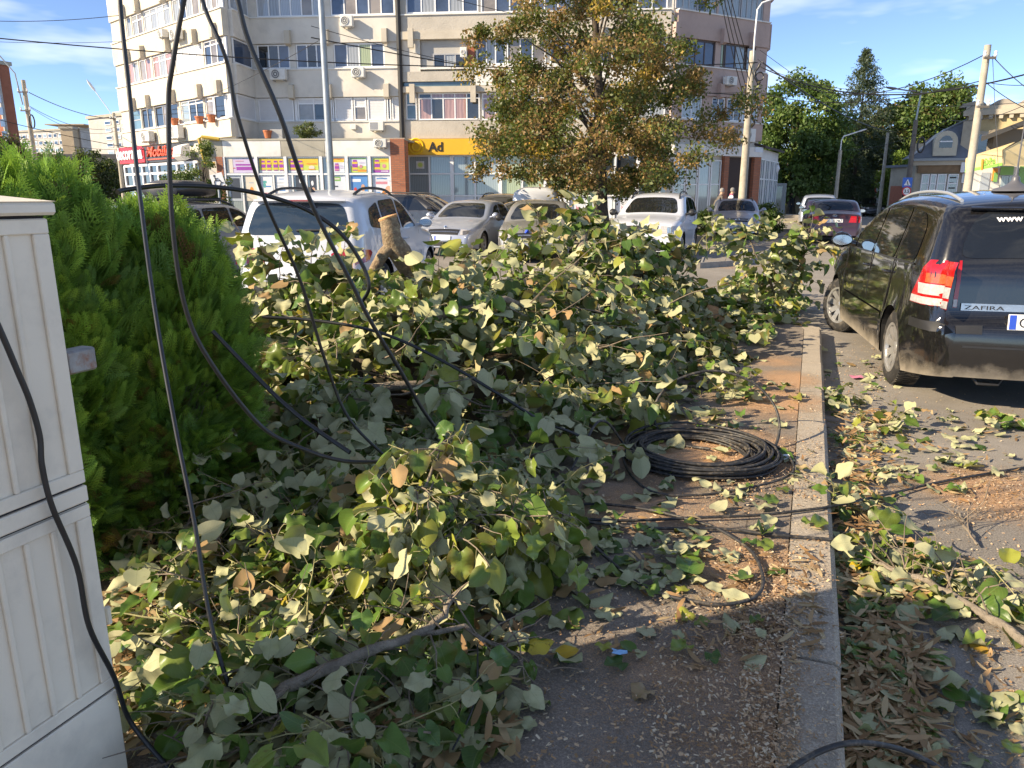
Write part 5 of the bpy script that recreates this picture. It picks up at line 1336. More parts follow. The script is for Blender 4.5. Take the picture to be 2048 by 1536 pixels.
# spruce: whorls of drooping boughs
def spruce(base, H, Rb, seed, label):
    g = np.random.default_rng(seed)
    t = thing('spruce_tree', label, 'tree', base)
    b = MB(); b.tube([(0, 0, 0), (0.05, 0, H*.5), (0, 0, H)], [0.22, 0.12, 0.02], 8); b.build('trunk', M_BARK, t, world=False)
    P, S_ = [], []
    for z in np.arange(1.2, H, 0.28):
        k = 1-(z/H); r = Rb*(k**0.8)*g.uniform(0.75, 1.1)+0.15
        for j in range(int(6+11*k)):
            a = g.uniform(0, 2*math.pi); L = r*g.uniform(0.7, 1.15)
            for q in np.linspace(0.15, 1, int(10+16*k)):
                for _ in range(4):
                    P.append((math.cos(a)*L*q+g.normal()*.1, math.sin(a)*L*q+g.normal()*.1, z-0.35*L*q*q+g.normal()*.1+0.1*q)); S_.append(0.24)
    P = np.array(P); n = len(P); pal = np.array([(0.08, 0.11, 0.08), (0.11, 0.14, 0.11), (0.055, 0.08, 0.05)])
    cc = pal[g.integers(0, 3, n)]*g.uniform(.7, 1.3, (n, 1))
    v, f, c = leaf_quads(P, np.array(S_)*g.uniform(.6, 1.4, n), np.concatenate([cc, np.ones((n, 1))], 1), asp=0.35)
    o = link('crown', np_mesh('crown', v, f, [M_NEEDLE], False, c), t); o['kind'] = 'stuff'
spruce(tr_at(1703, 66), 13.0, 6.2, 31, 'tall blue grey spruce rising above the street trees')
# left background trees
tree('roadside_tree', 'brownish bushy tree at the far left edge below the brick tower', tr_at(5, 60), [(0.5, 1.8), (2.5, 3.2), (4.2, 3.2), (5.6, 1.6), (6.2, .5)], 110, 150, 0.24, [(0.11, 0.085, 0.05), (0.09, 0.085, 0.045), (0.14, 0.1, 0.06)], [2, 2, 1], clump_r=(0.5, 1.0), trunk_r=0.2, seed=41)
tree('roadside_tree', 'yellow green tree beside the left utility pole', tr_at(95, 66), [(0.5, 2.5), (2.5, 3.8), (3.8, 3.4), (5.0, 1.2)], 100, 130, 0.24, [(0.09, 0.11, 0.03), (0.16, 0.15, 0.04), (0.06, 0.08, 0.03)], [2, 2, 2], clump_r=(0.5, 1.0), trunk_r=0.2, seed=42)
tree('roadside_tree', 'round dark green tree left of the decorama sign', tr_at(188, 72), [(0.5, 2.0), (2.5, 2.9), (4.2, 2.6), (5.4, 1.0)], 100, 140, 0.24, [(0.045, 0.07, 0.025), (0.07, 0.09, 0.035), (0.1, 0.11, 0.05)], [3, 2, 1], clump_r=(0.5, 0.9), trunk_r=0.2, seed=43)
tree('roadside_tree', 'low dark tree at left between brick tower and utility pole', tr_at(35, 80), [(0.4, 3.0), (2.5, 4.5), (4.0, 3.6), (4.9, 1.2)], 90, 130, 0.28, [(0.05, 0.06, 0.03), (0.08, 0.08, 0.04)], [2, 1], clump_r=(0.6, 1.1), trunk_r=0.2, seed=44)
# shrubs near the building
tree('garden_shrub', 'tall feathery shrub in front of the white shop glazing', tr_at(360, 33.5), [(0.3, 0.8), (1.0, 1.2), (1.9, 1.0), (2.5, 0.4)], 70, 110, 0.11, [(0.07, 0.12, 0.03), (0.12, 0.17, 0.05)], [1, 1], clump_r=(0.2, 0.45), trunk_r=0.06, seed=51, cat='shrub')
tree('garden_shrub', 'feathery shrub in front of the brick recess', tr_at(412, 34.5), [(0.3, 0.8), (1.4, 1.1), (2.6, 1.0), (3.8, 0.3)], 55, 110, 0.11, [(0.07, 0.12, 0.03), (0.13, 0.17, 0.05)], [1, 1], clump_r=(0.2, 0.45), trunk_r=0.06, seed=52, cat='shrub')
tree('garden_shrub', 'low dark green bush left of the silver grey estate', tr_at(1418, 33.0), [(0.05, 0.6), (0.4, 1.0), (0.8, 0.75), (1.0, 0.2)], 45, 110, 0.1, [(0.03, 0.06, 0.015), (0.05, 0.09, 0.02)], [1, 1], clump_r=(0.2, 0.35), trunk_r=0.05, seed=53, cat='bush')
tree('garden_shrub', 'low dark green bush right of the silver grey estate', tr_at(1538, 34.0), [(0.05, 0.5), (0.4, 0.7), (0.9, 0.55), (1.2, 0.2)], 40, 110, 0.1, [(0.03, 0.06, 0.015), (0.05, 0.1, 0.02)], [1, 1], clump_r=(0.2, 0.35), trunk_r=0.05, seed=54, cat='bush')
s_, z_ = FG.px(607, 277); p = FG.M @ Vector((s_, -0.5, z_))
tree('terrace_shrub', 'small conifer shrub growing on the shop terrace above the white fascia', p, [(0.0, 0.3), (0.3, 0.75), (0.55, 0.55), (0.75, 0.15)], 30, 90, 0.08, [(0.08, 0.12, 0.04), (0.15, 0.17, 0.06)], [1, 1], clump_r=(0.12, 0.25), trunk_r=0.04, seed=55, cat='shrub')

# ------------------------------------------------------------------ thuja hedge beside the cabinet
def spray_template():
    q = []
    def kite(p, d, L, w):
        n = np.array([-d[1], d[0]]); p = np.array(p); d = np.array(d)
        q.append([p-n*w*.6, p+d*L*.6+n*w, p+d*L, p+d*L*.6-n*w])
    kite((0, 0), (0, 1), 1.0, 0.012)
    for i in range(7):
        tt = 0.12+0.84*i/7
        for s_ in (1, -1):
            L = 0.5*(1-tt)**0.6+0.07; a = math.radians(38-8*tt)*s_
            d = (math.sin(a), math.cos(a)); o_ = tt+0.05*s_; kite((0, o_), d, L, 0.013)
            for k in (0.3, 0.55, 0.78):
                for e in (1, -1):
                    aa = a+math.radians(34)*e; kite((d[0]*L*(k+.05*e), o_+d[1]*L*(k+.05*e)), (math.sin(aa), math.cos(aa)), L*(0.46-0.3*k)+0.035, 0.012)
    return np.array(q)
SPR = spray_template()
def thuja(base, rx, ry, H, n, seed, label, lean=(0, 0)):
    g = np.random.default_rng(seed)
    t = thing('thuja_shrub', label, 'shrub', base, 0, 'thuja hedge')
    z = H*(g.uniform(0, 1, n)**0.75); a = g.uniform(0, 2*math.pi, n)
    env = np.interp(z/H, [0, .12, .45, .75, .92, 1], [.72, .95, 1.0, .98, .82, .45])*(1+0.13*np.sin(a*4+seed+z*2)+0.08*np.sin(a*9+z*5))
    k = g.uniform(0.35, 1.05, n)**0.45
    P = np.stack([rx*env*k*np.cos(a)+lean[0]*z, ry*env*k*np.sin(a)+lean[1]*z, z], 1)
    hole = np.sin(P[:, 0]*9+seed)*np.sin(P[:, 1]*10+seed*2)*np.sin(P[:, 2]*8+seed) + .35*np.sin(P[:, 0]*23)*np.sin(P[:, 2]*21+seed)
    keep_ = ~((hole > .3) & (k > .78)) | (z > H*.8); P, z, a, k = P[keep_], z[keep_], a[keep_], k[keep_]; n = len(P)
    out = np.stack([np.cos(a), np.sin(a), np.zeros(n)], 1)
    upw = np.interp(z/H, [0, .5, 1], [0.15, 0.75, 2.2])
    f = unit(out*0.75+np.array([0, 0, 1])*upw[:, None]+g.normal(size=(n, 3))*0.33)
    s_ = unit(np.cross(f, unit(g.normal(size=(n, 3))+out*0.5))); nn = np.cross(s_, f)
    L = g.uniform(0.07, 0.16, n)*np.interp(z/H, [0, .8, 1], [1, 1, 1.25])
    lead = (z > H*.82) & (g.uniform(size=n) < .5)               # long upright leaders
    P[lead, 2] += g.uniform(-.02, .12, lead.sum()); f[lead] = unit(np.array([0, 0, 1.])+g.normal(size=(int(lead.sum()), 3))*.18); s_ = unit(np.cross(f, nn)); nn = np.cross(s_, f); L = np.where(lead, L*1.25, L)
    T = SPR                                                    # (m,4,2)
    bend = g.uniform(-.25, .25, n)
    x = T[None, :, :, 0]; y = T[None, :, :, 1]
    v = P[:, None, None, :]+L[:, None, None, None]*(x[..., None]*s_[:, None, None, :]+y[..., None]*f[:, None, None, :]+(bend[:, None, None]*(y**2)+0.25*np.abs(x))[..., None]*nn[:, None, None, :])
    m = T.shape[0]; v = v.reshape(-1, 3); fc = np.arange(n*m*4).reshape(-1, 4)
    pal = np.array([(0.19, 0.36, 0.055), (0.14, 0.28, 0.045), (0.26, 0.43, 0.065), (0.11, 0.22, 0.045)])
    cc = pal[g.integers(0, 4, n)]*g.uniform(.8, 1.25, (n, 1))
    brown = g.uniform(size=n) < 0.03+0.05*(z < H*.5); cc[brown] = (0.16, 0.085, 0.03)
    tipf = np.array([0.75, 1.0, 1.35, 1.0])
    c = cc[:, None, None, :]*np.broadcast_to(tipf[None, None, :, None], (n, m, 4, 3))
    cols = np.concatenate([c.reshape(-1, 3), np.ones((n*m*4, 1))], 1)
    o = link('crown', np_mesh('crown', v, fc, [M_NEEDLE], False, cols), t); o['kind'] = 'stuff'
    wb = MB(); wb.tube([(0, 0, -0.05), (0.02, 0.01, H*.4), (lean[0]*H, lean[1]*H, H*.92)], [0.045, 0.035, 0.008], 8); wb.build('trunk', M_BARK, t, world=False, sm=60)
    bb = MB(); rr = random.Random(seed)
    for i in range(170):
        h0 = rr.uniform(0.05, 0.85)*H; a_ = rr.uniform(0, 6.28); L_b = rr.uniform(.5, .95); up = rr.uniform(.1, .35)
        e = (rx*L_b*math.cos(a_), ry*L_b*math.sin(a_), h0+up)
        bb.tube([(lean[0]*h0, lean[1]*h0, h0), (e[0]*.5, e[1]*.5, h0+up*.25), e], [0.009, 0.006, 0.002], 4, cap=False)
    bb.build('branches', M_BARK_G, t, world=False, kind='stuff')
gz = 0.13
thuja((-1.98, 2.95, gz), 0.40, 0.42, 1.36, 7000, 61, 'bright green thuja directly behind the white cabinet')
thuja((-2.45, 3.1, gz), 0.44, 0.46, 1.33, 5000, 62, 'leftmost thuja of the hedge, topped with long green shoots')
thuja((-1.66, 3.45, gz), 0.34, 0.40, 1.17, 6600, 63, 'rightmost thuja of the hedge beside the leafy pile')
thuja((-3.0, 3.35, gz), 0.45, 0.45, 1.12, 2400, 65, 'thuja at the left end of the hedge over the cabinet roof')
# ------------------------------------------------------------------ cut linden branches heaped on the footway
M_LEAF = leaf_material('linden_leaf', under=((0.42, 0.425, 0.235), (0.52, 0.49, 0.30)), trans=0.22, veins=True)
M_TWIG = mat('twig_bark', (0.22, 0.17, 0.125), 0.9, var=0.35, scale=30, bump=0.5, bscale=80)
M_TWIG_Y = mat('young_twig', (0.30, 0.27, 0.12), 0.8, var=0.3, scale=30)
def leaf_template(rows, cols):
    """heart shape; returns tx, ty (v) and quads"""
    tx, ty = [], []
    for i in range(rows+1):
        t = i/rows
        w = 0.50*math.sin(math.pi*min(1, t*0.93+0.07)**0.72)**0.85 if t < 1 else 0.0
        w = max(w, 0.0)
        for j in range(-cols, cols+1):
            k = j/cols
            x = w*k
            y = t - 0.17*(abs(k)**1.5)*max(0, 1-t*1.7) + (0.015*((i+abs(j)) % 2) if abs(j) == cols and 0 < i < rows else 0)
            tx.append(x); ty.append(y)
    n = 2*cols+1; q = []
    for i in range(rows):
        for j in range(2*cols):
            a = i*n+j; q.append((a, a+1, a+n+1, a+n))
    return np.array(tx), np.array(ty), np.array(q)
TL, TH = leaf_template(5, 1), leaf_template(9, 3)
def leaves_geo(L, tpl):
    """L: dict of arrays P, F, N, size, fold, curl, wave, col, rnd"""
    tx, ty, q = tpl
    n, nv = len(L['P']), len(tx)
    f, nn = unit(L['F']), L['N']; s_ = unit(np.cross(f, nn)); nn = np.cross(s_, f)
    sz = L['size'][:, None]
    x = tx[None]*sz*L['asp'][:, None]; y = ty[None]*sz
    z = sz*(L['fold'][:, None]*np.abs(tx)[None]*1.0 - L['curl'][:, None]*(ty**2)[None] + L['wave'][:, None]*np.sin(ty*9+L['rnd'][:, None]*20)[None]*np.abs(tx)[None]*0.9 - 0.9*L['roll'][:, None]*(tx**2)[None])
    v = L['P'][:, None, :] + x[..., None]*s_[:, None, :] + y[..., None]*f[:, None, :] + z[..., None]*nn[:, None, :]
    fc = (q[None]+(np.arange(n)*nv)[:, None, None]).reshape(-1, 4)
    edge = np.clip(np.abs(tx)/0.45, 0, 1)**2
    c = np.repeat(L['col'][:, None, :], nv, 1).copy()
    dry = (L['dry'][:, None]*np.maximum(edge, np.clip(ty-0.6, 0, 1)*2)[None])[..., None]
    c = c*(1-dry)+np.array([0.2, 0.12, 0.04])*dry
    cols = np.concatenate([c, np.repeat(L['rnd'][:, None, None], nv, 1)], 2).reshape(-1, 4)
    uv = np.stack([np.broadcast_to(tx[None], (n, nv)), np.broadcast_to(ty[None], (n, nv))], 2).reshape(-1, 2)
    return v.reshape(-1, 3), fc, cols, uv
TOPC = np.array([(0.08, 0.155, 0.03), (0.11, 0.19, 0.038), (0.06, 0.125, 0.03), (0.16, 0.22, 0.045), (0.27, 0.28, 0.05), (0.36, 0.28, 0.04)])
TOPW = np.array([3, 3, 2.2, 1.6, 0.7, 0.12]); TOPW = TOPW/TOPW.sum()
class Leaves:
    def __init__(s): s.d = {k: [] for k in ('P', 'F', 'N', 'size', 'br', 'yel')}
    def add(s, p, f, n, size, br, yel=0.0):
        q_ = Vector(p)-Vector((-1.0, 1.65, 0)); a_, c_ = q_.dot(H21), -q_.dot(N21)
        if a_ < .1 and -.45 < c_ < .16: return          # keep clear of the cabinet
        d = s.d; d['P'].append(tuple(p)); d['F'].append(tuple(f)); d['N'].append(tuple(n)); d['size'].append(size); d['br'].append(br); d['yel'].append(yel)
    def done(s, g):
        o = {k: np.array(v) for k, v in s.d.items()}; n = len(o['P'])
        o['fold'] = g.uniform(-.15, .75, n); o['curl'] = g.uniform(-.15, .55, n); o['wave'] = g.uniform(0, .5, n); o['roll'] = g.uniform(-.8, 1.3, n); o['asp'] = g.uniform(.8, 1.05, n)
        o['rnd'] = g.uniform(0, 1, n); o['dry'] = np.where(g.uniform(size=n) < 0.24+0.4*o['yel'], g.uniform(.3, 1, n), 0)
        idx = g.choice(len(TOPC), n, p=TOPW); idx = np.where(g.uniform(size=n) < o['yel'], g.choice([3, 4, 4, 1], n), idx)
        o['col'] = TOPC[idx]*g.uniform(.75, 1.3, (n, 1))
        return o
LV = Leaves()
TW = {}                                    # twig tubes per branch: list of (points, radii, young)
prg = random.Random(23)
def rv(a=1.0): return Vector((prg.uniform(-a, a), prg.uniform(-a, a), prg.uniform(-a, a)))
def shoot(br, p, d, L, r=0.004, leaves=8, size=0.105, droop=0.35, yel=0.0, under=0.55, spread=0.75, floor=0.125):
    """a leafy shoot: twig curve with alternating leaves on stalks"""
    p, d = Vector(p), Vector(d).normalized(); n = max(4, leaves)
    pts = [p.copy()]
    for i in range(n):
        d = (d + rv(0.22) + Vector((0, 0, -droop*0.16))).normalized(); p = p + d*(L/n)
        if p.z < floor: p.z = floor+prg.uniform(0, .01); d.z = abs(d.z)*.3
        pts.append(p.copy())
        side = d.cross(Vector((0, 0, 1))); side = side.normalized() if side.length > .01 else Vector((1, 0, 0))
        if i % 2: side = -side
        out = (side*spread + d*0.55 + Vector((0, 0, prg.uniform(-.6, .35)-droop*0.6)) + rv(.25)).normalized()
        stalk = prg.uniform(.025, .05); q = p + out*stalk
        TW.setdefault(br, []).append(([p.copy(), (p+q)/2+Vector((0, 0, .006)), q], [0.0014, 0.0012, 0.001], 1))
        lf = (out*0.7 + Vector((0, 0, -droop*prg.uniform(.1, 1.3))) + rv(.3)).normalized()
        up = Vector((0, 0, 1)) + rv(.75)
        if prg.random() < under: up = -up
        sz = size*prg.uniform(.62, 1.22)
        if q.z + lf.z*sz < floor: lf.z = (floor+0.01-q.z)/sz*0.9
        LV.add(q, lf, up, sz, br, yel)
    TW.setdefault(br, []).append((pts, list(np.linspace(r, r*0.35, len(pts))), 1 if prg.random() < .4 else 0))
    return pts
# outline of the heap
MOUNDS = [(-1.55, 5.6, 0.98, .62, .85), (-.75, 5.4, 1.0, .75, .9), (0.0, 5.7, .86, .6, .9), (.75, 8.0, 1.28, .62, 1.1), (1.35, 8.5, .8, .6, .9), (1.95, 8.4, .42, .5, .8), (.45, 6.7, .78, .7, .8), (-.95, 4.3, .6, .55, .6), (-.35, 4.6, .46, .45, .5), (.1, 5.3, .36, .3, .4), (1.1, 7.3, .5, .5, .5), (-.75, 3.4, .34, .4, .5), (-.25, 3.3, .3, .35, .4), (2.6, 9.3, .24, .6, .5), (-2.2, 6.2, .6, .5, .6)]
def heap(x, y):
    s_ = 0.0
    for (mx, my, h_, rx, ry) in MOUNDS:
        e = ((x-mx)/rx)**2+((y-my)/ry)**2
        s_ += (h_*math.exp(-0.5*e*1.1))**3
    return s_**(1/3)
# limbs: name, label, [(point)...], [radii]
BR = []
def limb(pts, rad, label, name='fallen_branch', bark=None, cut=(True, True), n=9):
    i = len(BR); c = Vector(pts[0]); BR.append(dict(name=name, label=label, pts=[Vector(p) for p in pts], rad=rad, bark=bark or M_BARK_G, cut=cut, n=n)); return i
def pz(x, y, z): return gnd(x, y, z)
def mid(a, b, f=.5): return Vector(a).lerp(Vector(b), f)
LIMBS = [
 limb([(-1.9, 5.0, .25), (-1.3, 5.3, .55), (-.7, 5.6, .8), (-.1, 5.9, .85)], [.06, .05, .035, .02], 'leafy cut branch at the heap crest behind the hedge'),
 limb([at(560, 745, 4.7), at(680, 735, 4.9), at(770, 760, 4.9), at(900, 800, 4.8)], [.10, .105, .10, .085], 'thick dark log buried in the middle of the leaf heap', 'fallen_log', M_BARK),
 limb([(-.9, 5.0, .5), (-.5, 5.1, .8), (-.05, 5.3, .9), (.3, 5.6, .7)], [.045, .035, .025, .012], 'leafy branch arching over the buried log below the cut trunk'),
 limb([(.2, 6.2, .4), (.5, 7.0, .8), (.75, 7.8, 1.2), (.85, 8.3, 1.3)], [.05, .04, .03, .015], 'leafy branch on the far crest of the heap before the white crossover'),
 limb([at(1180, 548, 8.3), at(1235, 552, 8.4), at(1300, 556, 8.5)], [.055, .06, .05], 'grey cut log lying on top of the far heap', 'fallen_log'),
 limb([at(1262, 562, 8.0), at(1278, 600, 7.9), at(1292, 640, 7.9)], [.045, .045, .04], 'short bark stripped stick leaning below the grey log', 'fallen_log'),
 limb([(-1.2, 4.1, .3), (-.8, 4.3, .5), (-.3, 4.5, .5), (.1, 4.6, .35)], [.035, .03, .02, .01], 'leafy branch at the shaded front of the heap'),
 limb([at(1390, 612, 8.4), at(1425, 628, 8.2), at(1470, 665, 7.9)], [.09, .085, .05], 'splintered orange limb at the right end of the heap', 'broken_limb', M_CUT),
 limb([(1.3, 8.9, .3), (1.8, 8.7, .5), (2.2, 8.5, .35), (2.5, 8.3, .2)], [.035, .03, .02, .01], 'low leafy branch at the right end of the heap'),
 limb([pz(1195, 838, .16), pz(1250, 832, .155), pz(1312, 834, .15)], [.022, .026, .026], 'grey stick with pale cut end beside the cable coil', 'fallen_stick'),
 limb([pz(1105, 868, .17), pz(1170, 884, .16), pz(1250, 902, .14)], [.02, .03, .022], 'split orange wood sliver pointing at the cable coil', 'wood_sliver', M_CUT),
 limb([pz(480, 1425, .22), pz(600, 1365, .27), pz(720, 1305, .3), pz(835, 1270, .28), pz(890, 1232, .3), pz(905, 1190, .34), pz(985, 1128, .36)], [.019, .018, .016, .013, .011, .008, .003], 'bare grey forked branch crossing the foreground leaves'),
 limb([pz(835, 1270, .28), pz(930, 1255, .26), pz(1010, 1300, .2), pz(1100, 1345, .16)], [.009, .008, .006, .003], 'slender fork of the foreground branch reaching over bare asphalt'),
 limb([pz(790, 1150, .3), pz(785, 1240, .2), pz(800, 1350, .15), pz(850, 1480, .14)], [.011, .01, .008, .005], 'thin brown branch running down the foreground leaves'),
 limb([pz(640, 1150, .2), pz(760, 1120, .3), pz(800, 1085, .42), pz(850, 980, .56), pz(880, 900, .66)], [.014, .013, .011, .008, .003], 'upright sunlit branch with yellow green leaves in the middle foreground'),
 limb([pz(800, 1085, .42), pz(900, 1060, .46), pz(1020, 1030, .44), pz(1130, 1040, .36)], [.010, .008, .006, .003], 'drooping sunlit branch with yellow green leaves right of the upright one'),
 limb([pz(360, 985, .16), pz(400, 1030, .17), pz(430, 1085, .17)], [.035, .036, .035], 'dark log with pale sawn end under the hedge', 'fallen_log', M_BARK),
 limb([pz(300, 1482, .15), pz(370, 1475, .16), pz(460, 1462, .16)], [.022, .023, .021], 'short grey log beside the foot of the white cabinet', 'fallen_log'),
 limb([pz(560, 1010, .2), pz(520, 1060, .26), pz(600, 1110, .22), pz(700, 1150, .18)], [.016, .014, .012, .008], 'shaded forked branch in front of the hedge'),
 limb([pz(1080, 735, .3), pz(1200, 720, .26), pz(1330, 722, .16), pz(1460, 745, .14)], [.02, .016, .011, .004], 'thin grey branch sticking out of the heap towards the kerb'),
 limb([pz(1555, 612, .05), at(1540, 560, 10.2), at(1510, 505, 10.1), at(1490, 455, 10.1)], [.022, .018, .012, .004], 'upright leafy branch standing in the road beyond the footway end'),
 limb([pz(1565, 610, .05), at(1590, 560, 10.3), at(1612, 500, 10.3), at(1618, 455, 10.3)], [.018, .014, .01, .004], 'right hand leafy branch standing in the road beyond the footway end'),
 limb([pz(1690, 1120, .04), pz(1760, 1128, .06), pz(1860, 1165, .05), pz(1960, 1225, .035), pz(2060, 1290, .03)], [.006, .01, .014, .017, .019], 'long grey stick lying on the road right of the kerb', 'fallen_stick'),
 limb([pz(1920, 1028, .02), pz(1932, 1060, .03), pz(1955, 1090, .02)], [.007, .008, .005], 'small dark crooked twig on the road', 'fallen_twig'),
 limb([pz(300, 1255, .2), pz(420, 1235, .24), pz(470, 1260, .2), pz(560, 1250, .16)], [.008, .007, .006, .003], 'thin reddish twig over the dark litter under the hedge', 'fallen_twig'),
]
LEAFY = {0: 1.2, 2: 1.1, 3: 1.3, 6: 1.0, 8: 0.9}
def nearest(p, ids):
    best, bd = ids[0], 1e9
    for i in ids:
        for q in BR[i]['pts']:
            d = (q-p).length
            if d < bd: bd, best = d, i
    return best
HEAP_IDS = [0, 2, 3, 6, 8]
# shoots all over the heap
cnt = 0
while cnt < 1080:
    x, y = prg.uniform(-2.7, 3.2), prg.uniform(3.0, 10.2)
    h_ = heap(x, y)
    if h_ < 0.12: continue
    u = prg.random()**0.45
    z = 0.13 + h_*(0.25+0.72*u)
    a = prg.uniform(0, 6.283); d = Vector((math.cos(a), math.sin(a)-0.25, prg.uniform(-.25, .5)))
    shoot(nearest(Vector((x, y, z)), HEAP_IDS), (x, y, z), d, prg.uniform(.22, .5), leaves=prg.randint(6, 9), size=0.116, yel=0.06, under=0.6, droop=.4)
    cnt += 1
# sprigs that break the skyline
for (x, y, Y, n) in ((540, 505, 5.4, 3), (600, 470, 5.6, 2), (640, 500, 5.5, 3), (860, 560, 5.2, 3), (930, 535, 5.4, 3), (950, 500, 6.2, 2), (1080, 440, 8.0, 4), (1130, 430, 8.1, 4), (1180, 425, 8.2, 4), (1230, 450, 8.2, 4), (1280, 470, 8.4, 3), (1330, 500, 8.5, 3), (1390, 500, 8.7, 3), (1430, 470, 8.9, 3), (1340, 560, 8.4, 3), (1450, 590, 8.8, 3), (1010, 510, 7.4, 3), (1050, 480, 7.8, 3), (500, 600, 5.2, 3), (470, 650, 5.0, 2)):
    q = at(x, y, Y)
    for k in range(n+1):
        p = q+rv(.12); p.z -= .25; shoot(nearest(p, HEAP_IDS), p, Vector((prg.uniform(-.5, .5), prg.uniform(-.4, .4), 1)), prg.uniform(.3, .5), leaves=prg.randint(6, 9), size=.118, under=.6, droop=.5, yel=.1)
# airy branches standing in the road
for i in (20, 21):
    P_ = BR[i]['pts']
    for k in range(30):
        f = prg.uniform(.12, 1); a = f*(len(P_)-1); j = min(int(a), len(P_)-2); p = P_[j].lerp(P_[j+1], a-j)
        shoot(i, p, Vector((prg.uniform(-1, 1), prg.uniform(-.6, .6), prg.uniform(-.1, .6))), prg.uniform(.25, .62), leaves=prg.randint(5, 8), size=.125, under=.5, yel=.12)
for k in range(60):
    p = pz(prg.uniform(1440, 1600), prg.uniform(585, 640), .03); shoot(8, p+Vector((0, 0, prg.uniform(.02, .25))), Vector((prg.uniform(-1, 1), prg.uniform(-1, 1), .3)), .35, leaves=7, size=.11, under=.35, yel=.05, floor=.02)
# foreground carpet
def along(i, f):
    P_ = BR[i]['pts']; a = f*(len(P_)-1); j = min(int(a), len(P_)-2); return P_[j].lerp(P_[j+1], a-j)
for k in range(200):
    x, y = prg.uniform(230, 1080), prg.uniform(1080, 1560)
    if x > 1020-(y-1080)*0.18+prg.uniform(-60, 60) or x < 270+(y-1090)*.17: continue
    p = pz(x, y, .13); z = prg.uniform(.0, .13)
    shoot(prg.choice([11, 13, 18, 24, 12]), p+Vector((0, 0, z)), Vector((prg.uniform(-1, 1), prg.uniform(-1, 1), prg.uniform(-.1, .3))), prg.uniform(.15, .34), leaves=prg.randint(4, 6), size=.076, under=.45, droop=.3, yel=.08)
for k in range(150):
    x, y = prg.uniform(380, 1100), prg.uniform(850, 1180)
    p = pz(x, y, .13); z = prg.uniform(.0, .28)
    if x > 1050 and z > .15 or (x > 1020 and y < 960): continue
    shoot(prg.choice([18, 6, 14]), p+Vector((0, 0, z)), Vector((prg.uniform(-1, 1), prg.uniform(-1, 1), prg.uniform(-.1, .5))), prg.uniform(.2, .4), leaves=prg.randint(5, 7), size=.09, under=.5, droop=.4, yel=.03)
for k in range(120):
    x, y = prg.uniform(230, 720), prg.uniform(1090, 1540); p = pz(x, y, .13)
    if x < 270+(y-1090)*.17: continue
    shoot(prg.choice([18, 24, 11]), p+Vector((0, 0, prg.uniform(.02, .16))), Vector((prg.uniform(-1, 1), prg.uniform(-1, 1), prg.uniform(0, .4))), prg.uniform(.16, .32), leaves=prg.randint(4, 6), size=.08, under=.3, droop=.35, yel=.06)
# sunlit sprays held up in front
for k in range(40):
    p = along(14, prg.uniform(.5, 1.0)); shoot(14, p+rv(.03), Vector((prg.uniform(-1, 1), prg.uniform(-.8, .6), prg.uniform(-.2, .5))), prg.uniform(.12, .3), leaves=5, size=.085, under=.3, yel=.7, droop=.7)
for k in range(44):
    p = along(15, prg.uniform(.1, 1.0)); shoot(15, p+rv(.03), Vector((prg.uniform(-1, 1), prg.uniform(-.8, .6), prg.uniform(-.3, .4))), prg.uniform(.12, .32), leaves=5, size=.085, under=.35, yel=.6, droop=.8)
for k in range(9):
    p = along(19, prg.uniform(.3, 1)); shoot(19, p, Vector((prg.uniform(-1, 1), prg.uniform(-1, 1), .1)), .3, leaves=6, size=.1, under=.4)
for k in range(8):
    p = along(22, prg.uniform(.0, .75)); shoot(22, p, Vector((prg.uniform(-1, 1), prg.uniform(-1, 1), .1)), .25, leaves=5, size=.1, under=.6, floor=.012)
# small leafy pieces beside the coil and in the gutter
SMALL = [(1480, 790, 'green leafy sprig on the footway behind the big cable loop'), (1660, 800, 'pale leafy sprig lying across the kerb'), (1770, 850, 'green leafy sprig in the gutter by the rear wheel'), (2010, 845, 'upright leafy sprig at the right edge of the road'), (1680, 1010, 'leafy sprig spilling over the kerb below the cable coil'), (1920, 1140, 'green leafy sprig on the road beside the long stick'), (1270, 750, 'green leafy sprig fallen at the right foot of the heap')]
for (x, y, lab) in SMALL:
    z0 = .13 if x < 1640 else .03
    i = limb([pz(x-35, y+4, z0), pz(x, y, z0+.03), pz(x+45, y-3, z0+.05)], [.005, .004, .002], lab, 'leafy_sprig'); LIMBS.append(i)
    for k in range(7 if x < 1640 else 5): shoot(i, along(i, prg.random())+rv(.04), Vector((prg.uniform(-1, 1), prg.uniform(-1, 1), .25)), prg.uniform(.15, .3), leaves=6, size=.085, under=.45, yel=.1, floor=z0-.005)
# bare twigs bristling from the limbs
for i in (9, 11, 12, 13, 14, 15, 16, 17, 18, 19, 22, 23, 24, 1, 4, 5, 20):
    for k in range(14 if i in (11, 12, 13, 18, 19, 22) else 6):
        p = along(i, prg.uniform(.15, 1)); d = Vector((prg.uniform(-1, 1), prg.uniform(-1, 1), prg.uniform(0, .6))).normalized(); L = prg.uniform(.08, .3); q = [p]
        for s_ in range(4): d = (d+rv(.35)).normalized(); p = p+d*L/4; p.z = max(p.z, .02 if p.x > 2 and p.y < 9 else .13); q.append(p)
        TW.setdefault(i, []).append((q, [.0035, .003, .0025, .002, .0012], 0))
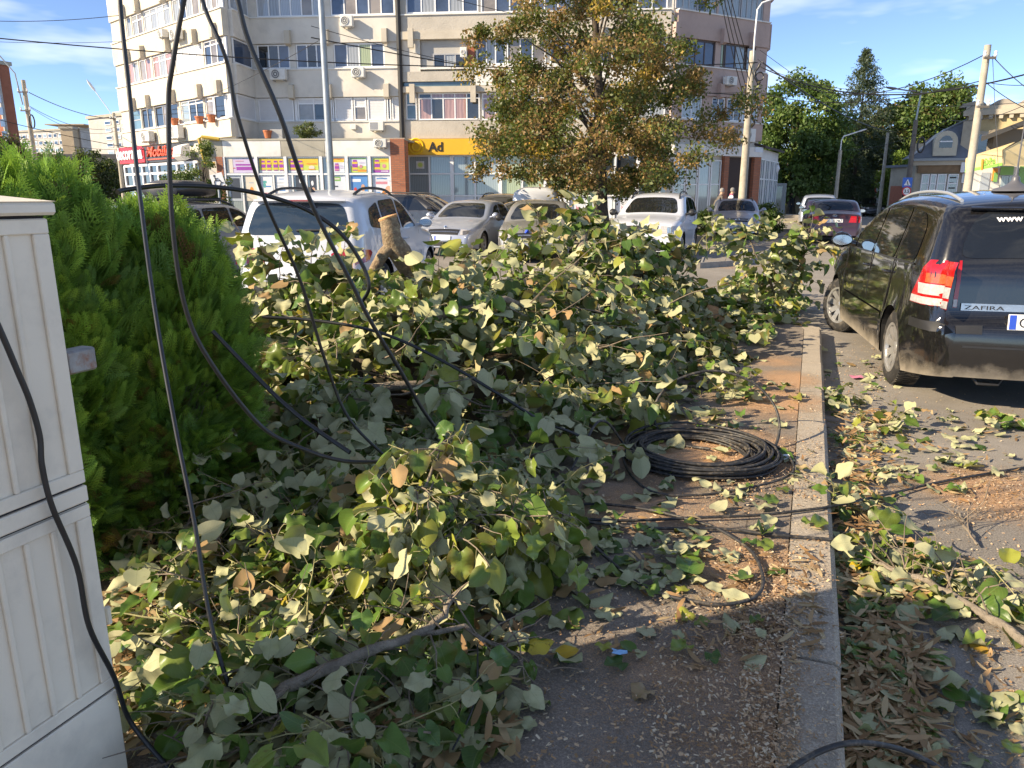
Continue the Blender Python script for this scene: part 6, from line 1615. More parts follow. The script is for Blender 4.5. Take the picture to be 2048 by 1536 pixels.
# long bare switches sticking out of the heap
for k in range(90):
    x, y = prg.uniform(-1.9, 2.2), prg.uniform(4.0, 9.0); h_ = heap(x, y)
    if h_ < .25: continue
    p = Vector((x, y, .13+h_*prg.uniform(.6, .95))); d = Vector((prg.uniform(-1, 1), prg.uniform(-1, .6), prg.uniform(-.1, .5))).normalized(); L = prg.uniform(.35, .9); q = [p]
    for s_ in range(6): d = (d+rv(.2)).normalized(); p = p+d*L/6; q.append(p)
    r_ = prg.uniform(.003, .008); TW.setdefault(nearest(p, HEAP_IDS), []).append((q, list(np.linspace(r_, r_*.3, 7)), 0))
g50 = np.random.default_rng(77)
D = LV.done(g50)
# the largest-looking leaves become parts of their own
rel = D['P']-np.array([0, 0, CAM_H]); dep = rel[:, 1]*CP-rel[:, 2]*SP; px_ = rel[:, 0]/dep*FPX+1024; py_ = 768-(rel[:, 1]*SP+rel[:, 2]*CP)/dep*FPX
infr = (dep > .3) & (px_ > 20) & (px_ < 2030) & (py_ > 20) & (py_ < 1520)
hl = np.array([0.45 if b in (14, 15) else 0 for b in D['br']])
score = np.where(infr, D['size']/np.maximum(dep, .2)*(1+hl)*(0.7+0.6*np.clip((D['P'][:, 2]-.12)/.3, 0, 1)), 0)
solo = set(np.argsort(-score)[:300].tolist())
def pick(idx): return {k: v[idx] for k, v in D.items()}
for i, B in enumerate(BR):
    p0 = B['pts'][0]
    t = thing(B['name'], B['label'], {'fallen_log': 'log', 'wood_sliver': 'wood', 'fallen_stick': 'stick', 'fallen_twig': 'twig', 'leafy_sprig': 'sprig'}.get(B['name'], 'branch'), p0, 0, 'cut linden branches')
    b = MB(); pts, rad = B['pts'], B['rad']
    cp, cr = [], []
    for k in range(len(pts)-1):
        for f in np.linspace(0, 1, 6)[:-1]:
            cp.append(pts[k].lerp(pts[k+1], f)+rv(.006 if rad[0] < .03 else .012)); cr.append((rad[k]*(1-f)+rad[k+1]*f)*prg.uniform(.92, 1.08))
    cp.append(pts[-1]); cr.append(rad[-1]); b.tube(cp, cr, B['n'], cap=False); b.build('limb', B['bark'], t, sm=60)
    if rad[0] > .019 and B['bark'] is not M_CUT:
        for e, (pp, qq, rr) in enumerate(((cp[0], cp[1], cr[0]), (cp[-1], cp[-2], cr[-1]))):
            if rr > .015: c = MB(); dd = (pp-qq).normalized(); c.tube([pp-dd*.004, pp+dd*.002], [rr*.98, rr*.9], B['n']); c.build('cut_end', M_CUT, t)
    tw = TW.get(i, [])
    if tw:
        for yg, m in ((0, M_TWIG), (1, M_TWIG_Y)):
            w = MB()
            for (q, r_, y_) in tw:
                if y_ == yg: w.tube(q, r_, 4, cap=False)
            if w.v: w.build('twigs' if yg == 0 else 'leaf_stalks', m, t, kind='stuff')
    idx = np.array([k for k in np.nonzero(D['br'] == i)[0] if k not in solo], dtype=int)
    inv = np.array(p0)
    if len(idx):
        near = dep[idx] < 5.2
        for sel, tpl in ((near, TH), (~near, TL)):
            if sel.any():
                v, f, c, uv_ = leaves_geo(pick(idx[sel]), tpl); o = link('foliage', np_mesh('foliage', v-inv, f, [M_LEAF], True, c, uv_), t); o['kind'] = 'stuff'
    for k in [k for k in np.nonzero(D['br'] == i)[0] if k in solo]:
        v, f, c, uv_ = leaves_geo(pick(np.array([k])), TH); link('leaf', np_mesh('leaf', v-inv, f, [M_LEAF], True, c, uv_), t)

# ------------------------------------------------------------------ the cut trunk standing up out of the heap
ct = thing('cut_trunk', 'forked tree trunk piece with sawn orange top standing in the leaf heap', 'trunk', at(790, 560, 5.9))
A_ = [at(776, 437, 5.9), at(780, 452, 5.9), at(784, 480, 5.9), at(800, 505, 5.95), at(822, 545, 6.0), at(850, 600, 6.1)]
b = MB(); b.tube(A_, [.07, .073, .078, .092, .08, .07], 16, cap=False); b.build('trunk', mat('bark_flecked', (0.27, 0.19, 0.12), .95, var=.4, scale=25, dirt=((0.5, 0.42, 0.26), .8, 30), bump=.8, bscale=50), ct, sm=60)
b = MB(); b.tube([at(786, 490, 5.9), at(765, 510, 5.87), at(748, 540, 5.85), at(735, 590, 5.85)], [.055, .046, .04, .036], 12, cap=False); b.build('fork', MATS['bark_flecked'], ct, sm=60)
b = MB(); c = A_[0]; tilt = Vector((-.12, 0, 0)); ring = []
for rr, hh in ((.07, -.004), (.075, .010), (.065, .02), (.0001, .024)):
    ring.append([(c.x+rr*math.cos(a*math.pi/10), c.y+rr*math.sin(a*math.pi/10), c.z+hh+.3*rr*math.cos(a*math.pi/10)) for a in range(20)])
vs_ = [p for r_ in ring for p in r_]; fs_ = [(i*20+k, i*20+(k+1) % 20, (i+1)*20+(k+1) % 20, (i+1)*20+k) for i in range(3) for k in range(20)]
b.add(vs_, fs_); b.build('sawn_face', M_CUT, ct, sm=50)
b = MB(); p = at(828, 528, 5.88); b.tube([p, p+Vector((.03, -.05, -.01))], [.036, .032], 12); b.build('sawn_stub', M_CUT, ct)

# ------------------------------------------------------------------ litter: loose leaves, seed bracts, chips
def scatter_leaves(name, spots, n, z, size, label, pal_y=.1, flat=.35, under=.6):
    L = Leaves(); k = 0
    while k < n:
        (x0, x1, y0, y1, zz) = prg.choice(spots); p = gnd(prg.uniform(x0, x1), prg.uniform(y0, y1), zz)
        if not ok_litter(p, zz): k += 0.2; continue
        a = prg.uniform(0, 6.28); up = Vector((0, 0, 1))+rv(flat); up = -up if prg.random() < under else up
        L.add(p+Vector((0, 0, prg.uniform(.006, z))), Vector((math.cos(a), math.sin(a), prg.uniform(-.12, .2))), up, size*prg.uniform(.55, 1.25), 0, pal_y); k += 1
    d = L.done(g50); d['curl'] *= .5; v, f, c, u = leaves_geo(d, TL if n > 900 else TH)
    o = link(name, np_mesh(name, v, f, [M_LEAF], True, c, u)); setp(o, label, 'leaves', None, 'stuff'); return o
def ok_litter(p, zz):
    w = (p-K0).dot(N21); s_ = (p-K0).dot(H21)
    return (w > 0.0) if zz > .05 else (w < -0.01 or s_ > SW_END+.1)
scatter_leaves('leaf_litter', [(230, 1050, 1060, 1540, .125), (230, 900, 1000, 1540, .125), (250, 1000, 1150, 1540, .125), (400, 1250, 800, 1050, .125)], 1300, .05, .072, 'mat of loose linden leaves under the foreground branches', .14)
scatter_leaves('leaf_litter', [(1050, 1560, 1050, 1330, .122), (1100, 1420, 1060, 1180, .122), (1100, 1640, 900, 1060, .122), (1150, 1600, 740, 860, .122)], 300, .02, .075, 'loose leaves scattered over the footway round the cables', .12)
scatter_leaves('leaf_litter', [(1660, 1800, 1000, 1250, .01), (1690, 1860, 1220, 1540, .01), (1650, 1760, 820, 1040, .01), (1690, 1830, 1250, 1540, .01), (1700, 2010, 1100, 1250, .01)], 300, .04, .078, 'drift of loose leaves in the gutter along the kerb', .16)
scatter_leaves('leaf_litter', [(1700, 2048, 820, 1000, .006), (1650, 1800, 700, 820, .006), (1700, 1960, 830, 960, .006), (1850, 2048, 1250, 1540, .006)], 170, .025, .075, 'loose leaves strewn across the road behind the black car', .2)
# seed bracts: narrow tan wings
def bracts(name, spots, n, z, label, L=.075):
    P, F, N, C_ = [], [], [], []
    k = 0
    while k < n:
        (x0, x1, y0, y1, zz) = prg.choice(spots); p = gnd(prg.uniform(x0, x1), prg.uniform(y0, y1), zz); k += 1
        if not ok_litter(p, zz): continue
        P.append(p+Vector((0, 0, prg.uniform(.004, z)))); a = prg.uniform(0, 6.28); F.append((math.cos(a), math.sin(a), prg.uniform(-.2, .3))); N.append(Vector((0, 0, 1))+rv(.5)); C_.append([(.36, .21, .10), (.44, .27, .14), (.28, .15, .07), (.5, .36, .2)][prg.randint(0, 3)])
    P, F, N = np.array(P), unit(np.array(F)), np.array(N); m = len(P); s_ = unit(np.cross(F, N)); nn = np.cross(s_, F)
    ln = g50.uniform(L*.6, L*1.35, m); cv = g50.uniform(-.35, .5, m)
    st = [(0, .012), (.2, .085), (.5, .105), (.8, .08), (1, .01)]; V = []
    for (t_, w) in st:
        for e in (-1, 1): V.append(P+F*(ln*t_)[:, None]+s_*(ln*w*e)[:, None]+nn*(ln*cv*(t_-.5)**2*1.6)[:, None])
    V = np.stack(V, 1); q = np.array([(2*i, 2*i+1, 2*i+3, 2*i+2) for i in range(4)]); fc = (q[None]+(np.arange(m)*10)[:, None, None]).reshape(-1, 4)
    c = np.repeat(np.concatenate([np.array(C_)*g50.uniform(.8, 1.2, (m, 1)), np.ones((m, 1))], 1), 10, axis=0)
    o = link(name, np_mesh(name, V.reshape(-1, 3), fc, [M_BRACT], True, c)); setp(o, label, 'bracts', None, 'stuff')
M_BRACT = leaf_material('seed_bract', trans=0.2, rough=.7)
bracts('seed_bracts', [(230, 1050, 1080, 1540, .125), (230, 800, 1150, 1500, .125), (230, 500, 1100, 1400, .125)], 1700, .05, 'tan linden seed wings among the foreground leaves', .08)
bracts('seed_bracts', [(1680, 1840, 1180, 1540, .01), (1660, 1760, 820, 1180, .01), (1690, 1860, 1300, 1540, .01)], 1900, .045, 'tan linden seed wings drifted along the gutter', .072)
bracts('seed_bracts', [(1050, 1650, 900, 1340, .122), (1350, 1640, 1100, 1300, .122), (1750, 2048, 830, 1000, .006), (1700, 2048, 1250, 1540, .006)], 480, .012, 'single seed wings scattered over footway and road', .065)
# wood chips
def chips(name, spots, n, label, s0=.0018, s1=.008):
    P, C_ = [], []
    for k in range(n):
        (x0, x1, y0, y1, zz) = prg.choice(spots); p = gnd(prg.uniform(x0, x1), prg.uniform(y0, y1), zz); P.append(p+Vector((0, 0, prg.uniform(.001, .006)))); C_.append([(.66, .44, .27), (.75, .6, .42), (.5, .28, .14), (.34, .2, .11)][prg.randint(0, 3)])
    P = np.array(P); m = len(P); f = unit(g50.normal(size=(m, 3))*np.array([1, 1, .25])); s_ = unit(np.cross(f, np.array([0, 0, 1.])+g50.normal(size=(m, 3))*.3)); ln = g50.uniform(s0, s1, m)[:, None]; w = ln*g50.uniform(.2, .6, (m, 1))
    V = np.stack([P-f*ln-s_*w, P+f*ln-s_*w, P+f*ln+s_*w, P-f*ln+s_*w], 1).reshape(-1, 3)
    c = np.repeat(np.concatenate([np.array(C_), np.ones((m, 1))], 1), 4, axis=0)
    o = link(name, np_mesh(name, V, np.arange(m*4).reshape(-1, 4), [M_BRACT], False, c)); setp(o, label, 'wood chips', None, 'stuff')
chips('wood_chips', [(1050, 1690, 1150, 1536, .124), (1100, 1660, 900, 1200, .124), (1250, 1650, 740, 900, .124), (1450, 1650, 1080, 1300, .124), (1400, 1640, 880, 1000, .124), (1300, 1590, 1180, 1536, .124), (1480, 1600, 1200, 1536, .124)], 11000, 'sawdust and wood chips over the footway and kerb')
chips('wood_chips', [(1900, 2048, 940, 1040, .003), (1700, 2048, 780, 1100, .003), (1720, 2048, 1100, 1536, .003), (1660, 1800, 680, 800, .003)], 5000, 'sawdust and wood chips over the road')
# ------------------------------------------------------------------ street cabinet
def cabmat():
    m = mat('cabinet_paint', (0.82, 0.725, 0.585), 0.55, spec=0.35, var=0.06, scale=2.2, dirt=((0.34, 0.31, 0.27), 0.35, 5), bump=0.06, bscale=120)
    return m
M_CAB = cabmat()
M_GAP = mat('cabinet_gap', (0.03, 0.028, 0.03), 0.9)
far_e = Vector((-1.0, 1.65, 0)); near_e = far_e - H21*0.95
FK = Facade((near_e.x, near_e.y), (far_e.x, far_e.y)); LK = 0.95
cab = thing('street_cabinet', 'tall off white ribbed utility cabinet at the left edge, nearest object', 'cabinet', (near_e+far_e)/2 + Vector((0, 0, .12)))
zl = lambda y, x=200: FK.px(x, y)[1]
ZC, ZM1, ZM0, ZL = FK.px(88, 430)[1], FK.px(168, 968)[1], FK.px(174, 1004)[1], FK.px(228, 1376)[1]
MB(FK.M).box(0.004, LK-0.004, -0.25, -0.006, 0.1, ZC-0.002).build('core', M_GAP, cab)
MB(FK.M).bbox(-0.015, LK+0.014, -0.28, 0.018, ZC, ZC+0.028, .006).build('cap', M_CAB, cab)
b = MB(FK.M); b.add([(-.015, -.28, ZC+.0285), (LK+.014, -.28, ZC+.0285), (LK+.014, .018, ZC+.0285), (-.015, .018, ZC+.0285), (.1, -.13, ZC+.05), (LK-.1, -.13, ZC+.05)], [(0, 1, 5, 4), (2, 3, 4, 5), (1, 2, 5), (3, 0, 4)]); b.build('cap_roof', M_CAB, cab)
MB(FK.M).bbox(0, LK, -0.252, 0.004, ZM0+.003, ZM1-.003, .003).build('middle_band', M_CAB, cab)
MB(FK.M).bbox(0, LK, -0.252, 0.003, 0.1, ZL-.004, .003).build('plinth', M_CAB, cab)
# doors: flat plate with raised frame around recessed panels
s_a, s_b = FK.px(57, 1475)[0], FK.px(67, 1468)[0]; e1, e0 = FK.px(202, 1367)[0], FK.px(165, 1394)[0]
pw, gap = (e1-e0), (e0-FK.px(156, 1401)[0])
def door(z0, z1, nm):
    dp = MB(FK.M).box(0.0, LK, -0.252, -0.0055, z0+.003, z1-.003).build(nm, M_CAB, cab)
    edges = [LK]; s_ = e1; 
    pan = []
    while s_-pw > 0.01: pan.append((s_-pw, s_)); s_ -= pw+gap
    xs = [LK]
    last = LK
    fr = MB(FK.M)
    za, zb = z0+.035, z1-.035
    MB(FK.M).bbox(0.001, LK-.001, -.0053, .0032, z0+.004, za, .002).build('door_rail', M_CAB, dp); MB(FK.M).bbox(0.001, LK-.001, -.0053, .0032, zb, z1-.004, .002).build('door_rail', M_CAB, dp)
    for (a, c) in pan:
        MB(FK.M).bbox(c, last-.001, -.0053, .0032, za+.0005, zb-.0005, .002).build('door_rib', M_CAB, dp); last = a
    MB(FK.M).bbox(0.001, last, -.0053, .0032, za+.0005, zb-.0005, .002).build('door_rib', M_CAB, dp)
    return dp
door(ZM1, ZC-.004, 'upper_door'); door(ZL, ZM0, 'lower_door')
p = at(146, 722, 1.75)
M_RUST = mat('rusty_steel', (0.3, 0.3, 0.3), 0.5, metal=0.5, var=0.3, scale=20, dirt=((0.28, 0.09, 0.03), 0.9, 30))
b = MB(Matrix.Translation(p) @ Matrix.Rotation(math.atan2(H21.y, H21.x), 4, 'Z')); b.bbox(-.03, .05, -.02, .025, -.028, .028, .005); b.build('lock_box', M_RUST, cab)
b = MB(); q = at(216, 1232, 1.72); b.cyl(q-Vector((0, 0, .02)), q+Vector((0, 0, .025)), .008, 10); b.build('hinge', M_CAB, cab)

# ------------------------------------------------------------------ cables
M_CABLE = mat('cable_rubber', (0.014, 0.015, 0.017), 0.42, spec=0.6, var=0.3, scale=30)
M_CABLE_D = mat('cable_dusty', (0.03, 0.03, 0.031), 0.55, spec=0.5, var=0.5, scale=25, dirt=((0.3, 0.24, 0.17), 0.5, 40))
def spline(pts, k=8):
    P_ = [Vector(p) for p in pts]; out = []
    for i in range(len(P_)-1):
        a, b_, c, d = P_[max(i-1, 0)], P_[i], P_[i+1], P_[min(i+2, len(P_)-1)]
        for j in range(k):
            t = j/k; out.append(0.5*((2*b_)+(c-a)*t+(2*a-5*b_+4*c-d)*t*t+(3*b_-a-3*c+d)*t**3))
    out.append(P_[-1]); return out
def cable(pts, r, label, m=None, name='cable', group='black cables', cat='cable'):
    b = MB(); b.tube(spline(pts), r, 8); o = b.build(name, m or M_CABLE, sm=80, label=label, cat=cat, group=group); return own_base(o)
def hang(L): return [at(x, y, Y) for (x, y, Y) in L]
cable(hang([(238, -160, 2.3), (240, 0, 2.3), (258, 180, 2.28), (275, 350, 2.25), (310, 620, 2.2), (350, 850, 2.1), (388, 1040, 2.0), (430, 1280, 1.9), (515, 1540, 1.76)]), .0066, 'leftmost hanging black cable, running from the top edge down to the bottom')
cable(hang([(405, -160, 2.35), (372, -20, 2.36), (345, 130, 2.38), (337, 220, 2.4), (345, 450, 2.42), (372, 620, 2.45), (425, 730, 2.5), (520, 850, 2.6), (600, 895, 2.65), (690, 922, 2.7), (800, 925, 2.8), (900, 945, 3.0)]), .0078, 'thick hanging black cable that bows left then sweeps right into the leaves')
cable(hang([(375, -160, 2.55), (405, 0, 2.6), (440, 85, 2.6), (458, 140, 2.62), (475, 230, 2.65), (530, 400, 2.75), (600, 560, 2.9), (650, 720, 3.0), (700, 840, 3.05), (790, 930, 3.1)]), .0068, 'kinked hanging black cable, second from the right at the top edge')
cable(hang([(440, -140, 2.8), (475, 0, 2.8), (500, 90, 2.82), (560, 230, 2.85), (620, 400, 2.95), (700, 560, 3.05), (740, 640, 3.1), (800, 740, 3.2), (860, 840, 3.3), (945, 935, 3.4)]), .0092, 'rightmost hanging black cable at the top edge, crossing the white SUV')
fk = []
for (x, y) in ((-60, 560), (-10, 670), (20, 740), (45, 800), (65, 870), (70, 930), (90, 1010), (140, 1130), (165, 1250), (215, 1350)):
    s_, z_ = FK.px(x, y); fk.append(FK.M @ Vector((s_, .022, z_)))
fk += [at(262, 1445, 1.66), gnd(345, 1545, .15)]
cable(fk, .0062, 'black cable running down across the face of the white cabinet')
cable(hang([(235, 384, 3.3), (255, 379, 3.35), (330, 371, 3.45), (430, 374, 3.6), (520, 388, 3.7), (610, 418, 3.8), (680, 465, 3.85), (725, 530, 3.9), (738, 575, 3.9), (725, 602, 3.95)]), .0105, 'black cable arching over the hedge and in front of the white SUV')
cable(hang([(525, 634, 4.2), (620, 640, 4.2), (720, 655, 4.15), (800, 680, 4.1), (900, 730, 4.05), (1000, 790, 4.0), (1080, 840, 4.0), (1150, 868, 4.05), (1230, 905, 4.15)]), .009, 'black cable slanting across the heap down to the coil')
cable(hang([(425, 662, 3.2), (500, 740, 3.2), (560, 800, 3.15), (620, 850, 3.1), (700, 905, 3.0)]), .010, 'short black cable leaving the hedge into the shaded leaves')
def flat(L, z=.133): return [gnd(x, y, z if len(q) == 0 else q[0]) for (x, y, *q) in L]
cable(flat([(1060, 1020, .2), (1110, 1012, .16), (1200, 1008), (1300, 1020), (1400, 1045), (1440, 1060), (1500, 1100), (1525, 1150), (1515, 1190), (1460, 1208), (1400, 1205), (1300, 1180), (1230, 1130), (1150, 1055, .16), (1100, 1010, .22)]), .0075, 'cable loop lying on the footway in front of the coil', M_CABLE_D)
cable(flat([(1120, 1036, .16), (1250, 1041), (1400, 1035), (1520, 1030), (1610, 1020), (1650, 1015, .128), (1700, 1005, .08), (1790, 985, .03), (1900, 960, .015), (2080, 930, .012)]), .0075, 'cable crossing the kerb and running across the road to the right edge', M_CABLE_D)
cable(flat([(1130, 1038, .16), (1280, 1055), (1450, 1058), (1530, 1068), (1640, 1077), (1675, 1080, .128), (1720, 1084, .06), (1780, 1082, .02)]), .0075, 'cable ending in the gutter leaves just below the crossing cable', M_CABLE_D)
cable([gnd(1105, 1005, .15), at(1135, 955, 3.75), at(1165, 895, 3.85), at(1190, 850, 3.95), at(1205, 842, 4.0), at(1222, 852, 4.05), at(1250, 893, 4.15)], .0075, 'small cable arch rising left of the coil', M_CABLE_D)
cable(flat([(1540, 1570, .135), (1600, 1525, .15), (1660, 1495, .16), (1720, 1485, .15), (1790, 1495, .1), (1850, 1520, .06), (1900, 1550, .03)]), .008, 'cable arc over the kerb at the bottom edge', M_CABLE_D)
thin = [[(700, 1540), (705, 1400), (690, 1330)], [(905, 1500), (950, 1400), (955, 1290)], [(600, 1520), (590, 1400), (640, 1280), (720, 1180)], [(500, 1400), (560, 1290), (540, 1230)]]
for k, L in enumerate(thin):
    cable([gnd(x, y, .17+.08*math.sin(i)) for i, (x, y) in enumerate(L)], .0028, ('thin black wire curving up from the bottom edge amid the foreground leaves', 'thin black wire over the foreground leaves nearest bare asphalt', 'thin black wire bent through the foreground litter', 'short thin black wire in the shaded foreground litter')[k], group='thin black wires', name='thin_wire', cat='wire')
# coil
cc_ = gnd(1392, 912, .12)
coil = thing('cable_coil', 'large flat coil of black cable on the footway with one big upright loop', 'cable coil', cc_)
pts = []
crg = random.Random(5)
nt_ = 30
r_, ox, oy, zz = .4, 0, 0, .01
tgt = [(crg.uniform(.30, .445), crg.uniform(-.045, .045), crg.uniform(-.035, .035), .009+.075*(k/nt_)**1.2*crg.uniform(.5, 1.1)) for k in range(nt_+1)]
for k in range(nt_):
    for j in range(40):
        f = j/40; f2 = f*f*(3-2*f); a = 2*math.pi*f
        R_, ox, oy, zz = [tgt[k][q]*(1-f2)+tgt[k+1][q]*f2 for q in range(4)]
        pts.append(cc_+Vector((ox+R_*math.cos(a)*1.0, oy+R_*math.sin(a)*.92, zz+.006*math.sin(3*a+k))))
b = MB(); b.tube(pts, .0078, 7); b.build('turns', M_CABLE_D, coil, sm=80)
lp = [at(x, y, Y) for (x, y, Y) in ((1420, 898, 4.25), (1345, 885, 4.4), (1312, 850, 4.5), (1312, 805, 4.55), (1345, 765, 4.6), (1400, 744, 4.62), (1450, 744, 4.62), (1505, 765, 4.58), (1545, 805, 4.5), (1559, 850, 4.4), (1550, 895, 4.3), (1525, 930, 4.15))]
b = MB(); b.tube(spline(lp), .0085, 8); b.build('upright_loop', M_CABLE_D, coil, sm=80)
lp = [gnd(x, y, z) for (x, y, z) in ((1530, 880, .15), (1570, 905, .14), (1588, 935, .135), (1570, 955, .135), (1500, 975, .13), (1400, 990, .13), (1310, 985, .13), (1262, 950, .13), (1245, 905, .14), (1260, 870, .16))]
b = MB(); b.tube(spline(lp), .007, 8); b.build('loose_turn', M_CABLE_D, coil, sm=80)
# scraps
M_PAPER = mat('paper_scrap', (0.75, 0.76, 0.78), .7); M_PAPB = mat('paper_blue', (0.2, 0.45, 0.7), .6)
def scrap(x, y, z, m, label, s_=.035):
    p = gnd(x, y, z); b = MB(); g_ = random.Random(x)
    vs_ = [(p.x+s_*(i-1)*1.1+g_.uniform(-.006, .006), p.y+s_*(j-1)*.8+g_.uniform(-.006, .006), p.z+.012+g_.uniform(-.006, .012)) for i in range(3) for j in range(3)]
    b.add(vs_, [(0, 1, 4, 3), (1, 2, 5, 4), (3, 4, 7, 6), (4, 5, 8, 7)]); own_base(b.build('paper_scrap', m, label=label, cat='litter', group='paper scraps'))
scrap(1566, 918, .125, M_PAPER, 'small white paper scrap right of the cable coil', .03); scrap(1238, 1312, .135, M_PAPB, 'crumpled blue and white wrapper among the foreground leaves', .02); scrap(1715, 757, .006, mat('pink_scrap', (0.6, .2, .3), .6), 'pink scrap on the road beside the rear wheel', .05)
# a few standout single leaves
def lone(x, y, z, col, label, size=.09, a=0.4, under=False):
    L = Leaves(); L.add(gnd(x, y, z)+Vector((0, 0, .012)), Vector((math.cos(a), math.sin(a), .08)), Vector((.1, -.15, -1 if under else 1)), size, 0, 0); d = L.done(g50); d['col'][:] = col; d['dry'][:] = .3; d['curl'][:] = .1
    v, f, c, u = leaves_geo(d, TH); own_base(setp(link('loose_leaf', np_mesh('loose_leaf', v, f, [M_LEAF], True, c, u)), label, 'leaf', 'standout loose leaves'))
lone(2010, 1228, .004, (.5, .42, .05), 'bright yellow leaf alone on the road at right'); lone(1705, 1140, .05, (.7, .48, .02), 'small bright yellow leaf in the gutter drift', .05); lone(1120, 1315, .13, (.65, .4, .03), 'deep yellow leaf at the edge of bare asphalt', .07); lone(1375, 1150, .15, (.06, .15, .03), 'large dark green leaf on the footway before the coil loop', .12, 1.2); lone(1295, 1395, .123, (.4, .27, .15), 'curled beige leaf alone on the asphalt', .07, 2.2); lone(1060, 1295, .2, (.6, .45, .05), 'yellow leaf over the foreground twigs at right', .08, .2); lone(1975, 1300, .004, (.5, .3, .05), 'ochre leaf on the shaded road', .07, 2.5)
# ------------------------------------------------------------------ poles
M_CONC = mat('pole_concrete', (0.42, 0.38, 0.31), .9, spec=.2, var=.25, scale=3, bump=.3, bscale=25)
M_STEEL = mat('pole_steel', (0.34, 0.37, 0.38), .45, metal=.5, var=.15, scale=5)
M_LAMP = mat('lamp_white', (0.72, 0.73, 0.73), .45)
M_DPOLE = mat('pole_dark', (0.16, 0.14, 0.12), .9, var=.25, scale=4)
def pole(x, ytop, Y, r0, r1, label, m, name='utility_pole', cat='pole', group=None):
    top = at(x, ytop, Y); t = thing(name, label, cat, (top.x, Y, 0), 0, group)
    MB().tube([(top.x, Y, 0), (top.x, Y, top.z*.5), (top.x, Y, top.z)], [r0, (r0+r1)/2, r1], 12).build('shaft', m, t, sm=60)
    return t, top
def lamp_arm(t, pts, head, m=M_LAMP, r=.035):
    MB().tube(pts, r, 8).build('lamp_arm', m, t, sm=60)
    d = (Vector(pts[-1])-Vector(pts[-2])).normalized(); p = Vector(pts[-1]); L = head
    MB().tube([p-d*.05, p+d*L*.2, p+d*L*.7, p+d*L], [.04, .12*L/.6, .11*L/.6, .03], 10, sq=.45).build('lamp_head', m, t, sm=60)
def fittings(t, top, zs, dx=.2):
    for z in zs:
        MB().box(top.x-dx, top.x+dx, top.y-.2, top.y-.14, z-.03, z+.03).build('cross_bracket', M_DPOLE, t)
        for s_ in (-1, 1): MB().lathe([(.03, 0), (.05, .04), (.03, .08), (.045, .12), (.02, .15)], 8, 'z', (top.x+s_*dx*.9, top.y-.17, z+.03)).build('insulator', M_LAMP, t)
t, tp = pole(618, -420, 25.5, .125, .075, 'grey steel lamp pole in front of the shop posters', M_STEEL, 'lamp_pole')
MB().lathe([(.15, 0), (.15, .8), (.125, .85)], 14, 'z', (tp.x, tp.y, 0)).build('base_sleeve', M_STEEL, t)
t, tp = pole(1506, 102, 33.5, .19, .13, 'concrete lamp pole with cable bundles at the pink end of the block', M_CONC, 'lamp_pole')
lamp_arm(t, [tp+Vector((0, -.1, -.4)), tp+Vector((.0, -.1, .5)), tp+Vector((.03, -.1, 1.55)), tp+Vector((.2, -.1, 1.8)), tp+Vector((1.1, -.1, 2.1))], .6)
for k, (dx, z0, z1) in enumerate(((.2, -.5, -1.6), (.25, -1.2, -2.3), (.16, -2.2, -3.0))):
    MB().tube([tp+Vector((dx+.1*math.cos(a*.9), -.1+.03*math.sin(a), z0+(z1-z0)*a/9)) for a in range(10)], .05, 7).build('cable_bundle', M_CABLE, t, sm=60)
MB().tube([tp+Vector((.33+.16*math.cos(a*math.pi/8), -.1, -1.0+.17*math.sin(a*math.pi/8))) for a in range(17)], .025, 6).build('cable_ring', M_CABLE, t, sm=60)
t, tp = pole(1976, 90, 22.0, .125, .085, 'bare concrete utility pole rising behind the black people carrier', M_CONC)
fittings(t, tp, [tp.z-.35, tp.z-1.6], .16)
t, tp = pole(46, 160, 41, .15, .1, 'left utility pole with a coiled black cable ring', M_CONC)
lamp_arm(t, [tp+Vector((-.15, -.1, -1.2)), tp+Vector((-.3, -.1, .3)), tp+Vector((-1.6, -.1, 2.0))], .6, M_STEEL)
MB().tube([at(64, 243, 40.8)+Vector((.13*math.cos(a*math.pi/10), 0, .33*math.sin(a*math.pi/10))) for a in range(21)], .035, 7).build('cable_ring', M_CABLE, t, sm=60)
fittings(t, tp, [tp.z-.6, tp.z-1.5], .25)
t, tp = pole(227, 226, 56, .15, .1, 'slim utility pole left of the decorama sign', M_CONC)
a0 = at(219, 222, 56); lamp_arm(t, [tp+Vector((-.1, 0, -.3)), a0, at(190, 182, 56)], .9, M_LAMP, .03)
fittings(t, tp, [tp.z-.4], .2)
t, tp = pole(1681, 300, 45, .12, .09, 'pale street lamp pole beside the maroon saloon', M_CONC, 'lamp_pole')
lamp_arm(t, [tp+Vector((0, 0, -.3)), tp+Vector((0, 0, .5)), tp+Vector((.1, 0, .75)), tp+Vector((.9, 0, 1.0))], .5)
pole(1776, 265, 52, .13, .09, 'slim weathered pole left of the mansard building', M_CONC)
pole(1757, 340, 64, .1, .08, 'short far pole with white painted foot at the kerb', M_CONC)
t, tp = pole(1832, 240, 46, .16, .12, 'dark wooden pole carrying the pedestrian crossing sign', M_DPOLE)
MB().tube([tp, tp+Vector((.1, 0, 1.6))], .05, 8).build('mast', M_STEEL, t)
lamp_arm(t, [at(1832, 182, 46), at(1815, 181, 46), at(1795, 178, 46)], .75, mat('lamp_grey', (.2, .2, .21), .5), .04)
MB().tube([at(1842, 290, 45.8)+Vector((.2*math.cos(a*math.pi/8), 0, .42*math.sin(a*math.pi/8))) for a in range(17)], .05, 7).build('cable_ring', M_CABLE, t, sm=60)
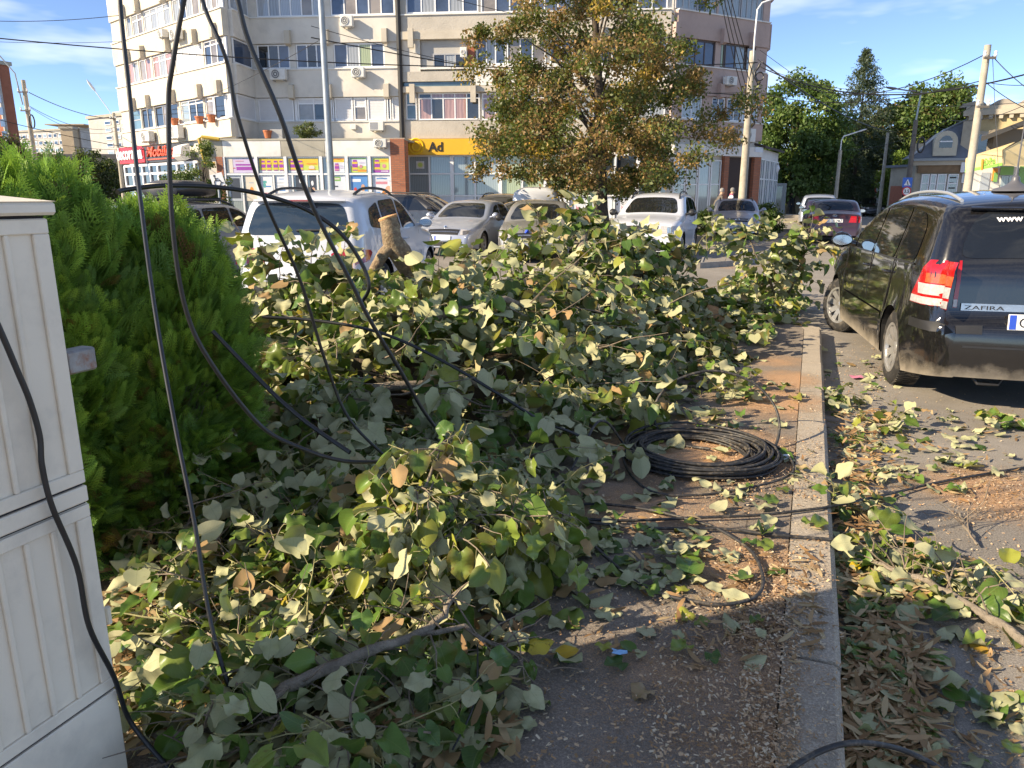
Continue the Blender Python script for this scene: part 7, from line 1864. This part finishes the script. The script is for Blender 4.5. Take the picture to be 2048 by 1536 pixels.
# ------------------------------------------------------------------ signs
def sign_thing(name, label, p): return thing(name, label, 'road sign', p)
def disc(b, c, r, n=24, y=0): b.poly([(c.x+r*math.cos(2*math.pi*k/n), c.y-y, c.z+r*math.sin(2*math.pi*k/n)) for k in range(n)])
SB, SR = mat('sign_blue', (.02, .13, .5), .4), mat('sign_redpaint', (.6, .03, .03), .4)
c = at(1815, 365, 45.4); t = sign_thing('crossing_sign', 'blue square pedestrian crossing sign on the dark pole', c)
MB().box(c.x-.28, c.x+.28, c.y, c.y+.03, c.z-.28, c.z+.28).build('board', SB, t)
MB().poly([(c.x-.2, c.y-.004, c.z-.16), (c.x+.2, c.y-.004, c.z-.16), (c.x, c.y-.004, c.z+.2)]).build('triangle', M_WHITE, t)
MB().tube([(c.x-.01, c.y-.008, c.z+.07), (c.x, c.y-.008, c.z-.04), (c.x+.05, c.y-.008, c.z-.13)], .022, 5).build('walking_figure', M_INK, t)
c = at(1813, 381, 45.4); c.z -= .04; t = sign_thing('limit_sign', 'round white sign with red rim reading 3.5 below the crossing sign', c)
b = MB(); b.lathe([(.27, -.02), (.27, .0)], 24, 'y', (c.x, c.y, c.z)); b.build('rim', SR, t); b = MB(); disc(b, c, .2, 24, .024); b.build('face', M_WHITE, t)
lettering('sign_lettering', '3.5', .26, frame((c.x-.16, c.y-.03, c.z-.09), (1, 0, 0), (0, 0, 1)), M_INK, t, bold=.006)
c = at(1758, 366, 63); t = sign_thing('warning_sign', 'red rimmed warning triangle far down the street', c)
b = MB(); b.prism([(c.x-.4, c.y, c.z-.25), (c.x+.4, c.y, c.z-.25), (c.x, c.y, c.z+.42)], (0, .03, 0)); b.build('board', SR, t); b = MB(); b.poly([(c.x-.22, c.y-.01, c.z-.15), (c.x+.22, c.y-.01, c.z-.15), (c.x, c.y-.01, c.z+.22)]); b.build('face', M_WHITE, t)
c = at(1758, 379, 63); t = sign_thing('speed_sign', 'small round red rimmed sign under the warning triangle', c)
b = MB(); b.lathe([(.36, -.02), (.36, .0)], 24, 'y', (c.x, c.y, c.z)); b.build('rim', SR, t); b = MB(); disc(b, c, .25, 24, .03); b.build('face', M_WHITE, t)
for (x, y0) in ((1757, 390), (1763, 394)):
    p = at(x, 400, 61); own_base(MB().lathe([(.14, 0), (.14, 1.4), (.1, 1.45)], 12, 'z', (p.x, 61 + (x-1757)*.1, 0)).build('white_post', M_LAMP, label='white painted post %s below the far warning sign' % ('left' if x < 1760 else 'right'), cat='post', group='white posts'))
c = at(435, 360, 21); t = thing('disabled_parking_sign', 'tilted white sign with black wheelchair symbol above the grey estate', 'road sign', (c.x, 21, 0))
rot = Matrix.Translation(c) @ Matrix.Rotation(R(-8), 4, 'Y').inverted() @ Matrix.Rotation(R(-14), 4, 'Y').inverted()
rot = Matrix.Translation(c) @ Matrix.Rotation(R(-14), 4, 'Y')
MB().cyl((c.x, c.y+.03, 0), (c.x, c.y+.03, c.z), .03, 8).build('post', M_STEEL, t)
MB(rot).box(-.17, .17, 0, .015, -.17, .17).build('board', M_LAMP, t)
b = MB(rot); b.lathe([(.03, -.006), (.03, -.002)], 12, 'y', (-.05, 0, .12)); b.tube([(-.05, -.006, .08), (-.04, -.006, -.01), (.05, -.006, -.01), (.09, -.006, -.1), (.13, -.006, -.09)], .012, 5); b.tube([(-.05, -.006, .04), (.03, -.006, .04)], .01, 5)
b.tube([(-.02+.085*math.cos(a), -.006, -.07+.085*math.sin(a)) for a in [1.9+.26*k for k in range(17)]], .011, 5); b.build('wheelchair_symbol', M_INK, t)
c = at(75, 369, 40.7); t = sign_thing('no_parking_sign', 'round blue and red no stopping sign low on the left utility pole', c)
b = MB(); b.lathe([(.3, -.02), (.3, .0)], 24, 'y', (c.x, c.y, c.z)); b.build('rim', SR, t); b = MB(); disc(b, c, .24, 24, .026); b.build('face', SB, t)
for e in (1, -1): MB().box(-.22, .22, -.032, -.03, -.035, .035).build('bar', SR, t).data.transform(Matrix.Rotation(R(45*e), 4, 'Y'))
# ------------------------------------------------------------------ overhead wires
def wire(a, b_, sag, r, label):
    a, b_ = Vector(a), Vector(b_); pts = []
    for k in range(21):
        f = k/20; p = a.lerp(b_, f); p.z -= sag*4*f*(1-f); pts.append(p)
    own_base(MB().tube(pts, r, 5).build('overhead_wire', M_CABLE, label=label, cat='wire', group='overhead wires'))
PT, PR = at(1515, 125, 33.4), at(1976, 108, 22)
wire(at(-40, 41, 30), at(245, 30, 30), .1, .012, 'upper wire in the left sky left of the building')
wire(at(-40, 73, 26), PT, .5, .02, 'long dark wire across the whole facade from the left edge to the lamp pole')
wire(at(-40, 82, 45), at(260, 82, 45), .1, .012, 'thin wire just below the long dark one in the left sky')
wire(at(58, 185, 41), at(228, 237, 56), .3, .022, 'highest wire between the two left utility poles')
wire(at(60, 213, 41), at(229, 255, 56), .5, .015, 'second wire between the two left utility poles'); wire(at(62, 216, 41), at(229, 262, 56), .6, .012, 'third wire between the two left utility poles')
wire(at(-30, 232, 30), at(470, 318, 40), .3, .014, 'low wire from the left edge to the gas pipe corner'); wire(at(-30, 256, 50), at(240, 300, 56), .3, .014, 'lowest wire crossing the distant blocks at left')
wire(at(228, 240, 56), at(640, 80, 26), .6, .01, 'wire climbing from the slim left pole to the steel lamp pole')
wire(at(622, 52, 25.5), at(1500, 185, 33.4), .6, .01, 'thin wire from steel lamp pole past the big tree')
wire(at(622, 75, 25.5), at(1495, 190, 33.4), .3, .018, 'thicker wire from steel lamp pole through the big tree to the concrete pole')
wire(at(780, -40, 30), at(1260, 60, 38), .3, .012, 'wire descending behind the big tree from the top edge')
wire(at(1515, 118, 33.4), at(1972, 108, 22), 1.2, .014, 'upper sagging wire between concrete lamp pole and right utility pole')
wire(at(1518, 132, 33.4), at(2100, 135, 22), .9, .024, 'thick sagging wire between lamp pole and the right edge')
wire(at(1516, 184, 33.4), at(1968, 160, 22), .5, .014, 'lower wire between lamp pole and right utility pole')
wire(at(1524, 124, 33.4), at(1800, 265, 62), .6, .03, 'thick bundle descending from lamp pole into the street trees')
wire(at(1520, 100, 33.4), at(1760, 240, 70), .4, .012, 'thin wire steeply descending over the walnut tree'); wire(at(1540, 140, 34), at(1960, 170, 26), .5, .01, 'thin middle wire over the spruce top'); wire(at(1690, 200, 50), at(2100, 200, 30), .3, .01, 'thin wire right of the spruce towards the classical building')
wire(at(1985, 112, 22), at(2100, 205, 20), .1, .012, 'guy wire sloping right from the right utility pole top'); wire(at(1972, 165, 22), at(2100, 235, 20), .1, .012, 'lower wire sloping right from the right utility pole'); wire(at(1975, 165, 22), at(2120, 160, 21), .1, .01, 'level wire leaving the right utility pole to the edge')
wire(at(1985, 112, 22), at(2000, 400, 21), .02, .008, 'thin vertical wire right of the right utility pole'); wire(at(1920, 205, 44), at(1962, 165, 22), .1, .014, 'short wire from the chimney wall up to the right utility pole'); wire(at(1690, 300, 50), at(1965, 200, 40), .6, .012, 'wire rising over the mansard roof'); wire(at(1900, 240, 45), at(2100, 185, 30), .4, .014, 'wire crossing the classical building front')
for k in range(4): wire(at(1430+6*k, -60, 31), at(1485+7*k, 185-12*k, 33.3), .15, .018, ('leftmost', 'second', 'third', 'rightmost')[k]+' cable of the bundle dropping from the top edge to the concrete lamp pole')
# ------------------------------------------------------------------ right hand buildings
M_SLATE = mat('slate_roof', (.13, .15, .18), .6, var=.25, scale=2.5, bump=.2); M_STONE = plaster('old_stone', (.42, .37, .29), stain=.6); M_OCHRE = plaster('old_ochre', (.46, .36, .2), stain=.6); M_WOOD = mat('wood_band', (.2, .12, .06), .7, var=.2, scale=4)
l0, l1 = at(1826, 380, 47), at(1950, 380, 46); F1 = Facade((l0.x, l0.y), (l1.x, l1.y))
ms = thing('mansard_shop', 'low shop with slate mansard roof and stone dormer behind the black car', 'building', F1.M @ Vector((2, -2, 0)))
ze = F1.px(1880, 322)[1]; zr = F1.px(1915, 232)[1]
MB(F1.M).box(0, F1.len, -2.2, -.01, 0, ze).build('wall', M_STONE, ms)
MB(F1.M).box(-.2, F1.len+.1, -.01, .3, ze-.25, ze).build('cornice', M_STONE, ms); MB(F1.M).box(-.25, F1.len+.15, .0, .42, ze+.002, ze+.14).build('gutter', mat('gutter_grey', (.25, .28, .3), .5), ms)
s1 = F1.len; sl = F1.px(1838, 310)[0]; sm_ = F1.px(1872, 270)[0]
b = MB(F1.M); zm = F1.px(1865, 262)[1]
b.add([(sl-.6, .25, ze+.15), (s1, .25, ze+.15), (s1, -.5, zm), (sl+1.2, -.5, zm), (s1, -2.4, zr), (sl+2.9, -2.4, zr), (sl-.6, -2.0, ze+.15), (sl+1.2, -2.4, zm), (sl+2.9, -2.7, zr), (s1, -2.7, zr)], [(0, 1, 2, 3), (3, 2, 4, 5), (0, 3, 7, 6), (3, 5, 8, 7), (5, 4, 9, 8)]); b.build('roof', M_SLATE, ms)
b = MB(F1.M); b.tube([(sl-.6, .27, ze+.16), (sl+1.2, -.48, zm+.02), (sl+2.9, -2.38, zr+.02)], .06, 6); b.build('hip_flashing', mat('zinc', (.5, .53, .56), .35, metal=.5), ms)
ds, dz0, dz1 = F1.px(1889, 290)[0], F1.px(1889, 312)[1], F1.px(1889, 262)[1]
b = MB(F1.M); w = .62; b.prism([(ds-w, .32, dz0), (ds+w, .32, dz0)]+[(ds+w*math.cos(a*math.pi/8), .32, dz1-w+w*math.sin(a*math.pi/8)) for a in range(9)], (0, -1.6, 0)); do = b.build('dormer', plaster('dormer_stone', (.5, .47, .38)), ms)
b = MB(F1.M); w = .34; b.poly([(ds-w, .325, dz0+.45), (ds+w, .325, dz0+.45)]+[(ds+w*math.cos(a*math.pi/8), .325, dz1-.62+w*math.sin(a*math.pi/8)) for a in range(9)]); b.build('dormer_window', GL['dark'], do)
b = MB(F1.M); b.box(ds-.34, ds+.34, .326, .35, dz1-.64, dz1-.58); b.build('glazing_bar', M_PVC, do)
MB(F1.M).box(F1.px(1828, 300)[0], F1.px(1846, 300)[0], -.4, .0, ze+.15, F1.px(1838, 287)[1]).build('parapet_block', M_STONE, ms)
MB(F1.M).box(.1, F1.len-.1, .002, .2, F1.px(1880, 346)[1], F1.px(1880, 327)[1]).build('wood_fascia', M_WOOD, ms)
for (x0, x1) in ((1840, 1856), (1858, 1870), (1872, 1890), (1893, 1914)):
    r = F1.rect(x0, x1, 348, 400); window(ms, F1, (r[0], r[1], .4, r[3]), 1, 'grey', M_PVC, .02, .78, name='shop_window')
for k in range(5): MB(F1.M).box(F1.px(1897, 370)[0], F1.px(1910, 370)[0]-.1*(k % 2), .062, .066, 2.6-.3*k, 2.68-.3*k).build('window_print', M_INK, ms)
r = F1.rect(1919, 1948, 325, 345); MB(F1.M).box(r[0], r[1]+.6, .25, .34, r[2], r[3]).build('shop_sign', M_LAMP, ms); lettering('sign_lettering', 'P', .72, frame(F1.M @ Vector((F1.px(1922, 340)[0]+.1, .345, r[2]+.12)), F1.a, (0, 0, 1)), SB, ms, .01, bold=.02)
for (x0, x1, y0, y1) in ((1923, 1936, 347, 366), (1923, 1936, 369, 400), (1940, 1962, 346, 366)): r = F1.rect(x0, x1, y0, y1); window(ms, F1, (r[0], r[1], max(.3, r[2]), r[3]), 1, 'grey', M_PVC, .02, name='shop_window')
c0_, c1_ = at(1926, 300, 46.5), at(2170, 300, 43); F2 = Facade((c0_.x, c0_.y), (c1_.x, c1_.y))
cl = thing('classical_building', 'old ochre classical building with ornate parapet at the right edge', 'building', F2.M @ Vector((4, -3, 0)))
zc_ = F2.px(1950, 232)[1]
MB(F2.M).box(0, F2.len, -8, 0, 0, zc_).build('wall', M_OCHRE, cl); MB(F2.M).box(-.2, F2.len, -8, .35, zc_+.001, zc_+.3).build('cornice', M_STONE, cl); MB(F2.M).box(-.1, F2.len, -8, .2, zc_+.301, zc_+.5).build('cornice', M_STONE, cl)
for k in range(26): MB(F2.M).box(.1+.5*k, .3+.5*k, .01, .28, zc_-.22, zc_-.002).build('modillion', M_STONE, cl)
MB(F2.M).box(-.35, F2.px(1945, 215)[0], -3, .05, zc_+.505, F2.px(1930, 207)[1]).build('chimney_wall', plaster('sooty', (.2, .19, .18), stain=.6), cl)
MB(F2.M).box(-.15, .55, .001, .2, 0, zc_-.25).build('pilaster', M_STONE, cl); MB(F2.M).box(.56, F2.len, .001, .12, zc_-1.3, zc_-.9).build('string_course', M_STONE, cl)
sc_, zt_ = F2.px(2005, 220)[0], F2.px(2005, 197)[1]
b = MB(F2.M); b.prism([(sc_-2.2, .1, zc_+.505), (sc_+2.2, .1, zc_+.505), (sc_+1.8, .1, zc_+.75), (sc_+1.1, .1, zc_+.85), (sc_+.7, .1, zt_-.35), (sc_+.3, .1, zt_-.1), (sc_, .1, zt_), (sc_-.3, .1, zt_-.1), (sc_-.7, .1, zt_-.35), (sc_-1.1, .1, zc_+.85), (sc_-1.8, .1, zc_+.75)], (0, -.3, 0)); b.build('ornate_parapet', plaster('grey_stucco', (.34, .3, .25)), cl)
b = MB(F2.M); b.tube([(sc_+.24*math.cos(a*math.pi/8), .13, zt_-.7+.24*math.sin(a*math.pi/8)) for a in range(17)], .05, 6); b.build('parapet_rosette', M_STONE, cl)
for x in (1962, 1993, 2030):
    s_ = F2.px(x, 270)[0]; z_ = F2.px(x, 262)[1]
    b = MB(F2.M); w = .62; b.prism([(s_-w, .002, z_-2.2), (s_+w, .002, z_-2.2)]+[(s_+w*math.cos(a*math.pi/8), .002, z_-w+w*math.sin(a*math.pi/8)) for a in range(9)], (0, .12, 0)); wo = b.build('window', M_STONE, cl)
    b = MB(F2.M); w = .42; b.poly([(s_-w, .126, z_-2.1), (s_+w, .126, z_-2.1)]+[(s_+w*math.cos(a*math.pi/8), .126, z_-.62+w*math.sin(a*math.pi/8)) for a in range(9)]); b.build('pane', GL['dark'], wo)
# fruit and vegetable shop with cream awning
k0, k1 = at(1938, 380, 27.5), at(2120, 380, 27.0); F3 = Facade((k0.x, k0.y), (k1.x, k1.y))
ks = thing('corner_shop', 'white kiosk shop with orange and green panels under the awning', 'shop', F3.M @ Vector((1.5, -1.5, 0)))
zk = F3.px(2000, 318)[1]
MB(F3.M).box(0, F3.len, -.5, 0, 0, zk).build('wall', M_WHITEP, ks)
for (x0, x1, y0, y1, m) in ((1984, 1996, 336, 362, 'orange'), (1986, 1994, 345, 364, 'green'), (2026, 2038, 352, 400, 'orange'), (2000, 2026, 333, 350, 'green'), (2036, 2060, 330, 375, 'green'), (1960, 1978, 345, 380, 'grey')):
    r = F3.rect(x0, x1, y0, y1); MB(F3.M).box(r[0], r[1], .004 if m != 'green' else .03, .03 if m != 'green' else .05, max(.05, r[2]), r[3]).build('panel', PC[m], ks)
for (x0, x1) in ((1998, 2012), (2013, 2026)): r = F3.rect(x0, x1, 352, 410); MB(F3.M).box(r[0], r[1], .003, .05, .05, r[3]).build('door', GL['grey'], ks)
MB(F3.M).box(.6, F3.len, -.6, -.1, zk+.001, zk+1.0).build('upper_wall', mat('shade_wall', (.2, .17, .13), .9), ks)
b = MB(); e0, e1, e2, e3 = at(1962, 283, 27.2), at(2120, 222, 26.6), at(2120, 232, 30), at(1962, 279, 30); b.prism([e0, e1, e2, e3], (0, 0, .16)); b.build('roof_eave', mat('dark_roof', (.05, .05, .05), .7), ks)
aw = thing('shop_awning', 'cream and green awning reading LaDoiPasi at the right edge', 'awning', at(2005, 330, 25))
M_AW = mat('awning_cream', (.72, .55, .28), .7, var=.05); M_AG = mat('awning_green', (.2, .48, .08), .6)
def sheet4(nm, a, b_, c, d, m, th=.02):
    n_ = (Vector(b_)-Vector(a)).cross(Vector(d)-Vector(a)).normalized()*th; MB().prism([a, b_, c, d], n_).build(nm, m, aw)
sheet4('valance', at(1931, 339, 26), at(2005, 325, 25), at(2005, 301, 25), at(1932, 318, 26), M_AW)
sheet4('green_stripe', at(1930, 345.5, 25.99), at(2005, 331, 24.99), at(2005, 325.2, 24.99), at(1931, 339.2, 25.99), M_AG)
sheet4('canopy', at(1932, 317.6, 26), at(2005, 300.6, 25), at(2030, 285, 26.4), at(1958, 308, 27.3), M_AW)
sheet4('canopy', at(2005.4, 331, 25), at(2120, 336, 25.4), at(2120, 240, 26.6), at(2006, 300.6, 25.05), M_AW)
la, lb, lu = at(1966, 331, 25.5), at(1991, 326, 25.16), at(1966, 315, 25.5)
xa = (lb-la).normalized(); nn_ = xa.cross(lu-la).normalized(); la = la+nn_*.03
lettering('awning_lettering', 'LaDoiPasi', .3, frame(la, xa, nn_.cross(xa)), M_AG, aw, .004, fit=(lb-la).length, bold=.004)
MB().prism([at(1963, 340, 25.5), at(1966, 340, 25.47), at(1968, 318, 25.44), at(1964, 318, 25.48)], nn_*.035).build('carrot_print', PC['orange'], aw)
# wall and outbuilding at the kerb, pale house behind the trees
w0, w1 = at(1776, 390, 50), at(1826, 390, 48); F0 = Facade((w0.x, w0.y), (w1.x, w1.y)); ob = thing('outbuilding', 'grey plastered outbuilding with patched brick beside the mansard shop', 'building', F0.M @ Vector((2, -1, 0)))
MB(F0.M).box(0, F0.len, -3, 0, 0, F0.px(1800, 335)[1]).build('wall', M_STONE, ob); MB(F0.M).box(.2, F0.len-.3, .001, .05, 0, F0.px(1800, 372)[1]).build('brick_patch', mat('brick_plain', (.36, .12, .07)), ob); MB(F0.M).box(F0.len*.62, F0.len*.85, .05, .08, 0, 2.1).build('door', GL['dark'], ob); MB(F0.M).box(-.2, F0.len, -3.1, .25, F0.px(1800, 335)[1]+.001, F0.px(1800, 335)[1]+.15).build('roof', M_SLATE, ob)
h0, h1 = at(1640, 390, 82), at(1712, 390, 78); F5 = Facade((h0.x, h0.y), (h1.x, h1.y)); hh = thing('pale_house', 'pale low house half hidden behind the street trees', 'house', F5.M @ Vector((3, -2, 0))); zh = F5.px(1680, 338)[1]
MB(F5.M).box(0, F5.len, -5, 0, 0, zh).build('wall', plaster('house_cream', (.6, .5, .36)), hh); b = MB(F5.M); b.prism([(-.3, .4, zh), (-.3, -5.4, zh), (-.3, -2.5, zh+1.8)], (F5.len+.6, 0, 0)); b.build('roof', mat('tile_roof', (.2, .1, .06), .8), hh)
for k in range(3): window(hh, F5, (.6+1.6*k, 1.6+1.6*k, 1.2, 2.8), 2, 'dark', M_PVC, .01)
p = at(1560, 395, 52); kb = thing('grey_kiosk', 'small grey service kiosk left of the standing person', 'kiosk', (p.x, 52, .12)); MB().bbox(p.x-.9, p.x+.4, 52, 53.2, .12, 2.4, .03).build('body', mat('kiosk_grey', (.3, .32, .31), .7), kb); MB().box(p.x-.5, p.x+.1, 51.97, 51.995, .6, 2.2).build('door', GL['teal'], kb)
p = at(1600, 400, 60); fw = MB(); fw.box(p.x-.2, p.x+2.6, 64, 64.3, .12, 2.1); own_base(fw.build('garden_wall', plaster('wall_buff', (.45, .4, .3)), label='buff garden wall behind the standing person', cat='wall'))
# ------------------------------------------------------------------ distant blocks at left
def far_block(name, label, x0, x1, ytop, Y0, Y1, m, wins, dp=3):
    a, c = at(x0, 300, Y0), at(x1, 300, Y1); F = Facade((a.x, a.y), (c.x, c.y)); t = thing(name, label, 'building', F.M @ Vector((F.len/2, -5, 0))); zt = F.px((x0+x1)/2, ytop)[1]
    MB(F.M).box(0, F.len, -dp, 0, 0, zt).build('wall', m, t); MB(F.M).box(-.3, F.len+.3, -dp-.3, .3, zt+.001, zt+.5).build('roof', M_BAND, t)
    (xa, xb, nc, ya, yb, nr) = wins
    for i in range(nc):
        for j in range(nr):
            s0, s1 = F.px(xa+(xb-xa)*i/nc, 280)[0], F.px(xa+(xb-xa)*(i+.72)/nc, 280)[0]; z1_, z0_ = F.px((xa+xb)/2, ya+(yb-ya)*j/nr)[1], F.px((xa+xb)/2, ya+(yb-ya)*(j+.55)/nr)[1]
            wo = MB(F.M).box(s0, s1, .0, .12, z0_, z1_).build('window', M_PVC, t); MB(F.M).box(s0+.12, s1-.12, .121, .14, z0_+.12, z1_-.12).build('pane', GL[('blue', 'dark', 'grey')[(i+2*j) % 3]], wo)
    return t, F, zt
M_FB = plaster('far_brick', (.34, .13, .08)); M_FG = plaster('far_grey', (.46, .44, .41)); M_FT = plaster('far_tan', (.45, .35, .24))
t, F, zt = far_block('brick_tower', 'tall brick and grey apartment tower at the far left edge', -90, 22, 132, 118, 112, M_FB, (-60, 2, 4, 145, 300, 9), 1.5)
MB(F.M).box(F.px(9, 200)[0], F.len+.02, .15, .6, 0, zt-.4).build('stair_bay', M_FG, t)
for j in range(7): MB(F.M).box(F.px(12, 200)[0], F.len-.4, .601, .66, F.px(15, 158+24*j)[1], F.px(15, 143+24*j)[1]).build('window', GL['blue'], t)
far_block('long_block', 'long pale distant apartment block between the left poles', 30, 165, 262, 215, 205, M_FG, (36, 150, 11, 268, 325, 4))
t, F, zt = far_block('tan_block', 'tan end section of the distant block below the street lamp', 150, 193, 262, 202, 214, M_FT, (162, 176, 1, 268, 325, 4))
b0 = at(98, 252, 214); MB().box(b0.x, at(176, 252, 214).x, 212, 222, 20, at(130, 249, 214).z).build('roof_storey', M_FT, t)
t, F, zt = far_block('grey_block', 'grey distant apartment block left of the decorama sign', 184, 300, 232, 150, 140, M_FG, (214, 300, 5, 238, 330, 6))
MB(F.M).box(F.px(219, 230)[0], F.len, -10, -.5, zt, F.px(240, 221)[1]).build('roof_storey', M_FG, t)
lw = at(60, 320, 95); own_base(MB().box(lw.x-6, lw.x+18, 95, 99, 0, at(100, 308, 95).z).build('low_shed', mat('shed_dark', (.06, .06, .065), .8), label='low dark roofed shed behind the left trees', cat='shed'))
# ------------------------------------------------------------------ people
def skin_body(name, verts, edges, mats, pick_mat, parent):
    me = bpy.data.meshes.new(name); me.from_pydata([v[:3] for v in verts], edges, [])
    o = bpy.data.objects.new(name, me); COL.objects.link(o); md = o.modifiers.new('s', 'SKIN'); sv = me.skin_vertices[0].data
    for i, v in enumerate(verts): sv[i].radius = (v[3], v[4] if len(v) > 4 else v[3])
    sv[0].use_root = True
    o.modifiers.new('u', 'SUBSURF').levels = 2
    dg = bpy.context.evaluated_depsgraph_get(); m2 = bpy.data.meshes.new_from_object(o.evaluated_get(dg)); bpy.data.objects.remove(o)
    for m in mats: m2.materials.append(m)
    m2.polygons.foreach_set('material_index', [pick_mat(p.center) for p in m2.polygons]); smooth(m2)
    return link(name, m2, parent)
SKIN = mat('skin', (.5, .3, .2), .6)
def person(label, base, rz, top, trousers, bend=0.0, stride=.12, hair=(.05, .035, .03), scarf=None, hat=None):
    t = thing('person', label, 'person', base, rz, 'people'); bx_, bz = math.sin(bend), math.cos(bend)
    def up(h): return (bx_*h, 0, .92+bz*h)
    sh, nk, hd = up(.5), up(.58), up(.70)
    V = [(0, 0, .92, .15, .12), (*up(.25), .15, .115), (*up(.45), .17, .12), (*nk, .055), (hd[0]+.02, 0, hd[2], .085, .1), (hd[0]+.03, 0, hd[2]+.09, .075, .085),
         (sh[0], .2, sh[2]-.03, .06), (sh[0]+.05, .25, sh[2]-.3, .048), (sh[0]+.14, .22, sh[2]-.53, .038), (sh[0]+.17, .21, sh[2]-.62, .035), (sh[0], -.2, sh[2]-.03, .06), (sh[0]-.02, -.25, sh[2]-.3, .048), (sh[0]+.06, -.23, sh[2]-.54, .038), (sh[0]+.08, -.22, sh[2]-.63, .035),
         (0, .09, .84, .1), (stride*.6, .1, .48, .072), (stride, .1, .08, .05), (stride+.13, .1, .04, .045), (0, -.09, .84, .1), (-stride*.3, -.1, .48, .072), (-stride, -.1, .08, .05), (-stride+.13, -.1, .04, .045)]
    E = [(0, 1), (1, 2), (2, 3), (3, 4), (4, 5), (2, 6), (6, 7), (7, 8), (8, 9), (2, 10), (10, 11), (11, 12), (12, 13), (0, 14), (14, 15), (15, 16), (16, 17), (0, 18), (18, 19), (19, 20), (20, 21)]
    mt, mp, ms_ = mat('coat_%.2f_%.2f' % (top[0], top[2]), top, .8), mat('trousers_%.2f' % trousers[0], trousers, .8), mat('shoes', (.02, .02, .02), .6)
    hz = nk[2]+.0
    def pm(c):
        if c.z < .12: return 2
        if c.z < .86: return 1 if abs(c.y) < .19 or c.z < .6 else (3 if c.z < sh[2]-.55 else 0)
        if c.z > hz+.02 and abs(c.y) < .14: return 3
        if (c.z < sh[2]-.56 and abs(c.y) > .17): return 3
        return 0
    skin_body('body', V, E, [mt, mp, ms_, SKIN], pm, t)
    b = MB(); cx, cz = hd[0]+.0, hd[2]+.07
    b.lathe([(.1, -.03), (.108, .04), (.09, .1), (.05, .135), (.005, .145)], 14, 'z', (cx, 0, cz)); b.build('hat' if hat else 'hair', mat('hair_%.2f' % (hat or hair)[0], hat or hair, .8), t, world=False, sm=60)
    b = MB(); b.prism([(hd[0]+.11, -.012, hd[2]+.03), (hd[0]+.11, .012, hd[2]+.03), (hd[0]+.14, 0, hd[2]-.01)], (-.02, 0, -.03)); b.build('nose', SKIN, t, world=False)
    b = MB(); b.tube([(0+bx_*.0, 0, .60), (0, 0, .9), up(.3)], [.21, .19, .165], 14, cap=False); b.build('coat_skirt', mt, t, world=False, sm=60)
    if scarf: b = MB(); b.lathe([(.075, -.05), (.1, 0), (.08, .05)], 14, 'z', nk); b.build('scarf', mat('scarf', scarf, .8), t, world=False, sm=60)
    return t
person('person in dark coat standing on the far pavement, looking right', (at(1583, 400, 60).x, 60, .12), R(-30), (.012, .014, .02), (.012, .012, .016), stride=.05)
person('stooping person in grey brown jacket and pale cap beside the brick pier', (at(1421, 400, 37.0).x, 35.9, .16), R(10), (.12, .1, .085), (.05, .045, .04), bend=.35, hat=(.3, .28, .26))
person('stooping person in white top with pink scarf beside the grey brown jacket', (at(1443, 400, 37.0).x, 35.9, .16), R(5), (.62, .63, .66), (.05, .05, .06), bend=.28, hair=(.2, .19, .18), scarf=(.6, .12, .2))
# a bird over the walnut tree
p = at(1655, 222, 42); bd = thing('bird', 'small black bird flying between the walnut tree and spruce', 'bird', p)
MB().tube([(p.x-.16, p.y, p.z), (p.x-.08, p.y, p.z+.01), (p.x+.05, p.y, p.z), (p.x+.14, p.y, p.z+.02)], [.01, .045, .04, .008], 8).build('body', M_INK, bd, sm=60)
for s_ in (-1, 1): MB().add([(p.x-.06, p.y, p.z+.02), (p.x+.06, p.y, p.z+.02), (p.x+.02, p.y+s_*.2, p.z+.1), (p.x-.08, p.y+s_*.33, p.z+.0)], [(0, 1, 2, 3)]).build('wing', M_INK, bd)
